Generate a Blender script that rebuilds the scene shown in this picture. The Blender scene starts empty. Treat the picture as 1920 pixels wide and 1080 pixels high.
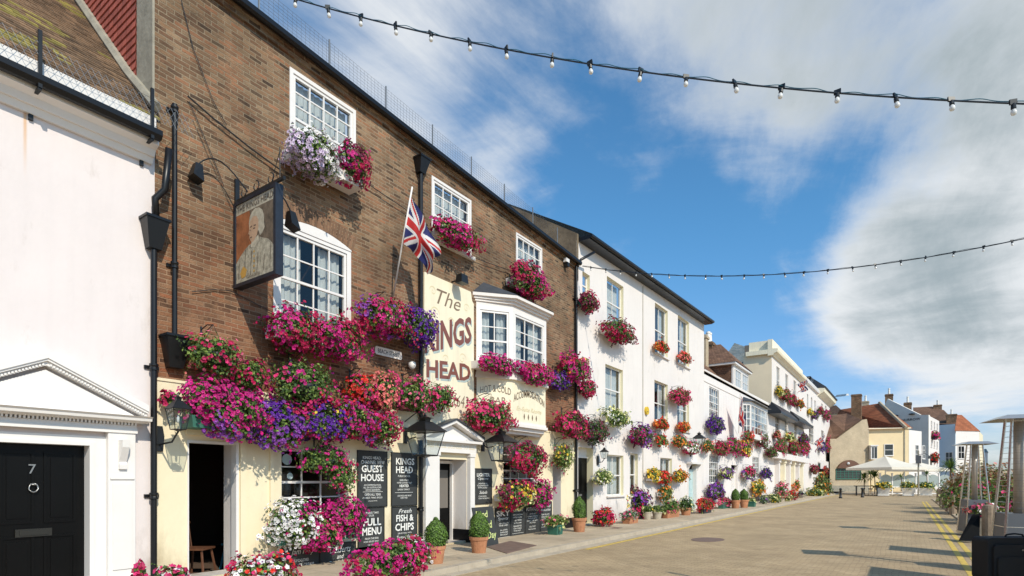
import bpy, math, random
from mathutils import Vector, noise
SC = bpy.context.scene
COL = SC.collection
R = math.radians
# ---------------------------------------------------------------- camera
CAM_Z, FPX, HY = 1.65, 1060.0, 900.0          # eye height, focal length in photo pixels, horizon row
YAW = math.atan(740 / 1060)
SN, CS = math.sin(YAW), math.cos(YAW)
cd = bpy.data.cameras.new('camera'); cam = bpy.data.objects.new('camera', cd); COL.objects.link(cam)
cam.location = (0, 0, CAM_Z); cam.rotation_euler = (R(90), 0, YAW)
cd.sensor_width = 36; cd.lens = 36 * FPX / 1920; cd.shift_y = (HY - 540) / 1920
cd.clip_start = 0.05; cd.clip_end = 3000
SC.camera = cam
# ---------------------------------------------------------------- exposure
vs = SC.view_settings
vs.view_transform = 'Standard'; vs.look = 'None'; vs.exposure = 0.08; vs.gamma = 1; vs.use_curve_mapping = False
# ---------------------------------------------------------------- sun
sun_dir = Vector((-1.37, .56, -1.17)).normalized()
sl = bpy.data.lights.new('sun', 'SUN'); sl.energy = 4.0; sl.angle = R(.5); sl.color = (1, .925, .79)
so = bpy.data.objects.new('sun', sl); COL.objects.link(so)
so.rotation_euler = sun_dir.to_track_quat('-Z', 'Y').to_euler(); so.location = (20, -10, 20)
# ---------------------------------------------------------------- world
W = bpy.data.worlds.new('World'); SC.world = W; W.use_nodes = True
nt = W.node_tree; N = nt.nodes; L = nt.links; N.clear()
def nd(t, **k):
    n = N.new(t)
    for a, b in k.items(): setattr(n, a, b)
    return n
def mth(op, a, b=None, clamp=False):
    n = nd('ShaderNodeMath', operation=op, use_clamp=clamp)
    for i, x in enumerate((a, b)):
        if x is None: continue
        if isinstance(x, (int, float)): n.inputs[i].default_value = x
        else: L.new(x, n.inputs[i])
    return n.outputs[0]
out = nd('ShaderNodeOutputWorld'); bg = nd('ShaderNodeBackground'); L.new(bg.outputs[0], out.inputs[0])
sky = nd('ShaderNodeTexSky', sky_type='NISHITA'); sky.sun_disc = False
sky.sun_elevation = R(38.4); sky.sun_rotation = R(112); sky.air_density = 1.0; sky.dust_density = .6; sky.ozone_density = 2.2
bg.inputs[1].default_value = .125
tc = nd('ShaderNodeTexCoord')
sep = nd('ShaderNodeSeparateXYZ'); L.new(tc.outputs['Generated'], sep.inputs[0])
zz = mth('ADD', mth('MAXIMUM', sep.outputs[2], 0), .16)
cx = mth('DIVIDE', sep.outputs[0], zz); cy = mth('DIVIDE', sep.outputs[1], zz)
comb = nd('ShaderNodeCombineXYZ'); L.new(cx, comb.inputs[0]); L.new(cy, comb.inputs[1])
def wnoise(scale, detail, rough, dist, off=(0, 0, 0), stretch=(1, 1, 1), rot=0):
    mp = nd('ShaderNodeMapping'); mp.inputs['Location'].default_value = off; mp.inputs['Scale'].default_value = stretch
    mp.inputs['Rotation'].default_value = (0, 0, rot)
    L.new(comb.outputs[0], mp.inputs[0])
    n = nd('ShaderNodeTexNoise'); n.inputs['Scale'].default_value = scale; n.inputs['Detail'].default_value = detail
    n.inputs['Roughness'].default_value = rough; n.inputs['Distortion'].default_value = dist
    L.new(mp.outputs[0], n.inputs[0]); return n.outputs[0]
big = wnoise(1.1, 10, .6, .5, (3.1, 1.7, 0)); wisp = wnoise(1.6, 9, .65, .9, (7, 2, 0), (1, .45, 1), .6); fine = wnoise(4.5, 8, .65, .5, (2, 5, 0))
def pdir(px, py):
    a, b = (px - 960) / FPX, (HY - py) / FPX
    return Vector((CS * a - SN, SN * a + CS, b)).normalized()
# banks of cloud, each a direction in the sky with a radius (degrees) and a weight
BANKS = [(1600, 50, 22, .40), (1700, 730, 13, .14), (1580, 560, 9, .16), (1400, 480, 12, -.2), (1230, 260, 8, -.12), (1560, 640, 9, -.1), (1640, 370, 9, -.26), (1480, 300, 8, -.12), (1850, 180, 20, .22), (1850, 500, 13, .55), (1700, 540, 8, .3), (600, 60, 14, .34), (860, 100, 14, .30), (1150, 430, 9, .3), (1600, 600, 12, .12), (1500, 330, 10, .1),
         (960, 345, 6, .3), (1290, 90, 17, .30), (1900, 690, 8, .3), (1130, 400, 7, .1), (1540, 480, 8, .12),
         (1200, 340, 13, -.30), (1040, 30, 6, -.16), (1450, 600, 12, -.10), (1650, 700, 10, -.06), (1360, 400, 9, -.16), (1620, 400, 6, -.08)]
acc = None
for px, py, rad, wgt in BANKS:
    dp = nd('ShaderNodeVectorMath', operation='DOT_PRODUCT'); L.new(tc.outputs['Generated'], dp.inputs[0]); dp.inputs[1].default_value = pdir(px, py)
    mr = nd('ShaderNodeMapRange', interpolation_type='SMOOTHSTEP'); L.new(dp.outputs['Value'], mr.inputs[0])
    mr.inputs[1].default_value = math.cos(R(rad)); mr.inputs[2].default_value = 1; mr.inputs[3].default_value = 0; mr.inputs[4].default_value = wgt
    acc = mr.outputs[0] if acc is None else mth('ADD', acc, mr.outputs[0])
dens = mth('ADD', mth('ADD', mth('MULTIPLY', mth('SUBTRACT', big, .5), 1.5), mth('MULTIPLY', mth('SUBTRACT', wisp, .5), 1.0)), mth('ADD', acc, .17))
dens = mth('ADD', dens, mth('MULTIPLY', mth('SUBTRACT', fine, .5), .35))
cr = nd('ShaderNodeMapRange', interpolation_type='SMOOTHSTEP'); L.new(dens, cr.inputs[0])
cr.inputs[1].default_value = .16; cr.inputs[2].default_value = .95; cr.inputs[3].default_value = 0; cr.inputs[4].default_value = .97
thick = nd('ShaderNodeMapRange', interpolation_type='SMOOTHSTEP'); L.new(mth('ADD', dens, mth('MULTIPLY', mth('SUBTRACT', wnoise(2.0, 8, .6, .5, (1, 9, 0)), .5), 1.1)), thick.inputs[0])
gd = nd('ShaderNodeVectorMath', operation='DOT_PRODUCT'); L.new(tc.outputs['Generated'], gd.inputs[0]); gd.inputs[1].default_value = pdir(1480, 120)
gm = nd('ShaderNodeMapRange', interpolation_type='SMOOTHSTEP'); L.new(gd.outputs['Value'], gm.inputs[0]); gm.inputs[1].default_value = math.cos(R(21)); gm.inputs[2].default_value = 1; gm.inputs[4].default_value = .55
L.new(mth('SUBTRACT', mth('ADD', thick.inputs[0].links[0].from_socket, gm.outputs[0]), .2), thick.inputs[0])
thick.inputs[1].default_value = .55; thick.inputs[2].default_value = 1.55
ccol = nd('ShaderNodeMix', data_type='RGBA'); L.new(thick.outputs[0], ccol.inputs[0])
ccol.inputs[6].default_value = (6.5, 6.7, 6.85, 1); ccol.inputs[7].default_value = (2.7, 3.25, 3.5, 1)
tint = nd('ShaderNodeMix', data_type='RGBA', blend_type='MULTIPLY'); tint.inputs[0].default_value = 1
hz = nd('ShaderNodeMapRange', interpolation_type='SMOOTHSTEP'); L.new(sep.outputs[2], hz.inputs[0]); hz.inputs[1].default_value = .0; hz.inputs[2].default_value = .42
tc_ = nd('ShaderNodeMix', data_type='RGBA'); L.new(hz.outputs[0], tc_.inputs[0]); tc_.inputs[6].default_value = (.84, .93, 1.16, 1); tc_.inputs[7].default_value = (.62, 1.16, 1.36, 1); L.new(tc_.outputs[2], tint.inputs[7])
L.new(sky.outputs[0], tint.inputs[6])
mx = nd('ShaderNodeMix', data_type='RGBA'); L.new(cr.outputs[0], mx.inputs[0]); L.new(tint.outputs[2], mx.inputs[6]); L.new(ccol.outputs[2], mx.inputs[7])
L.new(mx.outputs[2], bg.inputs[0])

# ---------------------------------------------------------------- measuring: photo pixel -> place
def ray(px): return (px - 960) / FPX
def F(px, py, d=0.0, X0=-9.0):
    """point of the street front standing d metres out from the wall: (s, z, depth)"""
    r = ray(px); dep = (-X0 - d) / (SN - CS * r); return dep * (SN * r + CS), CAM_Z + (HY - py) * dep / FPX, dep
def G(px, py, z0=0.0):
    """point of the ground (height z0): (X, s, depth)"""
    dep = FPX * (CAM_Z - z0) / (py - HY); r = ray(px)
    return CS * r * dep - SN * dep, SN * r * dep + CS * dep, dep
def P(px, py, dep):
    r = ray(px); return Vector((CS * r * dep - SN * dep, SN * r * dep + CS * dep, CAM_Z + (HY - py) * dep / FPX))
# ---------------------------------------------------------------- materials
MT = {}
def material(name, col, rough=.6, var=.0, vscale=3.0, metal=0.0, bump=0.0, bscale=40.0, spec=.5, isl=0.0, transl=0.0, streak=0.0, coat=0.0, grime=0.0):
    if name in MT: return MT[name]
    m = bpy.data.materials.new(name); m.use_nodes = True; t = m.node_tree; n = t.nodes; l = t.links
    p = n['Principled BSDF']; p.inputs['Roughness'].default_value = rough; p.inputs['Metallic'].default_value = metal
    p.inputs['Specular IOR Level'].default_value = spec; p.inputs['Coat Weight'].default_value = coat
    base = n.new('ShaderNodeRGB'); base.outputs[0].default_value = (*col, 1); c = base.outputs[0]
    geo = n.new('ShaderNodeNewGeometry')
    def shade(fac, amt, cc):
        mr = n.new('ShaderNodeMapRange'); l.new(fac, mr.inputs[0]); mr.inputs[3].default_value = 1 - amt; mr.inputs[4].default_value = 1 + amt
        mm = n.new('ShaderNodeVectorMath'); mm.operation = 'SCALE'; l.new(cc, mm.inputs[0]); l.new(mr.outputs[0], mm.inputs['Scale']); return mm.outputs[0]
    if var:
        nz = n.new('ShaderNodeTexNoise'); nz.inputs['Scale'].default_value = vscale; nz.inputs['Detail'].default_value = 7; nz.inputs['Roughness'].default_value = .65
        l.new(geo.outputs['Position'], nz.inputs[0]); mr0 = n.new('ShaderNodeMapRange'); l.new(nz.outputs[0], mr0.inputs[0]); mr0.inputs[1].default_value = .3; mr0.inputs[2].default_value = .7
        c = shade(mr0.outputs[0], var, c)
    if streak:
        mp = n.new('ShaderNodeMapping'); mp.inputs['Scale'].default_value = (5, 5, .35); l.new(geo.outputs['Position'], mp.inputs[0])
        nz = n.new('ShaderNodeTexNoise'); nz.inputs['Scale'].default_value = 1.6; nz.inputs['Detail'].default_value = 6; l.new(mp.outputs[0], nz.inputs[0])
        mr0 = n.new('ShaderNodeMapRange'); l.new(nz.outputs[0], mr0.inputs[0]); mr0.inputs[1].default_value = .45; mr0.inputs[2].default_value = .75
        mr0.inputs[3].default_value = 1; mr0.inputs[4].default_value = 0; c = shade(mr0.outputs[0], streak, c)
    if grime:      # splashed dirt low on the wall, scattered patches higher up
        sp = n.new('ShaderNodeSeparateXYZ'); l.new(geo.outputs['Position'], sp.inputs[0]); zr_ = n.new('ShaderNodeMapRange'); l.new(sp.outputs[2], zr_.inputs[0]); zr_.inputs[1].default_value = .1; zr_.inputs[2].default_value = 1.1; zr_.inputs[3].default_value = .30; zr_.inputs[4].default_value = .0
        gn = n.new('ShaderNodeTexNoise'); gn.inputs['Scale'].default_value = 1.9; gn.inputs['Detail'].default_value = 9; gn.inputs['Roughness'].default_value = .72; mpg = n.new('ShaderNodeMapping'); mpg.inputs['Scale'].default_value = (1, 1, .45); l.new(geo.outputs['Position'], mpg.inputs[0]); l.new(mpg.outputs[0], gn.inputs[0])
        ga = n.new('ShaderNodeMath'); l.new(gn.outputs[0], ga.inputs[0]); l.new(zr_.outputs[0], ga.inputs[1]); gr_ = n.new('ShaderNodeMapRange'); l.new(ga.outputs[0], gr_.inputs[0]); gr_.inputs[1].default_value = .58; gr_.inputs[2].default_value = .85; gr_.inputs[4].default_value = grime
        gm_ = n.new('ShaderNodeMix'); gm_.data_type = 'RGBA'; l.new(gr_.outputs[0], gm_.inputs[0]); l.new(c, gm_.inputs[6]); gm_.inputs[7].default_value = (col[0] * .45, col[1] * .40, col[2] * .32, 1); c = gm_.outputs[2]
    if isl:
        c = shade(geo.outputs['Random Per Island'], isl, c)
    l.new(c, p.inputs['Base Color'])
    if bump:
        nz = n.new('ShaderNodeTexNoise'); nz.inputs['Scale'].default_value = bscale; nz.inputs['Detail'].default_value = 5; l.new(geo.outputs['Position'], nz.inputs[0])
        b = n.new('ShaderNodeBump'); b.inputs['Strength'].default_value = bump; b.inputs['Distance'].default_value = .02
        l.new(nz.outputs[0], b.inputs['Height']); l.new(b.outputs[0], p.inputs['Normal'])
    if transl:
        tr = n.new('ShaderNodeBsdfTranslucent'); l.new(c, tr.inputs[0]); mxs = n.new('ShaderNodeMixShader'); mxs.inputs[0].default_value = transl
        l.new(p.outputs[0], mxs.inputs[1]); l.new(tr.outputs[0], mxs.inputs[2]); l.new(mxs.outputs[0], n['Material Output'].inputs[0])
    MT[name] = m; return m
def rust_streak(mat, s0, z0, z1, w):
    """a rust run on the wall, fixed at place s0 and between heights z0 and z1"""
    m = MT[mat]; t = m.node_tree; n = t.nodes; l = t.links; p = n['Principled BSDF']; src = p.inputs['Base Color'].links[0].from_socket
    geo = n.new('ShaderNodeNewGeometry'); sp = n.new('ShaderNodeSeparateXYZ'); l.new(geo.outputs['Position'], sp.inputs[0])
    def mr(sock, a, b, c, d):
        q = n.new('ShaderNodeMapRange'); q.interpolation_type = 'SMOOTHSTEP'; l.new(sock, q.inputs[0]); q.inputs[1].default_value = a; q.inputs[2].default_value = b; q.inputs[3].default_value = c; q.inputs[4].default_value = d; return q.outputs[0]
    def mu(a, b):
        q = n.new('ShaderNodeMath'); q.operation = 'MULTIPLY'; l.new(a, q.inputs[0]); l.new(b, q.inputs[1]); return q.outputs[0]
    ab = n.new('ShaderNodeMath'); ab.operation = 'SUBTRACT'; l.new(sp.outputs[1], ab.inputs[0]); ab.inputs[1].default_value = s0
    aa = n.new('ShaderNodeMath'); aa.operation = 'ABSOLUTE'; l.new(ab.outputs[0], aa.inputs[0])
    f = mu(mr(aa.outputs[0], 0, w, .75, 0), mu(mr(sp.outputs[2], z0, z1, 0, 1), mr(sp.outputs[2], z1, z1 + .02, 1, 0)))
    mx_ = n.new('ShaderNodeMix'); mx_.data_type = 'RGBA'; l.new(f, mx_.inputs[0]); l.new(src, mx_.inputs[6]); mx_.inputs[7].default_value = (.62, .33, .12, 1); l.new(mx_.outputs[2], p.inputs['Base Color'])
def brickwork(name, ramp, mortar, bw, rh, ms, patch=.25, rough=.9, bump=.5, flat=False, warp=.02, lichen=None, off=.5, hilo=None, stain=False):
    """brick, tile or block pattern; flat=True lays it on the ground"""
    m = bpy.data.materials.new(name); m.use_nodes = True; t = m.node_tree; n = t.nodes; l = t.links; p = n['Principled BSDF']
    p.inputs['Roughness'].default_value = rough; p.inputs['Specular IOR Level'].default_value = .25
    geo = n.new('ShaderNodeNewGeometry'); s = n.new('ShaderNodeSeparateXYZ'); l.new(geo.outputs['Position'], s.inputs[0])
    cb = n.new('ShaderNodeCombineXYZ')
    if flat: l.new(s.outputs[0], cb.inputs[0]); l.new(s.outputs[1], cb.inputs[1])
    else:
        a = n.new('ShaderNodeMath'); l.new(s.outputs[0], a.inputs[0]); l.new(s.outputs[1], a.inputs[1]); l.new(a.outputs[0], cb.inputs[0]); l.new(s.outputs[2], cb.inputs[1])
    wn = n.new('ShaderNodeTexNoise'); wn.inputs['Scale'].default_value = 1.3; wn.inputs['Detail'].default_value = 3; l.new(geo.outputs['Position'], wn.inputs[0])
    sb = n.new('ShaderNodeVectorMath'); sb.operation = 'SUBTRACT'; l.new(wn.outputs['Color'], sb.inputs[0]); sb.inputs[1].default_value = (.5, .5, .5)
    scl = n.new('ShaderNodeVectorMath'); scl.operation = 'SCALE'; l.new(sb.outputs[0], scl.inputs[0]); scl.inputs['Scale'].default_value = warp * 2
    ad = n.new('ShaderNodeVectorMath'); l.new(cb.outputs[0], ad.inputs[0]); l.new(scl.outputs[0], ad.inputs[1])
    br = n.new('ShaderNodeTexBrick'); l.new(ad.outputs[0], br.inputs[0]); br.inputs['Scale'].default_value = 1; br.offset = off
    br.inputs['Brick Width'].default_value = bw; br.inputs['Row Height'].default_value = rh; br.inputs['Mortar Size'].default_value = ms; br.inputs['Mortar Smooth'].default_value = .3
    br.inputs['Color1'].default_value = (0, 0, 0, 1); br.inputs['Color2'].default_value = (1, 1, 1, 1); br.inputs['Mortar'].default_value = (.5, .5, .5, 1)
    rp = n.new('ShaderNodeValToRGB'); rp.color_ramp.interpolation = 'LINEAR'; e = rp.color_ramp.elements
    while len(e) < len(ramp): e.new(.5)
    for i, cc in enumerate(ramp): e[i].position = i / (len(ramp) - 1); e[i].color = (*cc, 1)
    l.new(br.outputs['Color'], rp.inputs[0])
    pn = n.new('ShaderNodeTexNoise'); pn.inputs['Scale'].default_value = .8; pn.inputs['Detail'].default_value = 9; pn.inputs['Roughness'].default_value = .7; l.new(geo.outputs['Position'], pn.inputs[0])
    mr = n.new('ShaderNodeMapRange'); l.new(pn.outputs[0], mr.inputs[0]); mr.inputs[1].default_value = .3; mr.inputs[2].default_value = .7; mr.inputs[3].default_value = 1 - patch; mr.inputs[4].default_value = 1 + patch
    mixm = n.new('ShaderNodeMix'); mixm.data_type = 'RGBA'; l.new(br.outputs['Fac'], mixm.inputs[0]); l.new(rp.outputs[0], mixm.inputs[6]); mixm.inputs[7].default_value = (*mortar, 1)
    c = mixm.outputs[2]
    if hilo:      # a different tone low on the wall
        z0, z1, tn = hilo; m2 = n.new('ShaderNodeMapRange'); l.new(s.outputs[2], m2.inputs[0]); m2.inputs[1].default_value = z0; m2.inputs[2].default_value = z1
        m2.inputs[3].default_value = 1; m2.inputs[4].default_value = 0
        mm2 = n.new('ShaderNodeMix'); mm2.data_type = 'RGBA'; mm2.blend_type = 'MULTIPLY'; l.new(m2.outputs[0], mm2.inputs[0]); l.new(c, mm2.inputs[6]); mm2.inputs[7].default_value = (*tn, 1); c = mm2.outputs[2]
    if lichen:
        ln = n.new('ShaderNodeTexNoise'); ln.inputs['Scale'].default_value = 2.3; ln.inputs['Detail'].default_value = 10; ln.inputs['Roughness'].default_value = .75; l.new(geo.outputs['Position'], ln.inputs[0])
        lr = n.new('ShaderNodeMapRange'); l.new(ln.outputs[0], lr.inputs[0]); lr.inputs[1].default_value = .54; lr.inputs[2].default_value = .66; lr.inputs[4].default_value = .7
        lm = n.new('ShaderNodeMix'); lm.data_type = 'RGBA'; l.new(lr.outputs[0], lm.inputs[0]); l.new(c, lm.inputs[6]); lm.inputs[7].default_value = (*lichen, 1); c = lm.outputs[2]
    if stain:      # oil spots, worn wheel tracks and patched areas of the road
        for sc_, lo_, hi_, amt in ((.23, .50, .66, .12), (1.7, .64, .74, .25), (5.5, .66, .72, .35)):
            sn = n.new('ShaderNodeTexNoise'); sn.inputs['Scale'].default_value = sc_; sn.inputs['Detail'].default_value = 6; sn.inputs['Distortion'].default_value = .6; l.new(geo.outputs['Position'], sn.inputs[0])
            sr = n.new('ShaderNodeMapRange'); l.new(sn.outputs[0], sr.inputs[0]); sr.inputs[1].default_value = lo_; sr.inputs[2].default_value = hi_; sr.inputs[3].default_value = 1; sr.inputs[4].default_value = 1 - amt
            sm = n.new('ShaderNodeVectorMath'); sm.operation = 'SCALE'; l.new(c, sm.inputs[0]); l.new(sr.outputs[0], sm.inputs['Scale']); c = sm.outputs[0]
    mm = n.new('ShaderNodeVectorMath'); mm.operation = 'SCALE'; l.new(c, mm.inputs[0]); l.new(mr.outputs[0], mm.inputs['Scale']); l.new(mm.outputs[0], p.inputs['Base Color'])
    hn = n.new('ShaderNodeTexNoise'); hn.inputs['Scale'].default_value = 45; hn.inputs['Detail'].default_value = 4; l.new(geo.outputs['Position'], hn.inputs[0])
    h = n.new('ShaderNodeMath'); h.operation = 'SUBTRACT'; l.new(hn.outputs[0], h.inputs[0]); l.new(br.outputs['Fac'], h.inputs[1])
    b = n.new('ShaderNodeBump'); b.inputs['Strength'].default_value = bump; b.inputs['Distance'].default_value = .012; l.new(h.outputs[0], b.inputs['Height']); l.new(b.outputs[0], p.inputs['Normal'])
    MT[name] = m; return m
def glass_mat():
    m = bpy.data.materials.new('window_glass'); m.use_nodes = True; n = m.node_tree.nodes; l = m.node_tree.links; n.clear()
    o = n.new('ShaderNodeOutputMaterial'); tr = n.new('ShaderNodeBsdfTransparent'); gl = n.new('ShaderNodeBsdfGlossy'); gl.inputs['Roughness'].default_value = .02
    tr.inputs[0].default_value = (.86, .9, .9, 1)
    lw = n.new('ShaderNodeLayerWeight'); lw.inputs[0].default_value = .5; pw = n.new('ShaderNodeMath'); pw.operation = 'POWER'; l.new(lw.outputs['Facing'], pw.inputs[0]); pw.inputs[1].default_value = 4
    fr = n.new('ShaderNodeMapRange'); l.new(pw.outputs[0], fr.inputs[0]); fr.inputs[3].default_value = .07; fr.inputs[4].default_value = .9; ms = n.new('ShaderNodeMixShader')
    l.new(fr.outputs[0], ms.inputs[0]); l.new(tr.outputs[0], ms.inputs[1]); l.new(gl.outputs[0], ms.inputs[2]); l.new(ms.outputs[0], o.inputs[0])
    MT['glass'] = m; return m
glass_mat()
brickwork('brown_brick', [(.065, .042, .028), (.20, .112, .062), (.245, .148, .082), (.12, .072, .044), (.29, .138, .072), (.155, .09, .052), (.26, .17, .10), (.085, .055, .034)], (.27, .20, .13), .215, .069, .010, .5, bump=1.0, lichen=(.27, .14, .075), hilo=(3.0, 6.6, (1.12, .80, .72)), warp=.03)
brickwork('roof_tile', [(.07, .045, .03), (.16, .085, .05), (.22, .12, .06), (.13, .08, .045)], (.05, .035, .025), .17, .11, .008, .4, bump=.9, lichen=(.24, .2, .045))
brickwork('orange_tile', [(.3, .09, .04), (.42, .15, .07), (.36, .11, .05), (.26, .1, .05)], (.18, .07, .035), .2, .13, .012, .3, bump=.7)
brickwork('brown_tile', [(.13, .07, .045), (.2, .11, .07), (.16, .09, .055), (.24, .13, .08)], (.09, .05, .035), .2, .13, .012, .3, bump=.7)
brickwork('slate', [(.16, .19, .19), (.22, .25, .25), (.2, .22, .21), (.27, .29, .28)], (.12, .13, .13), .25, .15, .008, .2, bump=.5)
brickwork('block_paving', [(.39, .285, .165), (.445, .33, .195), (.42, .31, .18), (.475, .355, .215), (.37, .265, .155)], (.30, .215, .13), .2, .105, .009, .2, flat=True, bump=.45, warp=.05, stain=True)
brickwork('paving_slab', [(.43, .34, .235), (.48, .385, .27), (.45, .36, .25), (.40, .315, .22)], (.25, .2, .145), .9, .6, .008, .2, flat=True, bump=.3, warp=.004)
brickwork('beige_brick', [(.42, .33, .22), (.5, .4, .27), (.46, .36, .24)], (.4, .33, .24), .225, .075, .009, .15, bump=.4)
material('plaster_pink', (.70, .625, .60), .75, .035, 1.2, bump=.12, bscale=18, streak=.015, grime=.6)
material('plaster_cream', (.78, .67, .46), .7, .045, 1.4, bump=.15, bscale=20, grime=.6)
material('plaster_white', (.71, .655, .61), .75, .035, .9, bump=.15, bscale=16, streak=.02, grime=.65)
material('reveal_cream', (.80, .73, .50), .7, .04, 2)
material('painted_brick_white', (.72, .67, .63), .7, .04, 1, bump=.3, bscale=10, streak=.05, grime=.6)
material('house_cream', (.80, .72, .54), .75, .04, 1, streak=.06)
material('house_beige', (.86, .70, .48), .8, .05, 1)
material('gloss_white', (.75, .71, .67), .35, .03, 3)
material('stone_white', (.76, .72, .65), .6, .05, 3, bump=.1)
material('black_paint', (.008, .008, .009), .35, .1, 6, spec=.35)
material('black_door', (.005, .005, .005), .3, .1, 3, spec=.12)
material('black_iron', (.016, .017, .018), .4, .2, 12, metal=.3)
material('dark_interior', (.09, .055, .035), .9)
material('room', (.16, .14, .12), .9)
material('net_curtain', (.72, .72, .70), .9, .08, 8, transl=.3)
material('light_blue', (.45, .58, .58), .5, .03)
material('blackboard', (.035, .037, .036), .75, .15, 5)
material('chalk_white', (.80, .79, .74), .8)
material('chalk_yellow', (.62, .68, .25), .8)
material('brass', (.55, .4, .2), .35, metal=.9)
material('nickel', (.35, .34, .32), .35, metal=.8)
material('bronze', (.05, .047, .04), .4, metal=.7)
material('steel', (.62, .60, .57), .22, .08, 5, metal=.95)
material('matte_black', (.009, .009, .009), .9, spec=.1)
material('grey_panel', (.085, .088, .095), .45, .06, 2)
material('dark_wood', (.12, .05, .025), .5, .2, 8)
material('post_wood', (.27, .2, .135), .8, .25, 9, bump=.4, bscale=25)
material('terracotta', (.56, .25, .125), .8, .3, 5, bump=.3, grime=.6)
material('stone_planter', (.42, .36, .27), .85, .15, 6, bump=.2)
material('green_planter', (.03, .13, .09), .55, .1, 6)
material('soil', (.03, .02, .013), .95)
material('sign_cream', (.76, .68, .50), .6, .045, 3, streak=.05, grime=.45)
material('letter_maroon', (.19, .065, .05), .6)
material('letter_shadow', (.38, .45, .43), .6)
material('letter_brown', (.20, .14, .09), .6)
material('letter_gold', (.66, .56, .34), .6)
material('sign_navy', (.012, .016, .026), .45, .3, 8)
material('cable', (.012, .022, .035), .5)
material('cable_teal', (.02, .14, .2), .5)
material('lamp_bulb', (.86, .85, .82), .12, spec=.7, transl=.25)
material('wire', (.24, .25, .26), .5, metal=.5)
material('wire_black', (.02, .022, .025), .5)
material('mortar_grey', (.3, .27, .21), .9, .25, 4, bump=.4, bscale=15)
material('render_brown', (.17, .13, .085), .9, .4, 2, bump=.6, bscale=8)
material('lead', (.045, .048, .055), .5, .2, 5)
material('red_hung_tile', (.36, .085, .055), .8, .2, 9, isl=.2)
material('tile_geo', (.17, .105, .06), .9, .35, 5, isl=.45, bump=.3, bscale=30)
material('tile_lichen', (.27, .22, .06), .95, .3, 7, isl=.3)
material('kerb_stone', (.43, .36, .27), .85, .15, 3, bump=.2)
material('yellow_paint', (.62, .43, .08), .75, .3, 12)
material('hatch_metal', (.17, .11, .085), .7, .2, 6)
material('white_flag', (.76, .74, .72), .8, transl=.25)
material('red_flag', (.55, .03, .03), .8, transl=.25)
material('blue_flag', (.018, .022, .12), .8, transl=.2)
material('suitcase_fabric', (.010, .010, .011), .8, bump=.3, bscale=90)
material('canvas', (.80, .74, .63), .8, .03, 2, transl=.2)
material('leaf_mid', (.085, .155, .028), .55, isl=.4, transl=.3)
material('leaf_light', (.2, .28, .055), .55, isl=.4, transl=.3)
material('leaf_dark', (.035, .075, .018), .6, isl=.4, transl=.15)
material('leaf_brown', (.24, .12, .045), .7, isl=.4, transl=.2)
material('leaf_grey', (.2, .25, .18), .7, isl=.3, transl=.2)
material('box_leaf', (.10, .18, .025), .55, isl=.65, transl=.25)
PET = dict(mag=(.56, .008, .19), crim=(.46, .006, .075), wine=(.17, .008, .045), pink=(.78, .15, .26), rose=(.64, .03, .16), salm=(.80, .20, .18), red=(.68, .03, .018), purp=(.10, .01, .27),
           viol=(.26, .06, .38), lil=(.62, .5, .66), white=(.82, .80, .76), yel=(.80, .55, .05), pale=(.78, .74, .36), ora=(.82, .24, .03), dark=(.06, .012, .05), rust=(.34, .13, .05), cream=(.58, .46, .30))
for k, v in PET.items(): material('petal_' + k, v, .6, isl=.38, transl=.28)
material('throat_dark', (.16, .02, .16), .7); material('throat_light', (.8, .6, .4), .7)
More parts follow.
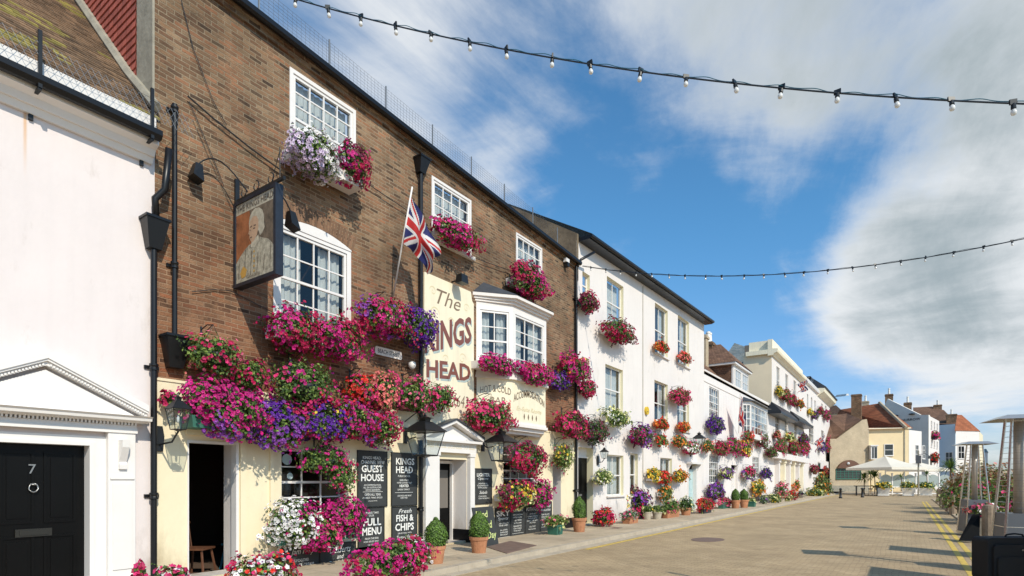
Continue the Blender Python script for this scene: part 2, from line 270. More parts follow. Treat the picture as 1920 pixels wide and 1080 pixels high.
# ---------------------------------------------------------------- mesh builder
class Fr:
    def __init__(s, o, u, n): s.o = Vector(o); s.u = Vector(u).normalized(); s.n = Vector(n).normalized(); s.v = Vector((0, 0, 1))
    def p(s, a, b, c): return s.o + s.u * a + s.n * b + s.v * c
FAC = Fr((-9, 0, 0), (0, 1, 0), (1, 0, 0))       # the street front: along, out from the wall, up
WLD = Fr((0, 0, 0), (1, 0, 0), (0, 1, 0))
class MB:
    def __init__(s, fr=FAC): s.fr = fr; s.V = []; s.F = []; s.M = []
    def add(s, pts, faces, m=0):
        b = len(s.V); s.V += [s.fr.p(*q) for q in pts]; s.F += [tuple(i + b for i in f) for f in faces]; s.M += [m] * len(faces); return s
    def addw(s, pts, faces, m=0):
        b = len(s.V); s.V += pts; s.F += [tuple(i + b for i in f) for f in faces]; s.M += [m] * len(faces); return s
    def box(s, u0, u1, n0, n1, v0, v1, m=0, taper=0):
        t = taper
        return s.add([(u0, n0, v0), (u1, n0, v0), (u1, n1, v0), (u0, n1, v0), (u0 + t, n0 + t, v1), (u1 - t, n0 + t, v1), (u1 - t, n1 - t, v1), (u0 + t, n1 - t, v1)],
                     [(0, 3, 2, 1), (4, 5, 6, 7), (0, 1, 5, 4), (1, 2, 6, 5), (2, 3, 7, 6), (3, 0, 4, 7)], m)
    def quad(s, a, b, c, d, m=0): return s.add([a, b, c, d], [(0, 1, 2, 3)], m)
    def prism(s, uv, n0, n1, m=0):
        k = len(uv); return s.add([(u, n0, v) for u, v in uv] + [(u, n1, v) for u, v in uv],
            [tuple(range(k)), tuple(range(2 * k - 1, k - 1, -1))] + [(i, (i + 1) % k, (i + 1) % k + k, i + k) for i in range(k)], m)
    def profile(s, nv, u0, u1, m=0):
        k = len(nv); return s.add([(u0, n, v) for n, v in nv] + [(u1, n, v) for n, v in nv],
            [tuple(range(k)), tuple(range(2 * k - 1, k - 1, -1))] + [(i, (i + 1) % k, (i + 1) % k + k, i + k) for i in range(k)], m)
    def tube(s, pts, r, seg=6, m=0, r1=None):
        W_ = [s.fr.p(*q) for q in pts]; n = len(W_); b = len(s.V)
        for i, p in enumerate(W_):
            t = (W_[min(i + 1, n - 1)] - W_[max(i - 1, 0)]).normalized(); a = Vector((0, 0, 1)) if abs(t.z) < .9 else Vector((1, 0, 0))
            x = t.cross(a).normalized(); y = t.cross(x); rr = r if r1 is None else r + (r1 - r) * i / (n - 1)
            for j in range(seg): an = 2 * math.pi * j / seg; s.V.append(p + (x * math.cos(an) + y * math.sin(an)) * rr)
        for i in range(n - 1):
            for j in range(seg): s.F.append((b + i * seg + j, b + i * seg + (j + 1) % seg, b + (i + 1) * seg + (j + 1) % seg, b + (i + 1) * seg + j)); s.M.append(m)
        s.F += [tuple(b + j for j in range(seg))[::-1], tuple(b + (n - 1) * seg + j for j in range(seg))]; s.M += [m, m]; return s
    def lathe(s, cu, cn, prof, seg=16, m=0, rot=0, su=1, sn=1):
        b = len(s.V)
        for r, v in prof:
            for j in range(seg): an = 2 * math.pi * (j + rot) / seg; s.V.append(s.fr.p(cu + r * su * math.cos(an), cn + r * sn * math.sin(an), v))
        n = len(prof)
        for i in range(n - 1):
            for j in range(seg): s.F.append((b + i * seg + j, b + i * seg + (j + 1) % seg, b + (i + 1) * seg + (j + 1) % seg, b + (i + 1) * seg + j)); s.M.append(m)
        s.F += [tuple(b + j for j in range(seg))[::-1], tuple(b + (n - 1) * seg + j for j in range(seg))]; s.M += [m, m]; return s
    def build_each(s, name, mats, parent=None):
        """one object for every separate piece"""
        par = list(range(len(s.V)))
        def fd(i):
            while par[i] != i: par[i] = par[par[i]]; i = par[i]
            return i
        for f in s.F:
            for i in f[1:]: par[fd(i)] = fd(f[0])
        isl = {}
        for k, f in enumerate(s.F): isl.setdefault(fd(f[0]), []).append(k)
        bb = []
        for ks in isl.values():
            vs_ = [s.V[i] for k in ks for i in s.F[k]]; bb.append([[min(v[c] for v in vs_) - .006 for c in range(3)], [max(v[c] for v in vs_) + .006 for c in range(3)], list(ks)])
        ch = True
        while ch:
            ch = False
            for i in range(len(bb)):
                for j in range(i + 1, len(bb)):
                    a, b = bb[i], bb[j]
                    if all(a[0][c] <= b[1][c] and b[0][c] <= a[1][c] for c in range(3)):
                        bb[i] = [[min(a[0][c], b[0][c]) for c in range(3)], [max(a[1][c], b[1][c]) for c in range(3)], a[2] + b[2]]; del bb[j]; ch = True; break
                if ch: break
        for _, _, ks in bb:
            q = MB(s.fr); mp = {}
            for k in ks:
                fc = []
                for i in s.F[k]:
                    if i not in mp: mp[i] = len(q.V); q.V.append(s.V[i])
                    fc.append(mp[i])
                q.F.append(tuple(fc)); q.M.append(s.M[k])
            q.build(name, mats, parent)
    def build(s, name, mats, parent=None, smooth=False, base=None):
        me = bpy.data.meshes.new(name); o = bpy.data.objects.new(name, me); COL.objects.link(o)
        if parent is not None:
            org = Vector((0, 0, 0)); q = parent
            while q: org += q.location; q = q.parent
            o.parent = parent
        elif base is not None: org = Vector(base); o.location = org
        else:
            xs = [v.x for v in s.V]; ys = [v.y for v in s.V]; zs = [v.z for v in s.V]
            org = Vector(((min(xs) + max(xs)) / 2, (min(ys) + max(ys)) / 2, min(zs))); o.location = org
        me.from_pydata([tuple(v - org) for v in s.V], [], s.F)
        for mm in (mats if isinstance(mats, (list, tuple)) else [mats]): me.materials.append(MT[mm] if isinstance(mm, str) else mm)
        me.polygons.foreach_set('material_index', s.M)
        if smooth: me.polygons.foreach_set('use_smooth', [True] * len(s.F))
        me.update(); return o
def tag(o, label=None, cat=None, group=None, kind=None):
    if label: o['label'] = label
    if cat: o['category'] = cat
    if group: o['group'] = group
    if kind: o['kind'] = kind
    return o
def thing(name, loc, label, cat, group=None):
    o = bpy.data.objects.new(name, None); COL.objects.link(o); o.location = loc; o.empty_display_size = .2
    return tag(o, label, cat, group)
def dup(root, loc, label, rz=None, scale=None):
    r = root.copy(); COL.objects.link(r); r.location = loc; r['label'] = label
    if rz is not None: r.rotation_euler = (0, 0, rz)
    if scale: r.scale = (scale,) * 3
    for ch in root.children:
        c = ch.copy(); COL.objects.link(c); c.parent = r
        for g in ch.children:
            d = g.copy(); COL.objects.link(d); d.parent = c
    return r
# ---------------------------------------------------------------- lettering
TXT = {}
def text_geo(txt, shear=0.0, bold=0.0):
    k = (txt, shear, bold)
    if k in TXT: return TXT[k]
    c = bpy.data.curves.new('t', 'FONT'); c.body = txt; c.shear = shear; c.offset = bold; c.resolution_u = 2; c.size = 1
    o = bpy.data.objects.new('t', c); me = bpy.data.meshes.new_from_object(o)
    vs_ = [(v.co.x, v.co.y) for v in me.vertices]; fs = [tuple(p.vertices) for p in me.polygons]
    bpy.data.objects.remove(o); bpy.data.curves.remove(c); bpy.data.meshes.remove(me)
    x0 = min(v[0] for v in vs_); x1 = max(v[0] for v in vs_); y0 = min(v[1] for v in vs_); y1 = max(v[1] for v in vs_)
    TXT[k] = ([((x - x0) / (x1 - x0), (y - y0) / (y1 - y0)) for x, y in vs_], fs); return TXT[k]
def write(mb, txt, u0, u1, v0, v1, n, m=0, shear=0.0, bold=0.0, warp=None):
    V_, F_ = text_geo(txt, shear, bold); pts = []
    for x, y in V_:
        u = u0 + (u1 - u0) * x; v = v0 + (v1 - v0) * y
        if warp: u, v = warp(u, v, x, y)
        pts.append((u, n, v))
    mb.add(pts, F_, m)
# ---------------------------------------------------------------- walls, windows, doors
def wall(name, parent, mat, s0, s1, z0, z1, holes=(), fr=FAC, n=0.0, slope=0.0, rev=.22, rmat=None, lab=None):
    """a wall with real openings; holes = (s0, s1, z0, z1[, depth]); slope = fall of the top edge over its length"""
    us = sorted({s0, s1, *[h[0] for h in holes], *[h[1] for h in holes]}); vz = sorted({z0, z1, *[h[2] for h in holes], *[h[3] for h in holes]})
    mb = MB(fr)
    tz = lambda u, v: v if v != z1 else z1 - slope * (u - s0) / (s1 - s0)
    for i in range(len(us) - 1):
        for j in range(len(vz) - 1):
            cu, cv = (us[i] + us[i + 1]) / 2, (vz[j] + vz[j + 1]) / 2
            if any(h[0] < cu < h[1] and h[2] < cv < h[3] for h in holes): continue
            a, b, c, d = us[i], us[i + 1], vz[j], vz[j + 1]
            mb.quad((a, n, tz(a, c)), (b, n, tz(b, c)), (b, n, tz(b, d)), (a, n, tz(a, d)))
    for h in holes:
        a, b, c, d = h[:4]; r = h[4] if len(h) > 4 else rev; m = n - r
        mb.quad((a, n, c), (a, m, c), (a, m, d), (a, n, d), 1); mb.quad((b, n, c), (b, n, d), (b, m, d), (b, m, c), 1)
        mb.quad((a, n, d), (a, m, d), (b, m, d), (b, n, d), 1); mb.quad((a, n, c), (b, n, c), (b, m, c), (a, m, c), 1)
    # back face so the wall has thickness towards the rooms
    return mb.build(name, [mat, rmat or mat], parent)
def shell(parent, s0, s1, z0, z1, X0=-9.0, deep=5.0, mat='room'):
    """the rooms behind a front: closed sides, back, floor and ceiling"""
    x0, x1 = X0 - deep, X0 - .3; mb = MB(WLD); s0 += .03; s1 -= .03; z1 -= .03; z0 += .01
    mb.quad((x0, s0, z0), (x0, s1, z0), (x0, s1, z1), (x0, s0, z1)); mb.quad((x0, s0, z0), (x1 + .28, s0, z0), (x1 + .28, s0, z1), (x0, s0, z1))
    mb.quad((x0, s1, z0), (x1 + .28, s1, z0), (x1 + .28, s1, z1), (x0, s1, z1)); mb.quad((x0, s0, z0), (x1, s0, z0), (x1, s1, z0), (x0, s1, z0))
    return mb.build('room', mat, parent)
def window(parent, s0, s1, z0, z1, d=-.12, cols=3, rows=(2, 2), fr=FAC, fw=.055, curt='net', sill=.06, sillmat='stone_white', arch=0.0, bars=.012, outer=0.0, rnd=random.Random(4), fmat='gloss_white'):
    mb = MB(fr); t = .05
    if outer:          # a broad box frame standing almost flush with the wall
        mb.box(s0 - outer, s0, d - .02, d + .07, z0, z1 + outer); mb.box(s1, s1 + outer, d - .02, d + .07, z0, z1 + outer)
        mb.box(s0, s1, d - .02, d + .07, z1, z1 + outer)
    mb.box(s0, s0 + fw, d, d + t, z0, z1); mb.box(s1 - fw, s1, d, d + t, z0, z1)
    mb.box(s0 + fw, s1 - fw, d, d + t, z1 - fw, z1); mb.box(s0 + fw, s1 - fw, d, d + t, z0, z0 + fw)
    H = z1 - z0 - 2 * fw; tot = sum(rows); zc = z0 + fw; a, b = s0 + fw, s1 - fw
    for k, rr in enumerate(rows):
        h = H * rr / tot; dd = d + .008 if k == 0 else d + .02
        if k: mb.box(a, b, dd - .01, dd + .034, zc - .022, zc + .022)
        for q in range(1, rr): zz_ = zc + h * q / rr; mb.box(a, b, dd, dd + .022, zz_ - bars, zz_ + bars)
        for q in range(1, cols): uu = a + (b - a) * q / cols; mb.box(uu - bars, uu + bars, dd, dd + .024, zc + (.022 if k else 0), zc + h - (.022 if k < len(rows) - 1 else 0))
        zc += h
    if arch:           # shallow arched head
        o = outer; k = 12; pts = [(s0 - o, z1 + o * .7), (s1 + o, z1 + o * .7)]
        for i in range(k + 1): x = s1 + o - (s1 - s0 + 2 * o) * i / k; q = 2 * i / k - 1; pts.append((x, z1 + o * .7 + .02 + arch * (1 - q * q)))
        mb.prism(pts, d - .015, d + .085)
    f = mb.build('window', fmat, parent)
    g = MB(fr); g.quad((a, d + .018, z0 + fw), (b, d + .018, z0 + fw), (b, d + .018, z1 - fw), (a, d + .018, z1 - fw)); g.build('pane', 'glass', f)
    if curt:
        c = MB(fr); w = b - a; spans = [(a, b)] if curt == 'full' else ([(a, a + w * .36), (b - w * .36, b)] if curt == 'net' else [(a, a + w * .24), (b - w * .24, b)])
        for p0, p1 in spans:
            n_ = max(6, int((p1 - p0) / .035)); ph = rnd.random() * 6
            for i in range(n_):
                ua, ub = p0 + (p1 - p0) * i / n_, p0 + (p1 - p0) * (i + 1) / n_; da = d - .11 + .022 * math.sin(i * 1.9 + ph); db = d - .11 + .022 * math.sin((i + 1) * 1.9 + ph)
                c.quad((ua, da, z0 + .05), (ub, db, z0 + .05), (ub, db, z1 - .03), (ua, da, z1 - .03))
        c.build('curtain', 'net_curtain', f)
    if sill: m2 = MB(fr); m2.box(s0 - outer - .07, s1 + outer + .07, d + .02, .09, z0 - sill, z0 - .002); m2.build('sill', sillmat, f)
    return f
def panel_door(parent, s0, s1, z0, z1, d, mat, rows=((.06, .40), (.46, .94)), cols=2, knob=True, fr=FAC):
    mb = MB(fr); w = s1 - s0; h = z1 - z0; st = .1 * w; mb.box(s0, s1, d - .05, d, z0, z1)
    cw = (w - st * (cols + 1)) / cols
    for c in range(cols):
        a = s0 + st + c * (cw + st)
        for r0, r1 in rows:
            zA, zB = z0 + h * r0, z0 + h * r1; e = .03
            mb.box(a, a + cw, d, d + .014, zA, zA + e); mb.box(a, a + cw, d, d + .014, zB - e, zB); mb.box(a, a + e, d, d + .014, zA + e, zB - e); mb.box(a + cw - e, a + cw, d, d + .014, zA + e, zB - e)
            mb.box(a + .07, a + cw - .07, d, d + .012, zA + .07, zB - .07, taper=.0)
    return mb.build('door', mat, parent)
# ---------------------------------------------------------------- flowers
def _pick(rnd, seq):
    x = rnd.random() * sum(w for _, w in seq)
    for k, w in seq:
        x -= w
        if x <= 0: return k
    return seq[-1][0]
class Plant:
    def __init__(s, seed): s.r = random.Random(seed); s.fl = MB(WLD); s.lf = MB(WLD); s.mats = []; s.lm = []
    def mi(s, m, lst):
        if m not in lst: lst.append(m)
        return lst.index(m)
    def flower(s, p, nrm, rad, key, seg):
        r = s.r; t = Vector((r.uniform(-1, 1), r.uniform(-1, 1), r.uniform(-1, 1))); x = nrm.cross(t).normalized(); y = nrm.cross(x)
        throat = s.mi('throat_dark' if key in ('white', 'lil', 'mag', 'viol') and r.random() < .75 else ('petal_' + key), s.mats); pm = s.mi('petal_' + key, s.mats)
        pts = [p - nrm * rad * .35]; q = .34
        if seg >= 10:
            for j in range(5): a = 2 * math.pi * (j + .5) / 5; pts.append(p + (x * math.cos(a) + y * math.sin(a)) * rad * q - nrm * rad * .06)
            for j in range(10):
                a = 2 * math.pi * j / 10; k = rad * (.80 if j % 2 == 0 else 1.05) * r.uniform(.9, 1.08); pts.append(p + (x * math.cos(a) + y * math.sin(a)) * k + nrm * rad * r.uniform(0, .22))
            b = len(s.fl.V); s.fl.V += pts
            for j in range(5):
                s.fl.F.append((b, b + 1 + j, b + 1 + (j + 1) % 5)); s.fl.M.append(throat)
                o0, o1, o2 = b + 6 + 2 * j, b + 6 + (2 * j + 1) % 10, b + 6 + (2 * j + 2) % 10
                s.fl.F.append((b + 1 + j, o0, o1)) ; s.fl.M.append(pm); s.fl.F.append((b + 1 + j, o1, o2)); s.fl.M.append(pm)
                s.fl.F.append((b + 1 + j, o2, b + 1 + (j + 1) % 5)); s.fl.M.append(pm)
        else:
            for j in range(5): a = 2 * math.pi * j / 5; pts.append(p + (x * math.cos(a) + y * math.sin(a)) * rad * r.uniform(.8, 1.1) + nrm * rad * r.uniform(0, .2))
            b = len(s.fl.V); s.fl.V += pts
            for j in range(5): s.fl.F.append((b, b + 1 + j, b + 1 + (j + 1) % 5)); s.fl.M.append(pm)
    def leaf(s, p, nrm, ln, mat):
        r = s.r; t = Vector((r.uniform(-1, 1), r.uniform(-1, 1), r.uniform(-.9, .3))); x = nrm.cross(t).normalized(); y = nrm.cross(x) * .42; b = len(s.lf.V)
        fold = nrm * ln * .12
        s.lf.V += [p, p + x * ln * .55 + y * ln + fold, p + x * ln * 1.15 - nrm * ln * .1, p + x * ln * .55 - y * ln + fold]
        s.lf.F.append((b, b + 1, b + 2, b + 3)); s.lf.M.append(s.mi(mat, s.lm))
    def mass(s, c, rs, rd, rz, pal, fd=230, ld=1100, fr=.036, ll=.042, wallX=None, clump=.85, green=.25, droop=.0, floor=None, leafmats=None):
        """c world centre; rs along the street, rd across, rz up"""
        r = s.r; sd = r.uniform(0, 99); leafmats = leafmats or [('leaf_mid', 5), ('leaf_light', 3), ('leaf_dark', 2)]
        p_ = 1.6; A = 4 * math.pi * (((rs * rd) ** p_ + (rs * rz) ** p_ + (rd * rz) ** p_) / 3) ** (1 / p_)
        big_ = [q for q in pal if q[1] >= 1.5] or pal
        cl = [(Vector((r.gauss(0, 1), r.gauss(0, 1), r.gauss(0, 1))).normalized(), _pick(r, big_)) for _ in range(max(5, int(A * 10)))]
        gp = [Vector((r.gauss(0, 1), r.gauss(0, 1), r.gauss(0, 1))).normalized() for _ in range(max(2, int(A * 5)))]
        def sample(k0, k1):
            while True:
                w = Vector((r.gauss(0, 1), r.gauss(0, 1), r.gauss(0, 1))).normalized()
                lum = 1 + .5 * noise.noise(w * 1.7 + Vector((sd, 0, 0))) + .3 * noise.noise(w * 4.5 + Vector((0, sd, 0)))
                k = r.uniform(k0, k1) * lum; q = Vector((w.x * rd * k, w.y * rs * k, w.z * rz * k))
                if droop and w.z < 0: q.z *= 1 + droop * max(0, noise.noise(Vector((w.y * rs * 6 + sd, w.x * 3, 0))) + .3)
                pt = c + q
                if wallX is not None and pt.x < wallX + .02: 
                    if r.random() < .7: continue
                    pt.x = wallX + r.uniform(.02, .08)
                if floor is not None and pt.z < floor + .02: pt.z = floor + r.uniform(.02, .12)
                nr = Vector((w.x / rd, w.y / rs, w.z / rz)).normalized(); return w, pt, nr
        for _ in range(int(A * ld)):
            w, pt, nr = sample(.45, 1.02); nr = (nr + Vector((r.gauss(0, .5), r.gauss(0, .5), r.gauss(0, .5) + .25))).normalized()
            s.leaf(pt, nr, ll * r.uniform(.7, 1.4), _pick(r, leafmats))
        seg = 10 if fr < .05 else 5
        for _ in range(int(A * 5)):          # trailing shoots hanging below and poking out of the mass
            w, pt, nr = sample(.85, 1.0); 
            if w.z > .25 and r.random() < .6: continue
            L_ = r.uniform(.08, .26) * (1 if fr < .06 else 1.8); dr = (Vector((w.x * .7 + .1, w.y * .7, -.9)) if w.z < .3 else Vector((w.x, w.y, .9))).normalized(); key = min(cl, key=lambda t: (t[0] - w).length)[1]
            k_ = int(L_ / ll * 1.8) + 2
            for q in range(k_):
                pp = pt + dr * L_ * q / k_ + Vector((r.gauss(0, .01), r.gauss(0, .01), r.gauss(0, .01)))
                if floor is not None and pp.z < floor + .01: break
                s.leaf(pp, Vector((r.gauss(0, 1), r.gauss(0, 1), r.gauss(0, .5) + .6)).normalized(), ll * r.uniform(.5, .9), _pick(r, leafmats))
                if r.random() < .4: s.flower(pp + Vector((.01, 0, 0)), Vector((r.gauss(0, .4) + .7, r.gauss(0, .4) - .2, r.gauss(0, .4))).normalized(), fr * r.uniform(.6, .95), key, 10 if fr < .05 else 5)
        for _ in range(int(A * fd)):
            w, pt, nr = sample(.93, 1.13)
            if min((w - g).length for g in gp) < green * 1.0 and r.random() < .85: continue
            key = min(cl, key=lambda t: (t[0] - w).length)[1] if r.random() < clump else _pick(r, pal)
            nr = (nr + Vector((r.gauss(0, .35) + .25, r.gauss(0, .35) - .1, r.gauss(0, .35) + .12))).normalized()
            s.flower(pt, nr, fr * r.choice((.62, .8, .95, 1.05, 1.2)) * r.uniform(.92, 1.08), key, seg)
    def finish(s, parent):
        if s.lf.F: s.lf.build('foliage', s.lm, parent)
        if s.fl.F: s.fl.build('blossoms', s.mats, parent)
SEED = [100]
def lod(dep):
    """flower and leaf size by how far the plant stands"""
    if dep < 13: return dict(fd=540, ld=1500, fr=.031, ll=.042)
    if dep < 20: return dict(fd=380, ld=1100, fr=.038, ll=.05)
    if dep < 34: return dict(fd=200, ld=620, fr=.050, ll=.066)
    if dep < 50: return dict(fd=90, ld=330, fr=.068, ll=.09)
    return dict(fd=50, ld=170, fr=.095, ll=.12)
def pal(t):
    o = []
    for w in t.split():
        k, _, n_ = w.partition(':'); o.append((k, float(n_ or 1)))
    return o
def wall_plant(kind, label, group, masses, holder='white', name=None, X0=-9.0, opts=None, cat=None, chain=False, bracket=True, dfix=None):
    """flowers on the street front. masses: (photo x, y, half width, half height, palette)"""
    SEED[0] += 1; pl = Plant(SEED[0]); pts = []
    for mx_, my_, hw, hh, pp in masses:
        r = ray(mx_); s, z, dep = F(mx_, my_, .35, X0); rz = hh * dep / FPX
        kx = FPX * (SN - CS * r) / dep; kX = FPX * (CS + SN * r) / dep
        rd = max(.12, min(.85 * rz, .34, .62 * hw / kX)); d = rd + .10 if dfix is None else dfix
        s, z, dep = F(mx_, my_, d, X0); rs = math.sqrt(max(hw * hw - (rd * kX) ** 2, 0)) / kx; rs = max(rs, .75 * rd); rs = min(rs, 2.6 * rz + .1)
        pts.append((s, z, d, rs, rd, rz, dep, pp))
    holder = 'gloss_white' if holder == 'white' and kind != 'hanging_basket' else holder
    s_ = sum(p[0] for p in pts) / len(pts); z_ = min(p[1] - p[5] for p in pts); root = thing(name or kind, (X0, s_, z_), label, cat or kind.replace('_', ' '), group)
    for s, z, d, rs, rd, rz, dep, pp in pts:
        o = lod(dep); o.update(opts or {}); pl.mass(Vector((X0 + d, s, z)), rs * .93, rd * .95, rz * .93, pal(pp), wallX=X0, **o)
    pl.finish(root)
    bigp = [p for p in pts if p[5] > .5 * max(q[5] for q in pts)]; lo = min(p[0] - p[3] * .65 for p in bigp); hi = max(p[0] + p[3] * .65 for p in bigp); zb = min(p[1] - p[5] * .35 for p in pts); dm = max(p[2] for p in pts)
    if kind in ('window_box', 'flower_trough'):
        m = MB(); m.prism([(lo, zb - .02), (hi, zb - .02), (hi + .02, zb + .16), (lo - .02, zb + .16)], .06, dm + .02); m.build('trough', holder, root)
    elif kind == 'hanging_basket':
        s, z, d, rs, rd, rz = pts[0][:6]; m = MB(); q = min(rs, rd, rz) * .8
        m.lathe(s, d, [(q * .15, z - rz * .55), (q * .6, z - rz * .45), (q * .9, z - rz * .15), (q, z)], 14); m.build('basket', 'wire_black' if holder == 'white' else holder, root, True)
        if bracket:
            b = MB(); top = z + rz + .1
            b.box(s - .012, s + .012, .0, .02, top - .25, top + .05); b.tube([(s, .01, top), (s, d * .5, top + .05), (s, d, top + .02)], .009); b.tube([(s, .01, top - .22), (s, d * .5, top - .04), (s, d * .9, top + .02)], .007)
            for k in (-1, 1): b.tube([(s, d, top + .02), (s + k * q, d, z)], .004, 4)
            b.build('bracket', 'wire_black', root)
    return root
def planter(mb_parent, X, s, z, kind, w, h, l=None):
    m = MB(WLD); l = l or w
    if kind in ('terracotta', 'stone_planter'):
        m.lathe(X, s, [(w * .36, z), (w * .46, z + h * .8), (w * .5, z + h * .8), (w * .52, z + h), (w * .44, z + h), (w * .43, z + h * .86)], 24)
        o = m.build('pot', kind, mb_parent, False)
    else:
        t = .02; m.add([(X - w * .42, s - l * .46, z), (X + w * .42, s - l * .46, z), (X + w * .42, s + l * .46, z), (X - w * .42, s + l * .46, z), (X - w * .5, s - l * .5, z + h), (X + w * .5, s - l * .5, z + h), (X + w * .5, s + l * .5, z + h), (X - w * .5, s + l * .5, z + h)],
            [(0, 3, 2, 1), (4, 5, 6, 7), (0, 1, 5, 4), (1, 2, 6, 5), (2, 3, 7, 6), (3, 0, 4, 7)]); m.box(X - w * .53, X + w * .53, s - l * .53, s + l * .53, z + h - .045, z + h + .002)
        o = m.build('pot', kind.replace('_box', ''), mb_parent)
    return o
def ground_plant(label, group, base, mass, pp, pot='terracotta', pw=.34, ph=.3, pl_len=None, name='potted_plant', cat='potted plant', z0=.1, opts=None, leafmats=None):
    """base = photo pixel where the pot meets the pavement; mass = (half width, half height, y of its middle)"""
    X, s, dep = G(base[0], base[1], z0); SEED[0] += 1; pl = Plant(SEED[0]); hw, hh, my = mass
    root = thing(name, (X, s, z0), label, cat, group); rz = hh * dep / FPX; zc = CAM_Z + (HY - my) * dep / FPX
    r = ray(base[0]); kx = FPX * (SN - CS * r) / dep; kX = FPX * (CS + SN * r) / dep
    if pl_len: rd = min(.25, hw * .6 / kX); rs = math.sqrt(max(hw * hw - (rd * kX) ** 2, 0)) / kx
    else: rd = rs = hw / math.hypot(kx, kX)
    rs = min(rs, rz * 3 + .1); o = lod(dep); o.update(opts or {})
    zc = max(zc, z0 + ph * .75 + rz * .45) if pot else zc
    pl.mass(Vector((X, s, zc)), rs, rd, rz, pal(pp), floor=z0, leafmats=leafmats, **o); pl.finish(root)
    if pot: planter(root, X, s, z0, pot, pw, ph, pl_len)
    return root
def lantern(root, fr, u, n, z, w, h, mats=('black_iron', 'glass', 'lamp_bulb')):
    """square tapered lantern with a pyramid roof; z is the bottom of the body"""
    m = MB(fr); q = w * .5; b = w * .27; rot = .5
    def sq(r, v): return [(u - r, n - r, v), (u + r, n - r, v), (u + r, n + r, v), (u - r, n + r, v)]
    B, T = sq(b, z), sq(q * .86, z + h * .58); t = w * .022
    for i in range(4): m.tube([B[i], T[i]], t, 4); m.tube([B[i], B[(i + 1) % 4]], t, 4); m.tube([T[i], T[(i + 1) % 4]], t, 4)
    m.add(sq(q, z + h * .58) + sq(q * .32, z + h * .82), [(0, 3, 2, 1), (4, 5, 6, 7), (0, 1, 5, 4), (1, 2, 6, 5), (2, 3, 7, 6), (3, 0, 4, 7)])
    m.add(sq(q * .22, z + h * .82) + sq(q * .26, z + h * .9) , [(4, 5, 6, 7), (0, 1, 5, 4), (1, 2, 6, 5), (2, 3, 7, 6), (3, 0, 4, 7)])
    m.add(sq(q * .4, z + h * .9) + [(u, n, z + h * .96)], [(0, 1, 4), (1, 2, 4), (2, 3, 4), (3, 0, 4), (0, 3, 2, 1)])
    m.lathe(u, n, [(.01, z + h * .94), (w * .05, z + h * .97), (.004, z + h * 1.03)], 8); m.lathe(u, n, [(w * .03, z - h * .06), (b * .9, z - h * .01), (b, z)], 8)
    m.build('lantern_frame', mats[0], root)
    g = MB(fr); B, T = sq(b * .97, z + .01), sq(q * .84, z + h * .575)
    for i in range(4): g.add([B[i], B[(i + 1) % 4], T[(i + 1) % 4], T[i]], [(0, 1, 2, 3)])
    g.build('lantern_glass', mats[1], root)
    l_ = MB(fr); l_.lathe(u, n, [(.01, z + h * .18), (w * .06, z + h * .24), (w * .07, z + h * .34), (w * .02, z + h * .42)], 10); l_.build('bulb', mats[2], root, True)
def union_colour(X, Y):
    if abs(X) < 3 or abs(Y) < 3: return 1
    if abs(X) < 5 or abs(Y) < 5: return 0
    sgn = 1 if X * Y > 0 else -1; d = (X * sgn - 2 * Y) / math.sqrt(5) if sgn > 0 else (-X - 2 * Y) / math.sqrt(5)
    side = 1 if X > 0 else -1
    if abs(d) > 3: return 2
    k = d * side
    return 1 if 0 < k < 2 else 0
def flag(label, group, p0, p1, h0, h1, fly, sag, amp, waves, ph=0.0, nx=84, ny=44, pole_r=.018, gather=1.0):
    """cloth flag on a staff from p0 (wall) to p1 (tip); hoisted between fractions h0 (top) and h1"""
    root = thing('flag', tuple(p0), label, 'flag', group); m = MB(WLD); m.tube([p0, p1], pole_r, 8); m.build('pole', 'gloss_white', root, True)
    A = p0.lerp(p1, h0); B = p0.lerp(p1, h1); f = MB(WLD); perp = (p1 - p0).cross(fly).normalized(); pts = []
    for i in range(nx + 1):
        u = i / nx
        for j in range(ny + 1):
            v = j / ny; q = A.lerp(B, .5 + (v - .5) * (1 - (1 - gather) * u)) + fly * u + Vector((0, 0, -sag * u * u))
            q += perp * amp * u ** .6 * math.sin(waves * 2 * math.pi * u + 2.2 * v + ph) + perp * amp * .5 * math.sin(4 * v + 3 * u + ph); q += fly.normalized() * (.06 * math.sin(9 * v + ph) * u)
            pts.append(q)
    fs = []; b = len(f.V); f.V += pts
    for i in range(nx):
        for j in range(ny):
            a = i * (ny + 1) + j; f.F.append((a, a + 1, a + ny + 2, a + ny + 1)); f.M.append(union_colour(-30 + 60 * (i + .5) / nx, 15 - 30 * (j + .5) / ny))
    f.build('cloth', ['white_flag', 'red_flag', 'blue_flag'], root, True)
    return root
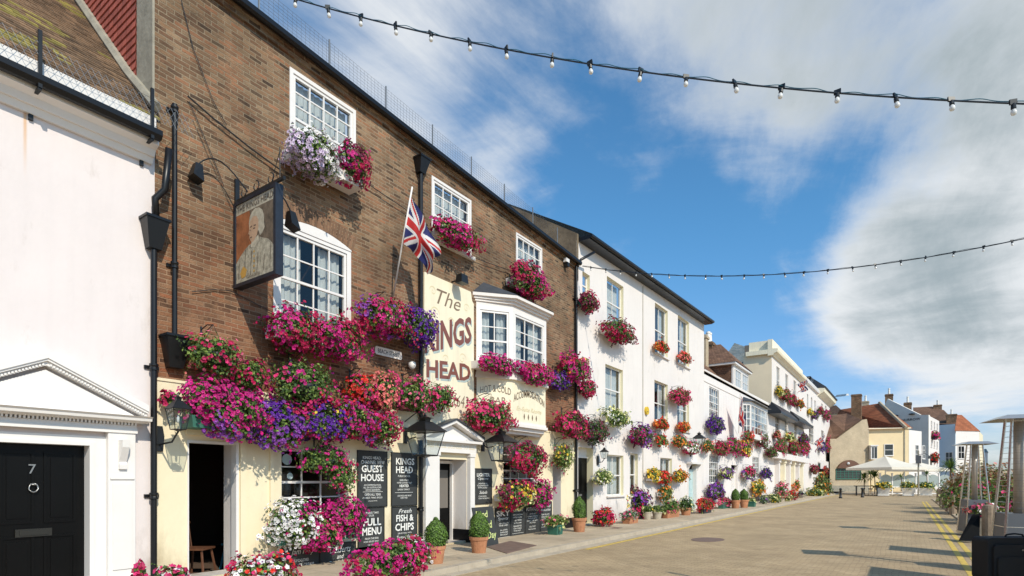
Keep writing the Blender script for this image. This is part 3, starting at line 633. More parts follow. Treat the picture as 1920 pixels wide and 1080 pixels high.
def downpipe(name, label, s, zt, zb, r=.045, d=.09, hop=None, group='black rainwater pipes', collars=(), X0=-9.0, base=None):
    root = thing(name, (X0 + d, s, zb), label, 'drainpipe', group); fr = Fr((X0, 0, 0), (0, 1, 0), (1, 0, 0)); m = MB(fr); m.lathe(s, d, [(r, zb), (r, zt)], 12)
    for c in collars: m.lathe(s, d, [(r + .004, c - .05), (r + .018, c - .045), (r + .018, c - .02), (r + .008, c), (r + .018, c + .02), (r + .018, c + .045), (r + .004, c + .05)], 12); m.box(s - r * 2.3, s + r * 2.3, 0, .03, c - .025, c + .025)
    m.build('pipe', 'black_paint', root, False)
    for (w, z0, z1) in (hop or ()):
        h = MB(fr); k = .5
        h.add([(s - w * .28, d - .07, z0), (s + w * .28, d - .07, z0), (s + w * .28, d + .06, z0), (s - w * .28, d + .06, z0), (s - w * .5, d - .08, z1), (s + w * .5, d - .08, z1), (s + w * .5, d + w * .5, z1), (s - w * .5, d + w * .5, z1)],
              [(0, 3, 2, 1), (4, 5, 6, 7), (0, 1, 5, 4), (1, 2, 6, 5), (2, 3, 7, 6), (3, 0, 4, 7)]); h.box(s - w * .55, s + w * .55, d - .085, d + w * .56, z1, z1 + .035); h.build('hopper', 'black_paint', root)
    return root
# ================================================================ THE SETTING
def sheet(name, pts, z, mat):
    m = MB(WLD); m.add([(x, y, z) for x, y in pts], [tuple(range(len(pts)))]); return tag(m.build(name, mat, base=(0, 0, 0)), kind='structure')
material('earth', (.2, .17, .12), .95, .2, .5); material('sea_water', (.05, .11, .13), .12, .1, .4, bump=.4, bscale=2)
sheet('ground', [(-900, -300), (60, -300), (60, 900), (-900, 900)], -.03, 'earth')
sheet('sea', [(60.01, -300), (1500, -300), (1500, 1500), (60.01, 1500)], -1.2, 'sea_water')
KX = -6.62
road = MB(WLD); road.add([(KX, -12, 0), (1.75, -12, 0), (1.75, 56, 0), (3.4, 62, 0), (11, 66, 0), (26, 66, 0), (26, 73.2, 0), (-3, 69.5, 0), (-14, 90, 0), (-14, 110, 0), (-9, 110, 0), (-7.4, 93, 0), (-7.0, 76, 0)],
    [(0, 1, 2, 3, 4, 5, 6, 7, 12), (12, 7, 8, 9, 10, 11)]); tag(road.build('road', 'block_paving', base=(0, 0, 0)), kind='structure')
pv = MB(WLD); pv.box(-9.05, KX - .15, -12, 92.5, -.02, .1); pv.box(-30, -9.05, 92, 92.4, -.02, .1)
tag(pv.build('pavement', 'paving_slab', base=(0, 0, 0)), kind='structure')
kb = MB(WLD); y = -12
rk = random.Random(3)
while y < 92: kb.box(KX - .15, KX, y, y + .895, -.02, .108 + rk.uniform(-.003, .003)); y += .9
tag(kb.build('kerb', 'kerb_stone', base=(0, 0, 0)), kind='structure')
gu = MB(WLD); y = -12
while y < 92: gu.box(KX + .002, KX + .24, y, y + .44, -.02, .006); y += .45
tag(gu.build('gutter_setts', 'kerb_stone', base=(0, 0, 0)), kind='structure')
pr = MB(WLD); pr.box(1.75, 60, -12, 60, -.02, .05); tag(pr.build('promenade', 'paving_slab', base=(0, 0, 0)), kind='structure')
fp = MB(WLD); fp.add([(-2.8, 69.6, 0), (26, 73.3, 0), (40, 75, 0), (40, 120, 0), (-20, 120, 0), (-13.8, 90, 0), (-2.8, 69.6, .1), (26, 73.3, .1), (40, 75, .1), (40, 120, .1), (-20, 120, .1), (-13.8, 90, .1)],
    [(6, 7, 8, 9, 10, 11), (0, 1, 7, 6), (1, 2, 8, 7), (5, 0, 6, 11)]); tag(fp.build('far_pavement', 'paving_slab', base=(0, 0, 0)), kind='structure')
yl = MB(WLD)
def stripe(x0, y0, x1, y1, w=.055):
    n = 40
    for i in range(n):
        a, b = i / n, (i + 1) / n; yl.add([(x0 + (x1 - x0) * a - w, y0 + (y1 - y0) * a, .005), (x0 + (x1 - x0) * a + w, y0 + (y1 - y0) * a, .005), (x0 + (x1 - x0) * b + w, y0 + (y1 - y0) * b, .005), (x0 + (x1 - x0) * b - w, y0 + (y1 - y0) * b, .005)], [(0, 1, 2, 3)])
stripe(.90, -8, .98, 53); stripe(1.12, -8, 1.20, 53); stripe(-6.22, 12, -6.28, 30); stripe(-6.28, 30, -6.1, 74)
tag(yl.build('road_marking', 'yellow_paint', base=(0, 0, 0)), kind='structure')
# ================================================================ HOUSE 7 (white, at the left edge)
SP = F(290, 500)[0]                                    # where house 7 ends and the pub begins
h7 = thing('terraced_house', (-9, 1.0, 0), 'pink-white rendered house with pedimented doorway beside the brick pub', 'house', 'houses along the street')
dr1 = F(158, 900, -.14)[0]; dr0 = dr1 - .98
wall('wall', h7, 'plaster_pink', -2, SP, .1, 6.62, [(dr0 - .02, dr1 + .02, .16, 2.13, .2)])
shell(h7, -2, SP, .0, 6.6)
rust_streak('plaster_pink', F(47, 250)[0], F(47, 345)[1], F(47, 213)[1], .03)
# cornice below the gutter, gutter, fascia
c = MB(); c.profile([(0, 6.22), (.05, 6.22), (.09, 6.3), (.12, 6.3), (.16, 6.38), (.26, 6.42), (.26, 6.5), (0, 6.5)], -2, SP - .05); c.build('cornice', 'gloss_white', h7)
g = MB(); g.profile([(.26, 6.50), (.30, 6.45), (.36, 6.45), (.40, 6.50), (.40, 6.57), (.375, 6.57), (.36, 6.5), (.30, 6.49), (.28, 6.57), (.26, 6.57)], -2, SP - .06); g.build('gutter', 'black_paint', h7)
g = MB(); g.box(-2, SP - .08, .08, .24, 6.53, 6.80); g.build('fascia', 'gloss_white', h7)
rf = MB(Fr((-8.78, 0, 6.80), (0, 1, 0), (-1, 0, 0))); rr = random.Random(5); th = R(46); i = 0
for c_ in range(46):
    off = .5 * (c_ % 2) * .17; s = SP - .02 - off
    while s > 1.2:
        n0 = c_ * .1 * math.cos(th); v0 = c_ * .1 * math.sin(th); j = rr.uniform(-.006, .006); w = .165 * (1 if s < SP - .1 or off else 1); a = s - w
        t0 = .022 + j; n1 = n0 + .16 * math.cos(th - .1); v1 = v0 + .16 * math.sin(th - .1)
        yb = rr.random(); mt = 1 if noise.noise(Vector((s * .9, c_ * .12, 3))) + rr.uniform(-.3, .3) > .28 else 0
        rf.add([(a, n0, v0 + j), (s, n0, v0 + j), (s, n0 - .012, v0 + t0), (a, n0 - .012, v0 + t0), (a, n1, v1 + t0), (s, n1, v1 + t0)], [(0, 1, 2, 3), (3, 2, 5, 4), (0, 3, 4), (1, 5, 2)], mt); s -= .17
rf.build('roof', ['tile_geo', 'tile_lichen'], h7)
rb = MB(WLD); rb.quad((-8.80, -2, 6.78), (-8.80, SP, 6.78), (-13, SP, 11.1), (-13, -2, 11.1)); rb.build('roof_base', 'roof_tile', h7)
# wire guard above the gutter
g = MB(); p0, p1 = 1.2, SP + .38; zA, zB = 6.70, 6.98
for k in range(1, 3): g.tube([(p0, .36, zA + .14 * k), (p1 - .3, .36, zA + .14 * k)], .003, 3)
s = p0
while s < p1 - .1: g.tube([(s, .36, zA), (s + .16, .36, zB)], .0028, 3); g.tube([(s + .16, .36, zA), (s, .36, zB)], .0028, 3); s += .08
g.build('guard_netting', 'wire', h7)
g = MB()
for px in (72, 282): s = F(px, 150, .3)[0]; g.box(s - .02, s + .02, .34, .375, 6.42, 7.12); g.box(s - .02, s + .02, .03, .36, 6.40, 6.43); g.box(s - .022, s + .022, .0, .035, 6.15, 6.43)
g.build_each('guard_post', 'black_iron', h7)
# doorway: lining, pilaster, entablature, pediment
dw = MB(); pL0, pL1 = F(203, 900, .12)[0], F(254, 900, .12)[0]; mid = (dr0 + dr1) / 2; mL1, mL0 = 2 * mid - pL0, 2 * mid - pL1
dw.box(dr1, dr1 + .055, -.19, .05, .1, 2.16); dw.box(dr0 - .055, dr0, -.19, .05, .1, 2.16); dw.box(dr0, dr1, -.19, .05, 2.11, 2.16)
dw.box(dr1 + .055, pL0, .0, .035, .1, 2.24); dw.box(mL1, dr0 - .055, .0, .035, .1, 2.24); dw.box(dr0 - .055, dr1 + .055, .0, .035, 2.16, 2.24)
dw.build_each('door_lining', 'gloss_white', h7)
for a, b in ((pL0, pL1), (mL0, mL1)):
    p = MB(); p.box(a, b, .0, .12, .1, 2.30); p.box(a - .02, b + .02, .0, .15, .1, .32); p.box(a + .05, b - .05, .12, .135, .42, 1.60); p.box(a + .02, b - .02, .12, .14, 1.66, 1.69)
    q = (a + b) / 2; p.profile([(.12, 1.80), (.16, 1.80), (.165, 1.86), (.15, 1.9), (.2, 2.0), (.25, 2.10), (.26, 2.2), (.12, 2.2)], q - .045, q + .045)
    p.build_each('pilaster', 'gloss_white', h7)
en = MB(); e0, e1 = mL0 - .02, pL1 + .02; zc = 2.30
en.box(e0, e1, .0, .14, zc, zc + .05); en.box(e0, e1, 0, .12, zc + .05, zc + .11); zt = zc + .11
s = e0
while s < e1 - .03: en.box(s, s + .022, .12, .16, zt, zt + .035); s += .042
en.profile([(0, zt + .035), (.17, zt + .035), (.20, zt + .05), (.30, zt + .06), (.31, zt + .10), (.34, zt + .12), (0, zt + .12)], e0 - .12, e1 + .12)
ap = .56; zb = zt + .12; A0, A1 = e0 - .12, e1 + .12; am = (A0 + A1) / 2
en.prism([(A0 + .1, zb), (A1 - .1, zb), (am, zb + ap - .05)], .0, .11)
for sg, (x0, x1) in ((1, (A0, am)), (-1, (A1, am))):
    for (lo, hi, dd) in ((.0, .055, .15), (.055, .085, .19), (.085, .175, .21)):
        en.prism([(x0, zb + lo), (x1, zb + ap + lo), (x1, zb + ap + hi), (x0, zb + hi)], .0, dd)
    for k in range(34):
        u = x0 + (x1 - x0) * (k + .8) / 35; v = zb + ap * (k + .8) / 35; en.box(u - .011, u + .011, .15, .17, v + .01, v + .035)
en.build('pediment', 'gloss_white', h7)
dd = panel_door(h7, dr0, dr1, .16, 2.11, -.14, 'black_door', rows=((.05, .40), (.48, .95)))
m = MB(); mc = (dr0 + dr1) / 2 ; st = MB(); st.box(dr0 - .3, dr1 + .3, 0, .35, .1, .16); st.build('doorstep', 'stone_white', h7)
k7 = F(62, 910, -.12)[0]
m.lathe(k7, -.115, [(.035, 1.585), (.035, 1.6)], 12)
m.tube([(k7 + .048 * math.sin(a * .628), -.10, 1.55 + .055 * math.cos(a * .628)) for a in range(11)], .009, 6); m.build('knocker', 'nickel', dd, True)
m = MB(); l0, l1 = F(28, 1017, -.12)[0], F(97, 1017, -.12)[0]; m.box(l0, l1, -.125, -.108, .93, 1.03); m.box(l0 + .04, l1 - .04, -.108, -.098, .95, 1.01); m.build('letter_plate', 'bronze', dd)
m = MB(); write(m, '7', k7 - .045, k7 + .03, 1.73, 1.85, -.121, bold=.0); m.build('number', 'nickel', dd)
# ================================================================ THE PUB
SE = F(1081, 700)[0]
pub = thing('pub_building', (-9, 10, 0), 'brown brick pub with cream ground floor and bow window', 'pub', 'houses along the street')
def op(xa, xb, yt, yb): a = F(xa, yt); b = F(xb, yt); return a[0], b[0], F(xa, yb)[1], a[1]
T1 = op(549, 661, 137, 275); T2 = op(812, 880, 336, 446); T3 = op(969, 1014, 440, 528)
M1 = list(op(522, 650, 440, 590)); M1[2] = 4.38; M1[3] = 6.08
bayo = (11.4, 14.4, 4.25, 6.2, .25)
ZB = 3.14
top = lambda s: 9.52 - (s - SP) * .052
wall('brick_wall', pub, 'brown_brick', SP, SE, ZB, 9.52, [T1, T2, T3, tuple(M1), bayo], slope=.052 * (SE - SP), rev=.16)
doorA = (F(350, 900)[0], F(446, 900)[0], .14, 2.26, .45)
winA = (F(527, 900)[0], F(645, 900)[0], 1.0, 2.22, .18)
doorB = (F(817, 900)[0], F(874, 900)[0], .14, 2.15, .55)
winB = (F(943, 900)[0], F(1006, 900)[0], 1.2, 2.62, .2)
pasg = (F(1036, 900)[0], F(1051, 900)[0], .12, 2.45, 1.0)
wall('painted_wall', pub, 'plaster_cream', SP, SE, .1, ZB, [doorA, winA, doorB, winB, pasg], n=.012, rmat='plaster_white')
shell(pub, SP, SE, .05, 8.8, mat='dark_interior')
fl = MB(WLD); fl.quad((-13.9, SP, 3.0), (-9.3, SP, 3.0), (-9.3, SE, 3.0), (-13.9, SE, 3.0)); fl.quad((-9.3, 7.6, .06), (-13.9, 7.6, .06), (-13.9, 7.6, 8.7), (-9.3, 7.6, 8.7)); fl.quad((-9.3, 8.8, .06), (-13.9, 8.8, .06), (-13.9, 8.8, 8.7), (-9.3, 8.8, 8.7)); fl.build('inner_floor', 'dark_interior', pub)
m = MB(); m.prism([(SP, ZB - .03), (SE, ZB - .03), (SE, ZB + .01), (SP, ZB + .01)], .0, .03); m.build('ledge', 'plaster_cream', pub)
# black plinths at the foot of the wall
m = MB(); m.box(doorB[1] + .02, winB[0] - .5, .012, .05, .1, .40); m.box(SP + .3, doorA[0], .012, .03, .1, .28); m.box(pasg[1] + .02, SE, .012, .05, .1, .42); m.box(doorA[1], 9.2, .012, .035, .1, .3); m.build_each('plinth', 'black_paint', pub)
# eaves: corbelled brick, gutter, tiles, chicken-wire guard
n_ = 30
def along(mb, prof, s0, s1, dz=0, mt=0):
    k = 24
    for i in range(k):
        a, b = s0 + (s1 - s0) * i / k, s0 + (s1 - s0) * (i + 1) / k; za, zb_ = top(a) + dz, top(b) + dz; q = len(prof)
        mb.add([(a, n, za + v) for n, v in prof] + [(b, n, zb_ + v) for n, v in prof], [(j, (j + 1) % q, (j + 1) % q + q, j + q) for j in range(q)], mt)
m = MB(); along(m, [(0, -.22), (.05, -.22), (.05, -.14), (.10, -.14), (.10, -.03), (0, -.03)], SP, SE); m.build('eaves_course', 'brown_brick', pub)
m = MB(); along(m, [(.11, -.06), (.13, -.12), (.19, -.13), (.235, -.10), (.24, -.02), (.22, -.02), (.13, -.03)], SP, SE - .05); m.build('gutter', 'black_paint', pub)
m = MB(WLD)
def rq(s, x, z): return (x, s, z)
m.add([rq(SP - .02, -8.84, top(SP) - .02), rq(SE, -8.84, top(SE) - .02), rq(SE, -13, top(SE) + 2.9), rq(SP - .02, -13, top(SP) + 2.9), rq(SP - .02, -8.9, top(SP) - .1), rq(SE, -8.9, top(SE) - .1)], [(0, 1, 2, 3), (0, 4, 5, 1)]); m.build('roof', 'roof_tile', pub)
m = MB(); k = 110; s0, s1 = SP + 1.5, SE - 1.6
for i in range(k + 1): s = s0 + (s1 - s0) * i / k; m.tube([(s, .2, top(s)), (s, .2, top(s) + .42)], .0022, 3)
for v in (.06, .12, .18, .24, .30, .36, .42): m.tube([(s0, .2, top(s0) + v), (s1, .2, top(s1) + v)], .0022, 3)
m.build('guard_netting', 'wire', pub)
m = MB()
for i in range(8): s = s0 + (s1 - s0) * i / 7; m.box(s - .012, s + .012, .19, .21, top(s) - .02, top(s) + .47)
m.build_each('guard_post', 'wire', pub)
# flank wall rising over the roof of house 7: concrete strip and red hung tiles
m = MB(WLD); m.box(-9.52, -9.001, SP - .03, SP + .2, 6.5, 12); m.build('flank_strip', 'mortar_grey', pub)
m = MB(WLD); z = 7.0
while z < 12.5:
    x = -9.53
    while x > -13: m.add([(x, SP - .045, z), (x - .16, SP - .045, z), (x - .16, SP - .012, z + .26), (x, SP - .012, z + .26), (x, SP - .03, z), (x - .16, SP - .03, z)], [(0, 1, 2, 3), (0, 4, 5, 1)]); x -= .165
    z += .125
m.build('tile_hanging', 'red_hung_tile', pub)
m = MB(WLD); m.box(-13.9, -9.53, SP - .01, SP + .2, 6.5, 12.5); m.build('flank_wall', 'brown_brick', pub)
m = MB(WLD); m.tube([(-8.85, SP - .05, 7.02), (-9.7, SP - .06, 7.82), (-12.5, SP - .06, 10.75)], .075, 6); m.build('mortar_fillet', 'mortar_grey', pub)
# windows
window(pub, *T1, d=-.05, cols=4, rows=(2, 3), curt='full', outer=.07, sill=.09)
window(pub, *T2, d=-.05, cols=4, rows=(2, 3), curt='full', outer=.06, sill=.09)
window(pub, *T3, d=-.05, cols=4, rows=(2, 2), curt='full', outer=.05)
window(pub, *M1, d=-.06, cols=4, rows=(2, 2), curt='net', outer=.10, arch=.16)
window(pub, *winA[:4], d=-.12, cols=3, rows=(2, 2), curt=None, outer=.0)
window(pub, *winB[:4], d=-.1, cols=4, rows=(3, 3), curt=None)
# gauged brick arch over the middle window
m = MB(); a0, a1 = M1[0] - .16, M1[1] + .16; rr = random.Random(8); k = 30
for i in range(k):
    q = (i + .5) / k * 2 - 1; u = (a0 + a1) / 2 + q * (a1 - a0) / 2; v = M1[3] + .10 + .17 * (1 - q * q); lean = q * .09; hw = (a1 - a0) / k / 2 - .005; o_ = rr.uniform(.002, .008)
    m.add([(u - hw, o_, v), (u + hw, o_, v), (u + hw + lean, o_, v + .3), (u - hw + lean, o_, v + .3), (u - hw, 0, v), (u + hw, 0, v)], [(0, 1, 2, 3), (0, 4, 5, 1)])
material('arch_brick', (.19, .105, .06), .9, .25, 9, isl=.3); m.build('brick_arch', 'arch_brick', pub)
# doors
f = MB(); a, b = doorA[0], doorA[1]
f.box(b - .045, b, -.12, .03, .14, 2.26); f.box(a, a + .02, -.12, .03, .14, 2.26); f.box(a + .02, b - .045, -.12, .03, 2.22, 2.26); f.build('door_frame', 'gloss_white', pub)
f = MB(); f.box(b + .02, b + .12, .012, .05, .1, 2.45); f.box(b + .55, b + .62, .012, .05, .1, 2.45); f.box(a - .03, b + .62, .012, .06, 2.34, 2.46); f.build_each('pilaster', 'plaster_cream', pub)
f = MB(); a, b = doorB[0], doorB[1]; p0, p1 = F(799, 900, .14)[0], F(891, 900, .14)[0]
for x0, x1 in ((p0, a - .01), (b + .01, p1)):
    f.box(x0, x1, .012, .13, .1, 2.28); f.box(x0 - .02, x1 + .02, .012, .15, 2.22, 2.30); f.box(x0 - .015, x1 + .015, .012, .14, .1, .3)
f.box(p0 - .05, p1 + .05, .012, .14, 2.30, 2.54); f.box(p0 - .16, p1 + .16, .012, .26, 2.54, 2.60); apz = 3.0; pm_ = (p0 + p1) / 2
f.prism([(p0 - .06, 2.6), (p1 + .06, 2.6), (pm_, apz - .04)], .012, .12)
for x0 in (p0 - .18, p1 + .18): f.prism([(x0, 2.6), (pm_, apz), (pm_, apz + .07), (x0, 2.68)], .012, .28)
pp_ = f.build('porch', 'gloss_white', pub)
f = MB(); write(f, 'FREE HOUSE LICENSED TO SELL', p0 + .02, p1 - .02, 2.40, 2.50, .142); f.build('lettering', 'letter_gold', pp_)
f = MB()
for x0, x1 in ((p0 - .18, pm_), (p1 + .18, pm_)): f.prism([(x0, 2.683), (x1, apz + .073), (x1, apz + .11), (x0, 2.72)], .012, .31)
f.build('porch_roof', 'lead', pub)
f = MB(); f.box(b - .03, p1, .13, .15, .1, .42); f.box(b - .02, b + .002, -.5, .12, .1, .42); f.box(p0, a + .01, .13, .15, .1, .4); f.build_each('plinth', 'black_paint', pub)
f = MB(); w_ = (b - a); f.box(a, b, -.56, -.52, .14, 2.15)
f.build('door', 'black_door', pub)
f = MB(); f.box(a + .1, b - .1, -.52, -.515, .95, 1.9); f.build('door_glass', 'room', pub)
f = MB(); f.box(a + .001, a + .06, -.5, -.4, .14, 2.13); f.box(b - .05, b - .001, -.5, -.42, .14, 2.13); f.box(a + .06, b - .05, -.5, -.42, 2.06, 2.13); f.build('door_frame', 'gloss_white', pub)
f = MB(); a, b = pasg[0], pasg[1]; f.box(a, b, -.9, -.85, .12, 2.4); f.build('door', 'black_door', pub)
# notice stickers in the ground-floor window
f = MB(); a = winA[0] + .18; f.lathe(a, -.095, [(.07, 0), (.07, 0)], 3)
f = MB(); f.prism([(a + .1 * math.cos(k), 2.02 + .1 * math.sin(k)) for k in [i * .524 for i in range(12)]], -.1, -.097); f.prism([(a + .06 + .06 * math.cos(k), 1.72 + .06 * math.sin(k)) for k in [i * .524 for i in range(12)]], -.1, -.097); f.build_each('window_sticker', 'light_blue', pub)
# ---- the bow window
B_ = [(11.3, .0), (12.12, .56), (13.8, .56), (14.5, .0)]
z0, z1 = 4.42, 6.12
m = MB(); m.prism([(0, 0), (0, 0), (0, 0)], 0, 0); m = MB()
def ring(mb, off, za, zb_, mt=0, inset=0.0):
    pts = [(B_[0][0] - off * .7, .0), (B_[1][0] - off * .4, B_[1][1] + off), (B_[2][0] + off * .4, B_[2][1] + off), (B_[3][0] + off * .7, .0)]
    k = 4; mb.add([(s, n, za) for s, n in pts] + [(s, n, zb_) for s, n in pts], [(0, 3, 2, 1), (4, 5, 6, 7), (0, 1, 5, 4), (1, 2, 6, 5), (2, 3, 7, 6)], mt)
for off, za, zb_ in ((.0, 6.14, 6.22), (.06, 6.22, 6.28), (.12, 6.28, 6.34), (.2, 6.34, 6.42), (.06, 4.27, 4.33), (.03, 4.33, 4.40), (.0, 3.14, 3.2), (.04, 3.06, 3.139), (-.06, 2.96, 3.059), (-.18, 2.88, 2.959)): ring(m, off, za, zb_)
m.build_each('bow_mouldings', 'plaster_white', pub)
m = MB(); ring(m, -.02, 3.2, 4.27); m.build('bow_apron', 'sign_cream', pub)
m = MB(); pts = [(B_[0][0] - .14, .0), (B_[1][0] - .08, .78), (B_[2][0] + .08, .78), (B_[3][0] + .14, .0)]
m.add([(s, n, 6.423) for s, n in pts] + [(11.6, .0, 6.78), (14.2, .0, 6.78)], [(0, 1, 4), (1, 2, 5, 4), (2, 3, 5)]); m.build('bow_roof', 'lead', pub)
for i, (cols, w0) in enumerate(((2, .1), (3, .12), (2, .08))):
    (sa, na), (sb, nb) = B_[i], B_[i + 1]; u = Vector((nb - na, sb - sa, 0)); ln = u.length; u.normalize(); nn = Vector((u.y, -u.x, 0))
    if nn.x < 0: nn = -nn
    fr = Fr((-9 + na, sa, 0), u, nn); mm = MB(fr); mm.box(.0, w0, -.1, .0, 4.4, 6.14); mm.box(ln - w0, ln, -.1, .0, 4.4, 6.14); mm.box(w0, ln - w0, -.1, .0, 6.02, 6.14); mm.box(w0, ln - w0, -.1, .0, 4.4, 4.46); mm.build('bow_post', 'gloss_white', pub)
    window(pub, w0, ln - w0, 4.46, 6.02, d=-.07, cols=cols, rows=(2, 2), fr=fr, curt='net', sill=0)
def seg_pt(i, t):   # point on the apron, facet i
    (sa, na), (sb, nb) = B_[i], B_[i + 1]; return sa + (sb - sa) * t, na + (nb - na) * t
def apron_text(txt, i, t0, t1, v0, v1, mat_i, mb, rise=0.0, **k):
    V_, F_ = text_geo(txt, k.get('shear', 0), k.get('bold', 0)); pts = []
    for x, y in V_:
        s, n = seg_pt(i, t0 + (t1 - t0) * x); pts.append((s - (.004 if i == 0 else 0), n - .012, v0 + (v1 - v0) * y + rise * math.sin(math.pi * x)))
    mb.add(pts, F_, mat_i)
m = MB(); apron_text('HOT & COLD', 0, .12, .97, 3.86, 4.04, 0, m, .07); apron_text('BAR', 0, .4, .84, 3.62, 3.80, 0, m); apron_text('BEERS & WINES', 0, .15, .85, 3.3, 3.42, 0, m)
apron_text('ACCOMMODATION', 1, .04, .95, 3.70, 3.90, 0, m, .2, bold=.01); apron_text('En-Suite Rooms', 1, .12, .86, 3.5, 3.62, 1, m, shear=.3); apron_text('C O', 2, .3, .7, 3.6, 3.8, 0, m)
for k in range(4): s, n = seg_pt(1, .34 + .12 * k); m.add([(s - .035, n - .012, 3.36), (s, n - .012, 3.27), (s + .035, n - .012, 3.36), (s, n - .012, 3.45)], [(0, 1, 2, 3)], 0)
m.build('apron_lettering', ['letter_brown', 'letter_gold'], pub)
m = MB(); apron_text('Bed & Breakfast', 1, .1, .9, 3.07, 3.13, 0, m)
# ---- the tall KINGS HEAD panel
K0, K1 = F(794, 600, .05)[0], F(888, 600, .05)[0]
ks = thing('wall_sign', (-9, (K0 + K1) / 2, 2.95), 'tall cream painted sign panel reading The Kings Head between drainpipe and bow window', 'sign')
m = MB(); zt_ = 6.36; k_ = (K1 - K0)
m.prism([(K0, 2.7), (K1, 2.7), (K1, 6.08), (K1 - .07, 6.14), (K1 - .12, 6.36), (K0 + .02, 6.36)], .02, .06); m.build('panel', 'sign_cream', ks)
m = MB(); nn = .063; W_ = K1 - K0
for dx, dz, mi_, e in ((.035, -.045, 1, 0), (0, 0, 0, .002)):
    wr = lambda u, v, x, y: (u + dx, v + dz + .62 * x * (1.0) )
    write(m, 'KINGS', K0 + .02, K1 - .1, 4.50, 5.22, nn + e, mi_, bold=.03, warp=lambda u, v, x, y: (u + dx, 4.50 + dz + .58 * x + (v - 4.5) * (1 - .08 * x)))
    write(m, 'HEAD', K0 + .08, K1 - .14, 3.98, 4.40, nn + e, mi_, bold=.03, warp=lambda u, v, x, y: (u + dx, v + dz + .14 * x))
write(m, 'The', K0 + .42, K1 - .52, 5.75, 6.10, nn, 2, shear=.35)
write(m, 'Circa 1643', K0 + .24, K1 - .22, 3.42, 3.72, nn, 2, shear=.25)
def scroll(cx, cz, r, sg, mt=3):
    p = []; 
    for i in range(26): a = i * .3; q = r * (1 - i / 30); p.append((cx + sg * q * math.cos(a), cz + q * math.sin(a)))
    for i in range(25):
        (x0, y0), (x1, y1) = p[i], p[i + 1]; w = .012; m.quad((x0, nn, y0 - w), (x1, nn, y1 - w), (x1, nn, y1 + w), (x0, nn, y0 + w), mt)
for q in ((K0 + .35, 5.5, .17, 1), (K0 + .95, 5.42, .13, -1), (K0 + 1.35, 4.62, .15, 1), (K0 + .75, 4.5, .12, -1), (K0 + .3, 6.0, .12, -1), (K1 - .3, 5.9, .12, 1), (K0 + .5, 3.2, .13, 1), (K1 - .5, 3.15, .13, -1)): scroll(*q)
m.build('lettering', ['letter_maroon', 'letter_shadow', 'letter_brown', 'letter_gold'], ks)
for v in [o for o in ks.children]: pass
# ================================================================ WHITE HOUSE WITH DEEP EAVES
SW = F(1320, 700)[0]
w1 = thing('terraced_house', (-9, 24, 0), 'tall smooth cream-white house with dark overhanging eaves beside the brick pub', 'house', 'houses along the street')
H = {}
for k, v in dict(ta=(1138, 1169, 517, 603), ts=(1092, 1106, 508, 552), tb=(1228, 1252, 567, 661), tc=(1271, 1292, 590, 680), ma=(1135, 1168, 682, 770), ms=(1091, 1105, 668, 730), mb=(1227, 1252, 712, 794), mc=(1270, 1292, 725, 805),
                 ga=(1138, 1169, 852, 930), gs=(1181, 1196, 850, 930), gc=(1238, 1260, 858, 946)).items(): H[k] = op(*v)
d1 = (F(1084, 900)[0], F(1112, 900)[0], .14, F(1084, 838)[1], .28); d2 = (F(1289, 900)[0], F(1305, 900)[0], .14, 2.45, .2)
wall('wall', w1, 'plaster_white', SE, SW, .1, 9.62, [h for h in H.values()] + [d1, d2], slope=-.45, rev=.2, rmat='reveal_cream')
shell(w1, SE, SW, .05, 9.6)
for k, h in H.items(): window(w1, *h, d=-.17, cols=2 if k in ('tb', 'tc', 'mb', 'mc', 'gc') else (2 if k in ('ta', 'ma', 'ga') else 1), rows=(1, 1), curt='full' if k in ('ta', 'ma', 'ga', 'ts', 'ms', 'gs') else 'net', sill=.07 if k[0] != 'g' else .05, fw=.05, sillmat='plaster_white')
dd = panel_door(w1, d1[0], d1[1], .16, d1[3] - .35, -.24, 'black_door', rows=((.06, .4), (.47, .94))); m = MB(); m.box(d1[0] + .5, d1[0] + .7, -.235, -.225, 1.1, 1.16); m.build('letter_plate', 'nickel', dd)
m = MB(); m.box(d1[0], d1[1], -.28, -.2, d1[3] - .34, d1[3] - .29); m.box(d1[0], d1[1], -.28, -.25, d1[3] - .29, d1[3]); m.build('door_frame', 'gloss_white', w1)
m = MB(); m.box(SE + .02, d1[0], .002, .03, .1, .42); m.box(d1[1], d1[1] + .25, .002, .03, .1, .42); m.build_each('plinth', 'black_paint', w1)
panel_door(w1, d2[0], d2[1], .16, 2.2, -.15, 'light_blue'); m = MB(); m.box(d2[0], d2[0] + .07, -.2, .04, .14, 2.4); m.box(d2[1] - .05, d2[1] + .05, -.2, .04, .14, 2.4); m.box(d2[0] - .2, d2[1] + .2, .0, .3, 2.46, 2.56)
for q in (d2[0] - .1, d2[1] + .05): m.profile([(0, 2.1), (.06, 2.15), (.12, 2.3), (.24, 2.45), (0, 2.45)], q, q + .09)
m.build_each('door_hood', 'gloss_white', w1)
ev = MB(); k = 12
for i in range(k):
    a, b = SE + .12 + (SW + .15 - SE - .12) * i / k, SE + .12 + (SW + .15 - SE - .12) * (i + 1) / k; za, zb_ = 9.62 + .45 * i / k, 9.62 + .45 * (i + 1) / k
    for pf in ([(.0, 0.0), (.42, .0), (.42, .13), (.0, .13)], [(.42, .04), (.48, .03), (.52, .07), (.52, .14), (.42, .14)]):
        q = len(pf); ev.add([(a, n, za + v) for n, v in pf] + [(b, n, zb_ + v) for n, v in pf], [(j, (j + 1) % q, (j + 1) % q + q, j + q) for j in range(q)] + [tuple(range(q)), tuple(range(2 * q - 1, q - 1, -1))])
ev.build('eaves', 'black_paint', w1)
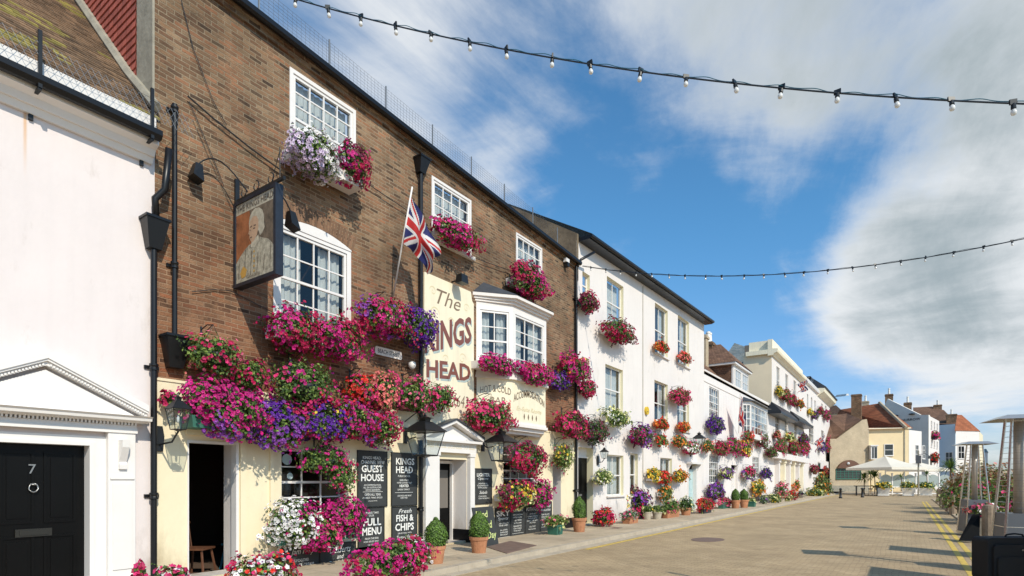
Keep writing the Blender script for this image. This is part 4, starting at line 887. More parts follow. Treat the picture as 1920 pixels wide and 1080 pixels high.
m = MB(WLD); m.add([(-8.5, SE + .1, 9.77), (-8.5, SW + .15, 10.22), (-14, SW + .15, 13.2), (-14, SE + .1, 12.9)], [(0, 1, 2, 3)]); m.build('roof', 'slate', w1)
m = MB(WLD); m.add([(-8.98, SE + .005, 8.3), (-14, SE + .005, 8.3), (-14, SE + .005, 12.95), (-8.98, SE + .005, 9.85), (-8.98, SE + .1, 8.3), (-14, SE + .1, 8.3), (-14, SE + .1, 12.95), (-8.98, SE + .1, 9.85)], [(0, 1, 2, 3), (2, 6, 7, 3), (0, 3, 7, 4)]); m.build('party_wall', 'render_brown', w1)
m = MB(WLD); m.add([(-9, SW, .1), (-14, SW, .1), (-14, SW, 13.1), (-9, SW, 10.05)], [(0, 1, 2, 3)]); m.build('flank_wall', 'plaster_white', w1)
m = MB(); s = F(1205, 600)[0]; m.box(s - .015, s + .015, .0, .02, .1, 9.7); m.build('cable_conduit', 'mortar_grey', w1)
# ================================================================ LOW WHITE HOUSE WITH A DORMER
SC_ = F(1447, 700)[0]
w2 = thing('terraced_house', (-9, 40, 0), 'low white painted house with tiled roof, dormer and small oriel', 'house', 'houses along the street')
H2 = dict(ua=op(1330, 1348, 724, 780), ga=op(1330, 1346, 852, 906), gb=op(1411, 1423, 856, 896)); d3 = (F(1371, 900)[0], F(1383, 900)[0], .14, 2.6, .2)
wall('wall', w2, 'painted_brick_white', SW, SC_, .1, 7.65, [*H2.values(), d3, (F(1394, 800)[0], F(1426, 800)[0], F(1394, 812)[1], F(1394, 760)[1], .2)], slope=-.15)
shell(w2, SW, SC_, .05, 7.6)
for h in H2.values(): window(w2, *h, d=-.08, cols=4, rows=(2, 2), curt='net', outer=.04, bars=.02)
panel_door(w2, d3[0], d3[1], .16, 2.3, -.15, 'gloss_white', cols=2)
m = MB(); m.box(SW, SC_, .0, .05, 7.55, 7.65); m.box(SW, SC_, .0, .03, 7.0, 7.06); m.box(SW, SC_, -.2, .0, 7.4, 7.66); m.build('coping', 'plaster_white', w2)
m = MB(); m.box(F(1410, 900)[0], SC_, .002, .04, .1, .5); m.build_each('plinth', 'black_paint', w2)
o0, o1 = F(1394, 800)[0], F(1426, 800)[0]; oz0, oz1 = F(1400, 815)[1], F(1396, 760)[1]
m = MB(); m.add([(o0 - .4, 0, oz0 - .3), (o0, .5, oz0 - .3), (o1, .5, oz0 - .3), (o1 + .4, 0, oz0 - .3), (o0 - .4, 0, oz0), (o0, .5, oz0), (o1, .5, oz0), (o1 + .4, 0, oz0)], [(0, 3, 2, 1), (4, 5, 6, 7), (0, 1, 5, 4), (1, 2, 6, 5), (2, 3, 7, 6)])
m.add([(o0 - .4, 0, oz1), (o0, .5, oz1), (o1, .5, oz1), (o1 + .4, 0, oz1), (o0 - .4, 0, oz1 + .2), (o0, .5, oz1 + .2), (o1, .5, oz1 + .2), (o1 + .4, 0, oz1 + .2)], [(0, 3, 2, 1), (4, 5, 6, 7), (0, 1, 5, 4), (1, 2, 6, 5), (2, 3, 7, 6)])
m.build('oriel', 'gloss_white', w2); m = MB(); m.add([(o0 - .6, 0, oz1 + .203), (o0 - .1, .75, oz1 + .203), (o1 + .1, .75, oz1 + .203), (o1 + .6, 0, oz1 + .203), (o0, .0, oz1 + .55), (o1, .0, oz1 + .55)], [(0, 1, 4), (1, 2, 5, 4), (2, 3, 5), (0, 3, 2, 1)]); m.build('oriel_roof', 'lead', w2)
for (sa, na), (sb, nb), cc in (((o0 - .4, 0), (o0, .5), 2), ((o0, .5), (o1, .5), 5)):
    u = Vector((nb - na, sb - sa, 0)); ln = u.length; u.normalize(); nn = Vector((u.y, -u.x, 0)); nn = nn if nn.x > 0 else -nn
    window(w2, .04, ln - .04, oz0, oz1, d=-.06, cols=cc, rows=(2, 2), fr=Fr((-9 + na, sa, 0), u, nn), curt='net', sill=0, bars=.02)
# roof: steep brown hipped tile roof set back, with dormer
a, b = SW + .1, F(1404, 690, -1.0)[0]
m = MB(WLD); zr = 10.6; m.add([(-9.4, SW + .1, 7.5), (-9.4, 46, 7.5), (-12.1, SW + .1, 10.5), (-12.1, 42, 10.5), (-15, SW + .1, 7.5), (-15, 46, 7.5)], [(0, 1, 3, 2), (1, 5, 3), (2, 3, 5, 4)]); m.build('roof', 'brown_tile', w2)
e0, e1 = 39.5, 43.8
dm = MB(); dm.box(e0, e1, -6.0, -.61, 7.5, 9.38, 0); w2d = dm.build('dormer', 'brown_tile', w2)
dm = MB(); dm.box(e0 - .02, e1 + .02, -.62, -.5, 7.5, 9.38); dm.box(e0 - .3, e1 + .3, -6.2, -.3, 9.385, 9.52); dm.build('dormer_front', 'gloss_white', w2d)
dm = MB(WLD); em = (e0 + e1) / 2; dm.add([(-9.25, e0 - .35, 9.53), (-9.25, e1 + .35, 9.53), (-10.9, em, 11.35), (-15.2, em, 11.35), (-15.2, e0 - .35, 9.53), (-15.2, e1 + .35, 9.53)], [(0, 1, 2), (0, 2, 3, 4), (1, 5, 3, 2), (3, 5, 4)]); dm.build('dormer_roof', 'brown_tile', w2d)
for q0, q1 in ((e0 + .3, e0 + 1.9), (e0 + 2.3, e1 - .3)): window(w2, q0, q1, 7.95, 9.15, d=-.49, cols=3, rows=(2,), curt='net', sill=0, bars=.02)
def chimney(parent, x, s, z, w, l, h, pots, mat='brown_tile', ph=.55, name='chimney'):
    c = MB(WLD); c.box(x - w / 2, x + w / 2, s - l / 2, s + l / 2, z, z + h); c.box(x - w / 2 - .06, x + w / 2 + .06, s - l / 2 - .06, s + l / 2 + .06, z + h - .25, z + h - .1)
    o = c.build(name, mat, parent); p = MB(WLD)
    for i in range(pots): q = s + (i - (pots - 1) / 2) * l / max(pots, 1); p.lathe(x, q, [(.17, z + h), (.13, z + h + ph * .8), (.16, z + h + ph * .84), (.15, z + h + ph)], 10)
    p.build('chimney_pot', 'stone_white', o); return o
chimney(w2, -11.7, 41.6, 10.8, .7, .8, .75, 2, 'brown_brick', .75); chimney(w2, -11.3, 38.7, 8.5, .6, .6, 2.9, 0, 'beige_brick')
# ================================================================ TALL CREAM HOUSE
SD = F(1503, 750)[0]
w3 = thing('terraced_house', (-9, 57, 0), 'tall cream house with heavy parapet cornice and black canopied bays', 'house', 'houses along the street')
H3 = [op(1456, 1462, 686, 736), op(1472.5, 1478, 700, 742), op(1488, 1493, 712, 748), op(1454, 1462, 772, 812), op(1472, 1477, 778, 815), op(1489, 1495, 790, 825), (52.5, 53.8, .2, 2.6), (58, 59.2, .2, 2.7)]
wall('wall', w3, 'plaster_white', SC_, SD, .1, 13.0, H3); shell(w3, SC_, SD, .05, 12.9, deep=2.1)
for h in H3[:6]: window(w3, *h, d=-.1, cols=2, rows=(1, 1), curt='side', sill=.1)
for h in H3[6:]: panel_door(w3, h[0], h[1], .2, h[3], -.15, 'house_cream')
m = MB(WLD); m.box(-11.2, -9.001, SC_, SC_ + .3, 6.5, 12.0); m.box(-15.5, -11.2, SC_ + .05, SC_ + .3, 6.5, 10.6); m.build('flank_wall', 'house_beige', w3)
m = MB(); m.profile([(.0, 11.75), (.1, 11.75), (.22, 11.9), (.45, 12.0), (.5, 12.15), (.5, 12.25), (.1, 12.3), (.1, 13.05), (-.25, 13.05), (-.25, 11.75)], SC_ - .3, SD); m.build('parapet', 'house_cream', w3)
m = MB(WLD); m.box(-10.95, -9.253, SC_ - .296, SC_ - .004, 11.9, 12.25); m.box(-10.75, -9.253, SC_ + .001, SC_ + .3, 12.253, 13.045); m.build_each('flank_cornice', 'house_cream', w3)
m = MB(WLD); q = [P(1377, 643, 53), P(1409, 654, 50.5), P(1413, 680, 49.9), P(1392, 681, 50.2), P(1345, 690, 51)]; m.addw([Vector(v) for v in q] + [Vector(v) + Vector((-.1, .3, -.25)) for v in q], [(0, 1, 2, 3, 4), (9, 8, 7, 6, 5), (0, 5, 6, 1), (2, 1, 6, 7), (3, 2, 7, 8)]); m.build('roof', 'slate', w3)
for c0, c1, yy in ((1449, 1485, 768), (1485, 1515, 783)):
    s0, s1 = F(c0, yy, .4)[0] , F(c1, yy, .4)[0]; s1 = min(s1, SD - .3) if c1 < 1500 else SD + 1.5; zc = F(c0, yy, .7)[1]
    m = MB(); m.add([(s0, .0, zc - .1), (s0 + .3, .95, zc - .1), (s1 - .3, .95, zc - .1), (s1, .0, zc - .1), (s0, .0, zc + .1), (s0 + .3, .95, zc + .1), (s1 - .3, .95, zc + .1), (s1, .0, zc + .1), (s0 + .5, .2, zc + .9), (s1 - .5, .2, zc + .9)], [(0, 3, 2, 1), (0, 1, 5, 4), (1, 2, 6, 5), (2, 3, 7, 6), (4, 5, 8), (5, 6, 9, 8), (6, 7, 9)]); m.build('bay_canopy', 'black_paint', w3)
    m = MB(); m.add([(s0 + .1, .0, 3.4), (s0 + .5, .6, 3.4), (s1 - .5, .6, 3.4), (s1 - .1, .0, 3.4), (s0 + .1, .0, 3.9), (s0 + .5, .6, 3.9), (s1 - .5, .6, 3.9), (s1 - .1, .0, 3.9)], [(0, 3, 2, 1), (4, 5, 6, 7), (0, 1, 5, 4), (1, 2, 6, 5), (2, 3, 7, 6)]); m.build('balcony', 'plaster_white', w3)
for k in range(6):
    s = SC_ + 1.2 + k * 2.6; m = MB(); m.box(s, s + .5, .0, .35, .1, 3.4); m.box(s - .08, s + .58, .0, .42, 3.1, 3.4); m.box(s - .05, s + .55, 0, .4, .1, .4); m.build('porch_pilaster', 'house_cream' if k % 2 else 'plaster_white', w3)
# ================================================================ TWO FAR WHITE HOUSES OF THE ROW
SF = F(1532, 750)[0]; SG = 92.0
w4 = thing('terraced_house', (-9, 70, 0), 'narrow bright white house beyond the tall cream one, three slim windows', 'house', 'houses along the street')
H4 = [op(1513, 1516, 738, 768), op(1520.5, 1523.5, 744, 772), op(1527, 1530, 750, 776), op(1517, 1526, 794, 828)]
wall('wall', w4, 'plaster_white', SD, SF, .1, 12.55, H4); shell(w4, SD, SF, .05, 12.4)
for h in H4: window(w4, *h, d=-.1, cols=2, rows=(1, 1), curt='side')
m = MB(); m.profile([(0, 12.1), (.25, 12.2), (.3, 12.4), (.3, 12.56), (0, 12.56)], SD, SF); m.build('cornice', 'gloss_white', w4)
chimney(w4, -9.6, SF - 3, 12.3, .8, 2, 1.5, 0, 'black_paint')
w5 = thing('terraced_house', (-9, 84, 0), 'last house of the white row, slate roof over bracketed cornice', 'house', 'houses along the street')
H5 = [op(1540, 1543, 756, 782), op(1547, 1550, 760, 786), op(1540, 1545, 806, 838)]
wall('wall', w5, 'plaster_white', SF, SG, .1, 12.9, H5); shell(w5, SF, SG, .05, 12.8)
for h in H5: window(w5, *h, d=-.1, cols=2, rows=(1, 1), curt='side')
m = MB(); m.profile([(0, 12.0), (.3, 12.2), (.7, 12.5), (.8, 12.9), (0, 12.95)], SF + .3, SG + .5); m.build('cornice', 'house_cream', w5)
m = MB(); m.profile([(.9, 12.93), (.95, 13.05), (-.5, 14.2), (-6, 14.2), (-6, 12.96)], SF + .3, SG + .6); m.build('roof', 'lead', w5)
m = MB(); m.box(SF + 1, SG, .002, .3, 3.0, 3.6); m.box(SF + 1, SG, .002, .12, .1, 1.0); m.build('shopfront', 'green_planter', w5)
m = MB(); m.box(SF + 1.2, SG - .4, .01, .05, 1.0, 3.0); m.build('shop_window', 'black_door', w5)
m = MB(); m.box(SF + .5, SG + .1, .31, .34, 3.05, 4.1); m.build('shop_fascia', 'gloss_white', w5)
# ================================================================ WALL FURNITURE OF THE PUB
downpipe('drainpipe', 'black downpipe with tapered hopper on the corner between house 7 and the pub', F(289, 500, .1)[0], 5.0, .1, hop=((.3, 4.98, 5.38),), collars=(3.28, 1.42), r=.042)
r_ = [o for o in COL.objects if o.name.startswith('drainpipe')][-1]
m = MB(); s_ = F(289, 500, .1)[0]; m.tube([(s_ + .02, .12, 5.36), (s_ + .0, .13, 5.7), (s_ + .1, .2, 5.85), (s_ + .1, .33, 6.4)], .05, 8); m.build('swan_neck', 'black_paint', r_, True)
sB = F(328, 500, .1)[0]
downpipe('drainpipe', 'slim black soil pipe running up the brick beside the hanging sign into a broad hopper', sB, F(328, 195, .1)[1], F(328, 640, .1)[1], r=.036, hop=((.34, F(328, 690, .1)[1], F(328, 635, .1)[1]),), collars=(F(328, 205, .1)[1], F(328, 497, .1)[1]))
s_ = F(790, 500, .1)[0]; downpipe('drainpipe', 'black downpipe with small hopper beside the tall painted sign panel', s_, F(790, 320, .1)[1], .1, r=.045, hop=((.3, F(790, 325, .1)[1], F(790, 300, .1)[1]),), collars=(1.0, 3.2, 5.4))
s_ = F(1081, 500, .1)[0]; downpipe('drainpipe', 'long black downpipe where the brick pub meets the tall white house', s_, F(1081, 500, .1)[1], .1, r=.045, collars=(1.3, 3.3, 5.6, 7.6))
r_ = [o for o in COL.objects if o.name.startswith('drainpipe')][-1]
m = MB(); zz_ = F(1081, 500, .1)[1]; m.tube([(s_, .1, zz_), (s_ + .12, .2, zz_ + .25), (s_ + .5, .5, zz_ + .55)], .045, 8); m.build('swan_neck', 'black_paint', r_, True)
# hanging sign
SS = 4.94
sg = thing('hanging_sign', (-9, SS, 4.77), 'black framed hanging sign with a wigged portrait, bracketed out from the brick', 'pub sign')
fr = Fr((-9, SS, 0), (1, 0, 0), (0, -1, 0)); u0, u1, v0, v1 = .03, 1.21, 4.76, 6.14; t = .055
m = MB(fr); m.box(u0, u1, -.13, .0, v1 - t, v1); m.box(u0, u1, -.13, .0, v0, v0 + t); m.box(u0, u0 + t, -.13, .0, v0 + t, v1 - t); m.box(u1 - t, u1, -.13, .0, v0 + t, v1 - t); m.build('frame', 'sign_navy', sg)
material('paint_ochre', (.30, .105, .04), .6, .4, 6); material('paint_umber', (.13, .095, .065), .6, .45, 10); material('paint_wig', (.42, .37, .28), .6, .3, 16); material('paint_skin', (.47, .30, .19), .6, .2, 11); material('paint_coat', (.36, .32, .24), .6, .55, 15); material('paint_gold', (.5, .28, .06), .6); material('paint_line', (.10, .07, .05), .7)
m = MB(fr); m.box(u0 + t, u1 - t, -.11, -.02, v0 + t, v1 - t, 0)
A, B, C_, D = u0 + t, u1 - t, v0 + t, v1 - t; w, h = B - A, D - C_
def q_(x, y, k): return (A + w * x, -.02 + .0015 * k, C_ + h * y)
def shape(pts, mi_, k): m.add([q_(x, y, k) for x, y in pts], [tuple(range(len(pts)))], mi_)
shape([(0, .87), (1, .87), (1, 1), (0, 1)], 6, 1)
shape([(.62, .0), (1, 0), (1, .87), (.36, .87), (.44, .6)], 1, 1)
shape([(.0, .0), (1, 0), (1, .30), (.93, .36), (.84, .42), (.7, .46), (.60, .50), (.46, .44), (.36, .44), (.24, .40), (.14, .35), (.05, .3), (0, .26)], 4, 2)
shape([(.40, .55), (.36, .62), (.35, .70), (.37, .78), (.43, .835), (.52, .86), (.62, .845), (.70, .80), (.745, .72), (.74, .64), (.76, .58), (.70, .52), (.64, .50), (.60, .57)], 2, 3)
shape([(.36, .62), (.335, .575), (.37, .56), (.365, .53), (.38, .50), (.42, .455), (.48, .46), (.56, .52), (.60, .60), (.60, .70), (.55, .76), (.46, .77), (.39, .73), (.365, .68)], 3, 4)
shape([(.42, .46), (.40, .40), (.50, .38), (.62, .44), (.60, .52)], 2, 3.5)
for pts in ([(.385, .655), (.44, .665), (.44, .65), (.385, .642)], [(.48, .66), (.54, .655), (.54, .642), (.48, .646)], [(.375, .62), (.40, .62), (.40, .607), (.378, .607)], [(.47, .625), (.52, .622), (.52, .609), (.47, .611)], [(.385, .525), (.44, .527), (.44, .515), (.39, .513)]): shape(pts, 7, 5)
for k in range(5): shape([(.47, .34 - .06 * k), (.50, .35 - .06 * k), (.51, .325 - .06 * k), (.48, .315 - .06 * k)], 5, 5)
shape([(.12, .12), (.2, .2), (.3, .14), (.26, .06), (.16, .05)], 5, 5)
for k in range(16): x = .06 + .055 * k; shape([(x, .06 + .02 * (k % 3)), (x + .012, .06), (x + .04, .24 + .05 * (k % 4)), (x + .03, .26 + .05 * (k % 4))], 7 if k % 3 == 0 else 2, 4.2)
pt = m.build('portrait', ['paint_ochre', 'paint_umber', 'paint_wig', 'paint_skin', 'paint_coat', 'paint_gold', 'paint_wig', 'paint_line'], sg)
m = MB(fr); write(m, 'THE KINGS HEAD', A + .03, B - .03, D - .135, D - .035, -.013, bold=.0); write(m, 'GEORGE III', A + .32, A + .68, C_ + .03, C_ + .075, -.008); m.build('lettering', 'paint_line', sg)
m = MB(fr); m.box(-.0, 1.34, -.085, -.045, v1 + .03, v1 + .075); m.box(0, .04, -.1, -.03, v1 - .15, v1 + .42)
for x in (.22, .58, .98):
    m.tube([(x + .085 * math.sin(a * .55) * (1 - a * .03), -.065, v1 + .15 + .085 * math.cos(a * .55) * (1 - a * .03)) for a in range(11)], .010, 5)
m.tube([(1.22, -.065, v1 + .07), (1.22, -.065, v1 + .55)], .009, 5); m.tube([(1.0, -.065, v1 + .07), (1.22, -.065, v1 + .5)], .006, 4)
for x in (.15, 1.05): m.box(x, x + .02, -.08, -.05, v1, v1 + .03)
m.build('bracket', 'black_iron', sg)
for nm, n0, sgn in (('sign_lamp', .0, 1), ('sign_lamp', -.13, -1)):
    y0 = .05 if sgn > 0 else -.16; x = .45 if sgn > 0 else .95
    m = MB(fr); arc = [(x + .02 * k, (n0 + sgn * .0) + sgn * (.75 * (k / 8) - .0), v1 + .07 + .42 * math.sin(math.pi * .86 * k / 8) * (1 if sgn > 0 else .5)) for k in range(9)]
    if sgn > 0: arc = [(x - .3 * math.sin(k / 8 * 1.57), .0 + .62 * (k / 8), v1 + .07 + .42 * math.sin(math.pi * .8 * k / 8)) for k in range(9)]
    else: arc = [(x + .012 * k, -.13 - .24 * (k / 8), v1 - .05 + .10 * math.sin(math.pi * k / 8) - .22 * (k / 8)) for k in range(9)]
    m.tube(arc, .011, 6); e = arc[-1]
    m.add([(e[0] - .05, e[1] - .05, e[2]), (e[0] + .05, e[1] - .05, e[2]), (e[0] + .05, e[1] + .05, e[2]), (e[0] - .05, e[1] + .05, e[2]), (e[0] - .10, e[1] - .08 - sgn * -.03, e[2] - .27), (e[0] + .10, e[1] - .08 + sgn * .03, e[2] - .27), (e[0] + .10, e[1] + .08 + sgn * .03, e[2] - .21), (e[0] - .10, e[1] + .08 + sgn * .03, e[2] - .21)],
          [(0, 1, 2, 3), (7, 6, 5, 4), (0, 4, 5, 1), (1, 5, 6, 2), (2, 6, 7, 3), (3, 7, 4, 0)]); m.build('sign_lamp', 'black_iron', sg)
# street name plate, camera, alarm
def plate(px0, px1, py0, py1, txt, label):
    s0, z0, _ = F(px0, py1, .02); s1, z1, _ = F(px1, py0, .02); a = F((px0 + px1) / 2, (py0 + py1) / 2, .02); h = .17; o = thing('street_name_plate', (-9, a[0], a[1] - h / 2), label, 'street sign')
    q = (s1 - s0) / 2; c = .03; m = MB(); m.prism([(a[0] - q, a[1] - h / 2 + c), (a[0] - q + c, a[1] - h / 2), (a[0] + q - c, a[1] - h / 2), (a[0] + q, a[1] - h / 2 + c), (a[0] + q, a[1] + h / 2 - c), (a[0] + q - c, a[1] + h / 2), (a[0] - q + c, a[1] + h / 2), (a[0] - q, a[1] + h / 2 - c)], .01, .025); m.build('plate', 'plaster_white', o)
    m = MB(); write(m, txt, a[0] - q + .07, a[0] + q - .07, a[1] - .045, a[1] + .045, .028, bold=.008); m.build('lettering', 'black_paint', o); return o
plate(704, 754, 652, 672, 'BEACH STREET', 'white street name plate on brick under the flagpole basket')
s, z, _ = F(772, 684, .12); o = thing('security_camera', (-9, s, z - .1), 'round white security camera by the black downpipe', 'camera'); m = MB(); m.lathe(s, .13, [(.03, z - .1), (.075, z - .05), (.085, z), (.07, z + .05), (.02, z + .08)], 14); m.box(s - .02, s + .02, .0, .1, z + .02, z + .06); m.build('housing', 'gloss_white', o, True)
m = MB(); m.lathe(s, .16, [(.02, z - .07), (.05, z - .04), (.05, z - .02)], 12); m.build('lens', 'black_iron', o)
s, z, _ = F(1063, 492, .1); o = thing('security_light', (-9, s, z - .1), 'small white security light high under the pub eaves', 'security light'); m = MB(); m.box(s - .1, s + .1, .02, .14, z, z + .12); m.build('housing', 'gloss_white', o); m = MB(); m.box(s - .06, s + .06, .03, .16, z - .14, z - .01); m.build('lens', 'black_iron', o)
s, z, _ = F(865, 524, .3); o = thing('floodlight', (-9, s, z - .1), 'black floodlight mounted over the tall painted sign panel', 'floodlight'); m = MB(); m.box(s - .13, s + .13, .22, .42, z - .1, z + .1, taper=.02); m.build('housing', 'black_iron', o); m = MB(); m.tube([(s, .0, z), (s, .24, z)], .02); m.tube([(s - .3, .06, z + .15), (s - .28, .12, z + .32), (s - .2, .06, z + .42), (s - .14, .02, z + .2)], .008); m.build('bracket', 'black_iron', o)
s, z, _ = F(1215, 770, .1); o = thing('alarm_box', (-9, s, z - .15), 'round yellow burglar alarm on the white house wall', 'alarm box'); m = MB(); m.prism([(s + .17 * math.cos(k * .42), z + .17 * math.sin(k * .42)) for k in range(15)], .0, .09); m.build('case', 'petal_yel', o); m = MB(); m.box(s - .05, s + .05, .09, .1, z - .06, z - .02); m.build('badge', 'letter_brown', o)
# lanterns
def wall_lantern(name, px, py0, py1, d, label, group, w=None, arm='up'):
    s, z0, dep = F(px, py1, d); z1 = F(px, py0, d)[1]; h = (z1 - z0) / 1.06; o = thing(name, (-9, s, z0), label, 'lantern', group); lantern(o, FAC, s, d, z0 + .04 * h, w or h * .72, h)
    m = MB(); w_ = w or h * .72
    if arm == 'up': m.box(s - .05, s + .05, .0, .05, z0 + h * .35, z0 + h * .75); m.tube([(s, .03, z0 + h * .6), (s - .1, d * .4, z0 + h * .45), (s - .0, d - w_ * .38, z0 + h * .5)], .016); m.tube([(s, .02, z0 + h * .9), (s, d * .6, z0 + h * 1.1), (s, d, z0 + h * .98)], .012)
    else: m.prism([(s - .05, z0 - h * .55), (s + .05, z0 - h * .55), (s + .07, z0 - h * .1), (s + .045, z0 + .1), (s - .045, z0 + .1), (s - .07, z0 - h * .1)], .0, .05); m.tube([(s, .03, z0 - h * .35), (s, d * .7, z0 - h * .3), (s, d, z0 - h * .02)], .014)
    m.build('bracket', 'black_iron', o); return o
wall_lantern('lantern', 797, 775, 857, .62, 'big square lantern on the left side of the pub porch', 'large square pub lanterns', w=.68)
wall_lantern('lantern', 940, 803, 866, .62, 'big square lantern to the right of the pub porch, under a pink basket', 'large square pub lanterns', w=.66)
wall_lantern('lantern', 334, 738, 808, .62, 'small black lantern hanging left of the open pub door', 'small wall lanterns', w=.27, arm='down')
wall_lantern('lantern', 1133, 838, 860, .28, 'small wall lantern beside the black door of the white house', 'small wall lanterns', w=.26, arm='down')
wall_lantern('lantern', 1311, 809, 840, .45, 'black lantern above the pale blue door', 'small wall lanterns', w=.55, arm='down')
# cables on the brick
def cable(label, pts, r=.008, d=.03, mat='wire_black', name='cable'):
    m = MB(); P_ = [(F(x, y, d)[0], d, F(x, y, d)[1]) for x, y in pts]; m.tube(P_, r, 5); return tag(m.build(name, mat), label, 'cable', 'cables pinned along the brick front')
cable('thick black cable sloping from the high pin to the sign bracket', [(352, 180), (400, 222), (470, 278), (525, 318)], .014, .06)
cable('thin dark cable looping down brick beside the soil pipe', [(340, 0), (362, 90), (400, 190), (425, 235)], .006)
cable('thin cable falling from the high pin past the sign lamp', [(355, 190), (378, 245), (405, 310), (420, 350)], .006)
cable('black cable strung between window boxes across the upper brick', [(690, 345), (730, 372), (760, 392), (830, 450), (880, 480), (935, 500), (960, 508)], .009, .08)
cable('pale cable slung below the hanging sign along the wall', [(360, 547), (400, 543), (432, 545), (520, 590)], .006)
# ================================================================ CHALK BOARDS AND MENUS
def board(label, xa, xb, yt, yb, lines, name='menu_board', d=.03, group='blackboard menus on the pub front', tilt=0, mats=('blackboard', 'chalk_white')):
    s0, z1, _ = F(xa, yt, d); s1 = F(xb, yt, d)[0]; z0 = F(xa, yb, d)[1]; o = thing(name, (-9, (s0 + s1) / 2, z0), label, 'menu board', group); w, h = s1 - s0, z1 - z0
    fr = FAC
    m = MB(fr); m.box(s0, s1, d - .015, d + .005, z0, z1); e = .014
    m.build('board', mats[0], o)
    m = MB(fr); m.box(s0 - e, s0, d - .015, d + .012, z0 - e, z1 + e); m.box(s1, s1 + e, d - .015, d + .012, z0 - e, z1 + e); m.box(s0, s1, d - .015, d + .012, z1, z1 + e); m.box(s0, s1, d - .015, d + .012, z0 - e, z0); m.build('frame', 'black_paint', o)
    m = MB(fr)
    for L_ in lines:
        txt, x0, x1, y0, y1 = L_[:5]; k = L_[5] if len(L_) > 5 else {}
        tl = k.pop('rise', 0)
        if txt == '-': m.quad((s0 + w * x0, d + .0065, z0 + h * y0), (s0 + w * x1, d + .0065, z0 + h * y0), (s0 + w * x1, d + .0065, z0 + h * y0 + .006), (s0 + w * x0, d + .0065, z0 + h * y0 + .006)); continue
        write(m, txt, s0 + w * x0, s0 + w * x1, z0 + h * y0, z0 + h * y1, d + .0065, warp=(lambda u, v, x, y, q=tl: (u, v + q * x)) if tl else None, **k)
    m.build('lettering', mats[1], o); return o
B_b = dict(bold=.022); S_ = dict(shear=.35)
board('upper left blackboard advertising the guest house', 671, 725, 845, 951, [('KINGS HEAD,', .16, .80, .85, .91), ('CHANNEL VIEW', .10, .92, .77, .835), ('GUEST', .12, .86, .62, .75, B_b), ('HOUSE', .10, .88, .46, .59, B_b), ('ACCOMMODATION', .2, .78, .375, .405), ('ALL EN SUITE ROOMS', .18, .8, .33, .36), ('WITH SEAVIEWS', .25, .76, .285, .315), ('-', .15, .85, .265, .27), ('OPEN ALL YEAR', .22, .78, .195, .24), ('DOUBLES, TWINS, SINGLES', .15, .84, .14, .175, dict(S_)), ('ENQUIRE WITHIN', .35, .65, .09, .11)])
board('upper right blackboard headed Kings Head public house', 734.5, 781, 849, 948.5, [('KINGS', .16, .9, .78, .91, dict(bold=.022)), ('HEAD', .16, .84, .62, .75, dict(bold=.022)), ('PUBLIC HOUSE', .24, .72, .545, .58), ('SERVING', .3, .66, .47, .50), ('HOME COOKED FOOD', .2, .8, .42, .45), ('HEATED', .3, .66, .35, .40, dict(bold=.02)), ('GARDEN TERRACE', .22, .7, .29, .32), ('-', .12, .84, .245, .25), ('LIVE MUSIC AND SPORT', .22, .78, .17, .20), ('EVERY WEEK', .34, .62, .13, .155)])
board('lower left blackboard reading Full Menu', 672, 719.5, 954, 1031, [('PLEASE TAKE', .28, .78, .86, .91), ('OUR', .4, .6, .79, .84), ('FULL', .18, .88, .56, .75, dict(bold=.022)), ('MENU', .14, .9, .33, .52, dict(bold=.022)), ('FROM THE BAR', .25, .78, .22, .27), ('FOOD SERVED DAILY', .2, .8, .15, .19), ('12 TO 9', .36, .64, .07, .11)])
board('lower right blackboard reading Fresh Fish and Chips', 735, 781, 952, 1020, [('Fresh', .25, .78, .83, .95, dict(S_)), ('FISH &', .16, .86, .60, .79, dict(bold=.02)), ('CHIPS', .12, .88, .34, .55, dict(bold=.022)), ('SERVED DAILY WITH', .22, .78, .25, .29), ('Tartare Sauce', .18, .9, .10, .21, dict(S_))])
board('small blackboard reading Lighter Options right of the porch', 890, 921.5, 879, 945, [('LIGHTER', .12, .88, .78, .88, dict(bold=.018)), ('Options', .18, .8, .67, .76, dict(S_)), ('SANDWICHES AND', .2, .74, .56, .60), ('PLOUGHMANS SERVED', .14, .8, .50, .54), ('WITH SALAD', .18, .72, .44, .48), ('Salads', .26, .74, .28, .37, dict(S_)), ('CHICKEN', .22, .68, .19, .23), ('TUNA OR PRAWN', .2, .84, .13, .17)])
board('large blackboard with a heading about sky sports', 929, 957, 954, 1017, [('SKY', .06, .96, .76, .93, dict(bold=.02)), ('Sports', .14, .84, .62, .74, dict(S_)), ('LIVE FOOTBALL ON', .22, .86, .52, .56), ('THE BIG SCREEN', .22, .82, .46, .50), ('ALL GAMES', .3, .78, .32, .36), ('SHOWN HERE', .3, .8, .25, .29), ('EVERY SUNDAY', .3, .8, .18, .22), ('-', .25, .95, .12, .13)], group='row of blackboards under the window')
board('blackboard listing burgers in the row under the window', 957.5, 984, 949, 1010, [('BURGERS', .1, .84, .82, .90, dict(bold=.01)), ('BEEF CHICKEN', .15, .8, .70, .74), ('CHEESE BACON', .15, .8, .62, .66), ('ALL SERVED', .25, .74, .52, .57), ('WITH CHIPS', .22, .74, .44, .48), ('BAGUETTES', .2, .75, .34, .39), ('HAM CHEESE', .2, .75, .27, .31), ('TUNA MELT', .2, .7, .2, .24), ('-', .1, .9, .14, .15)], group='row of blackboards under the window')
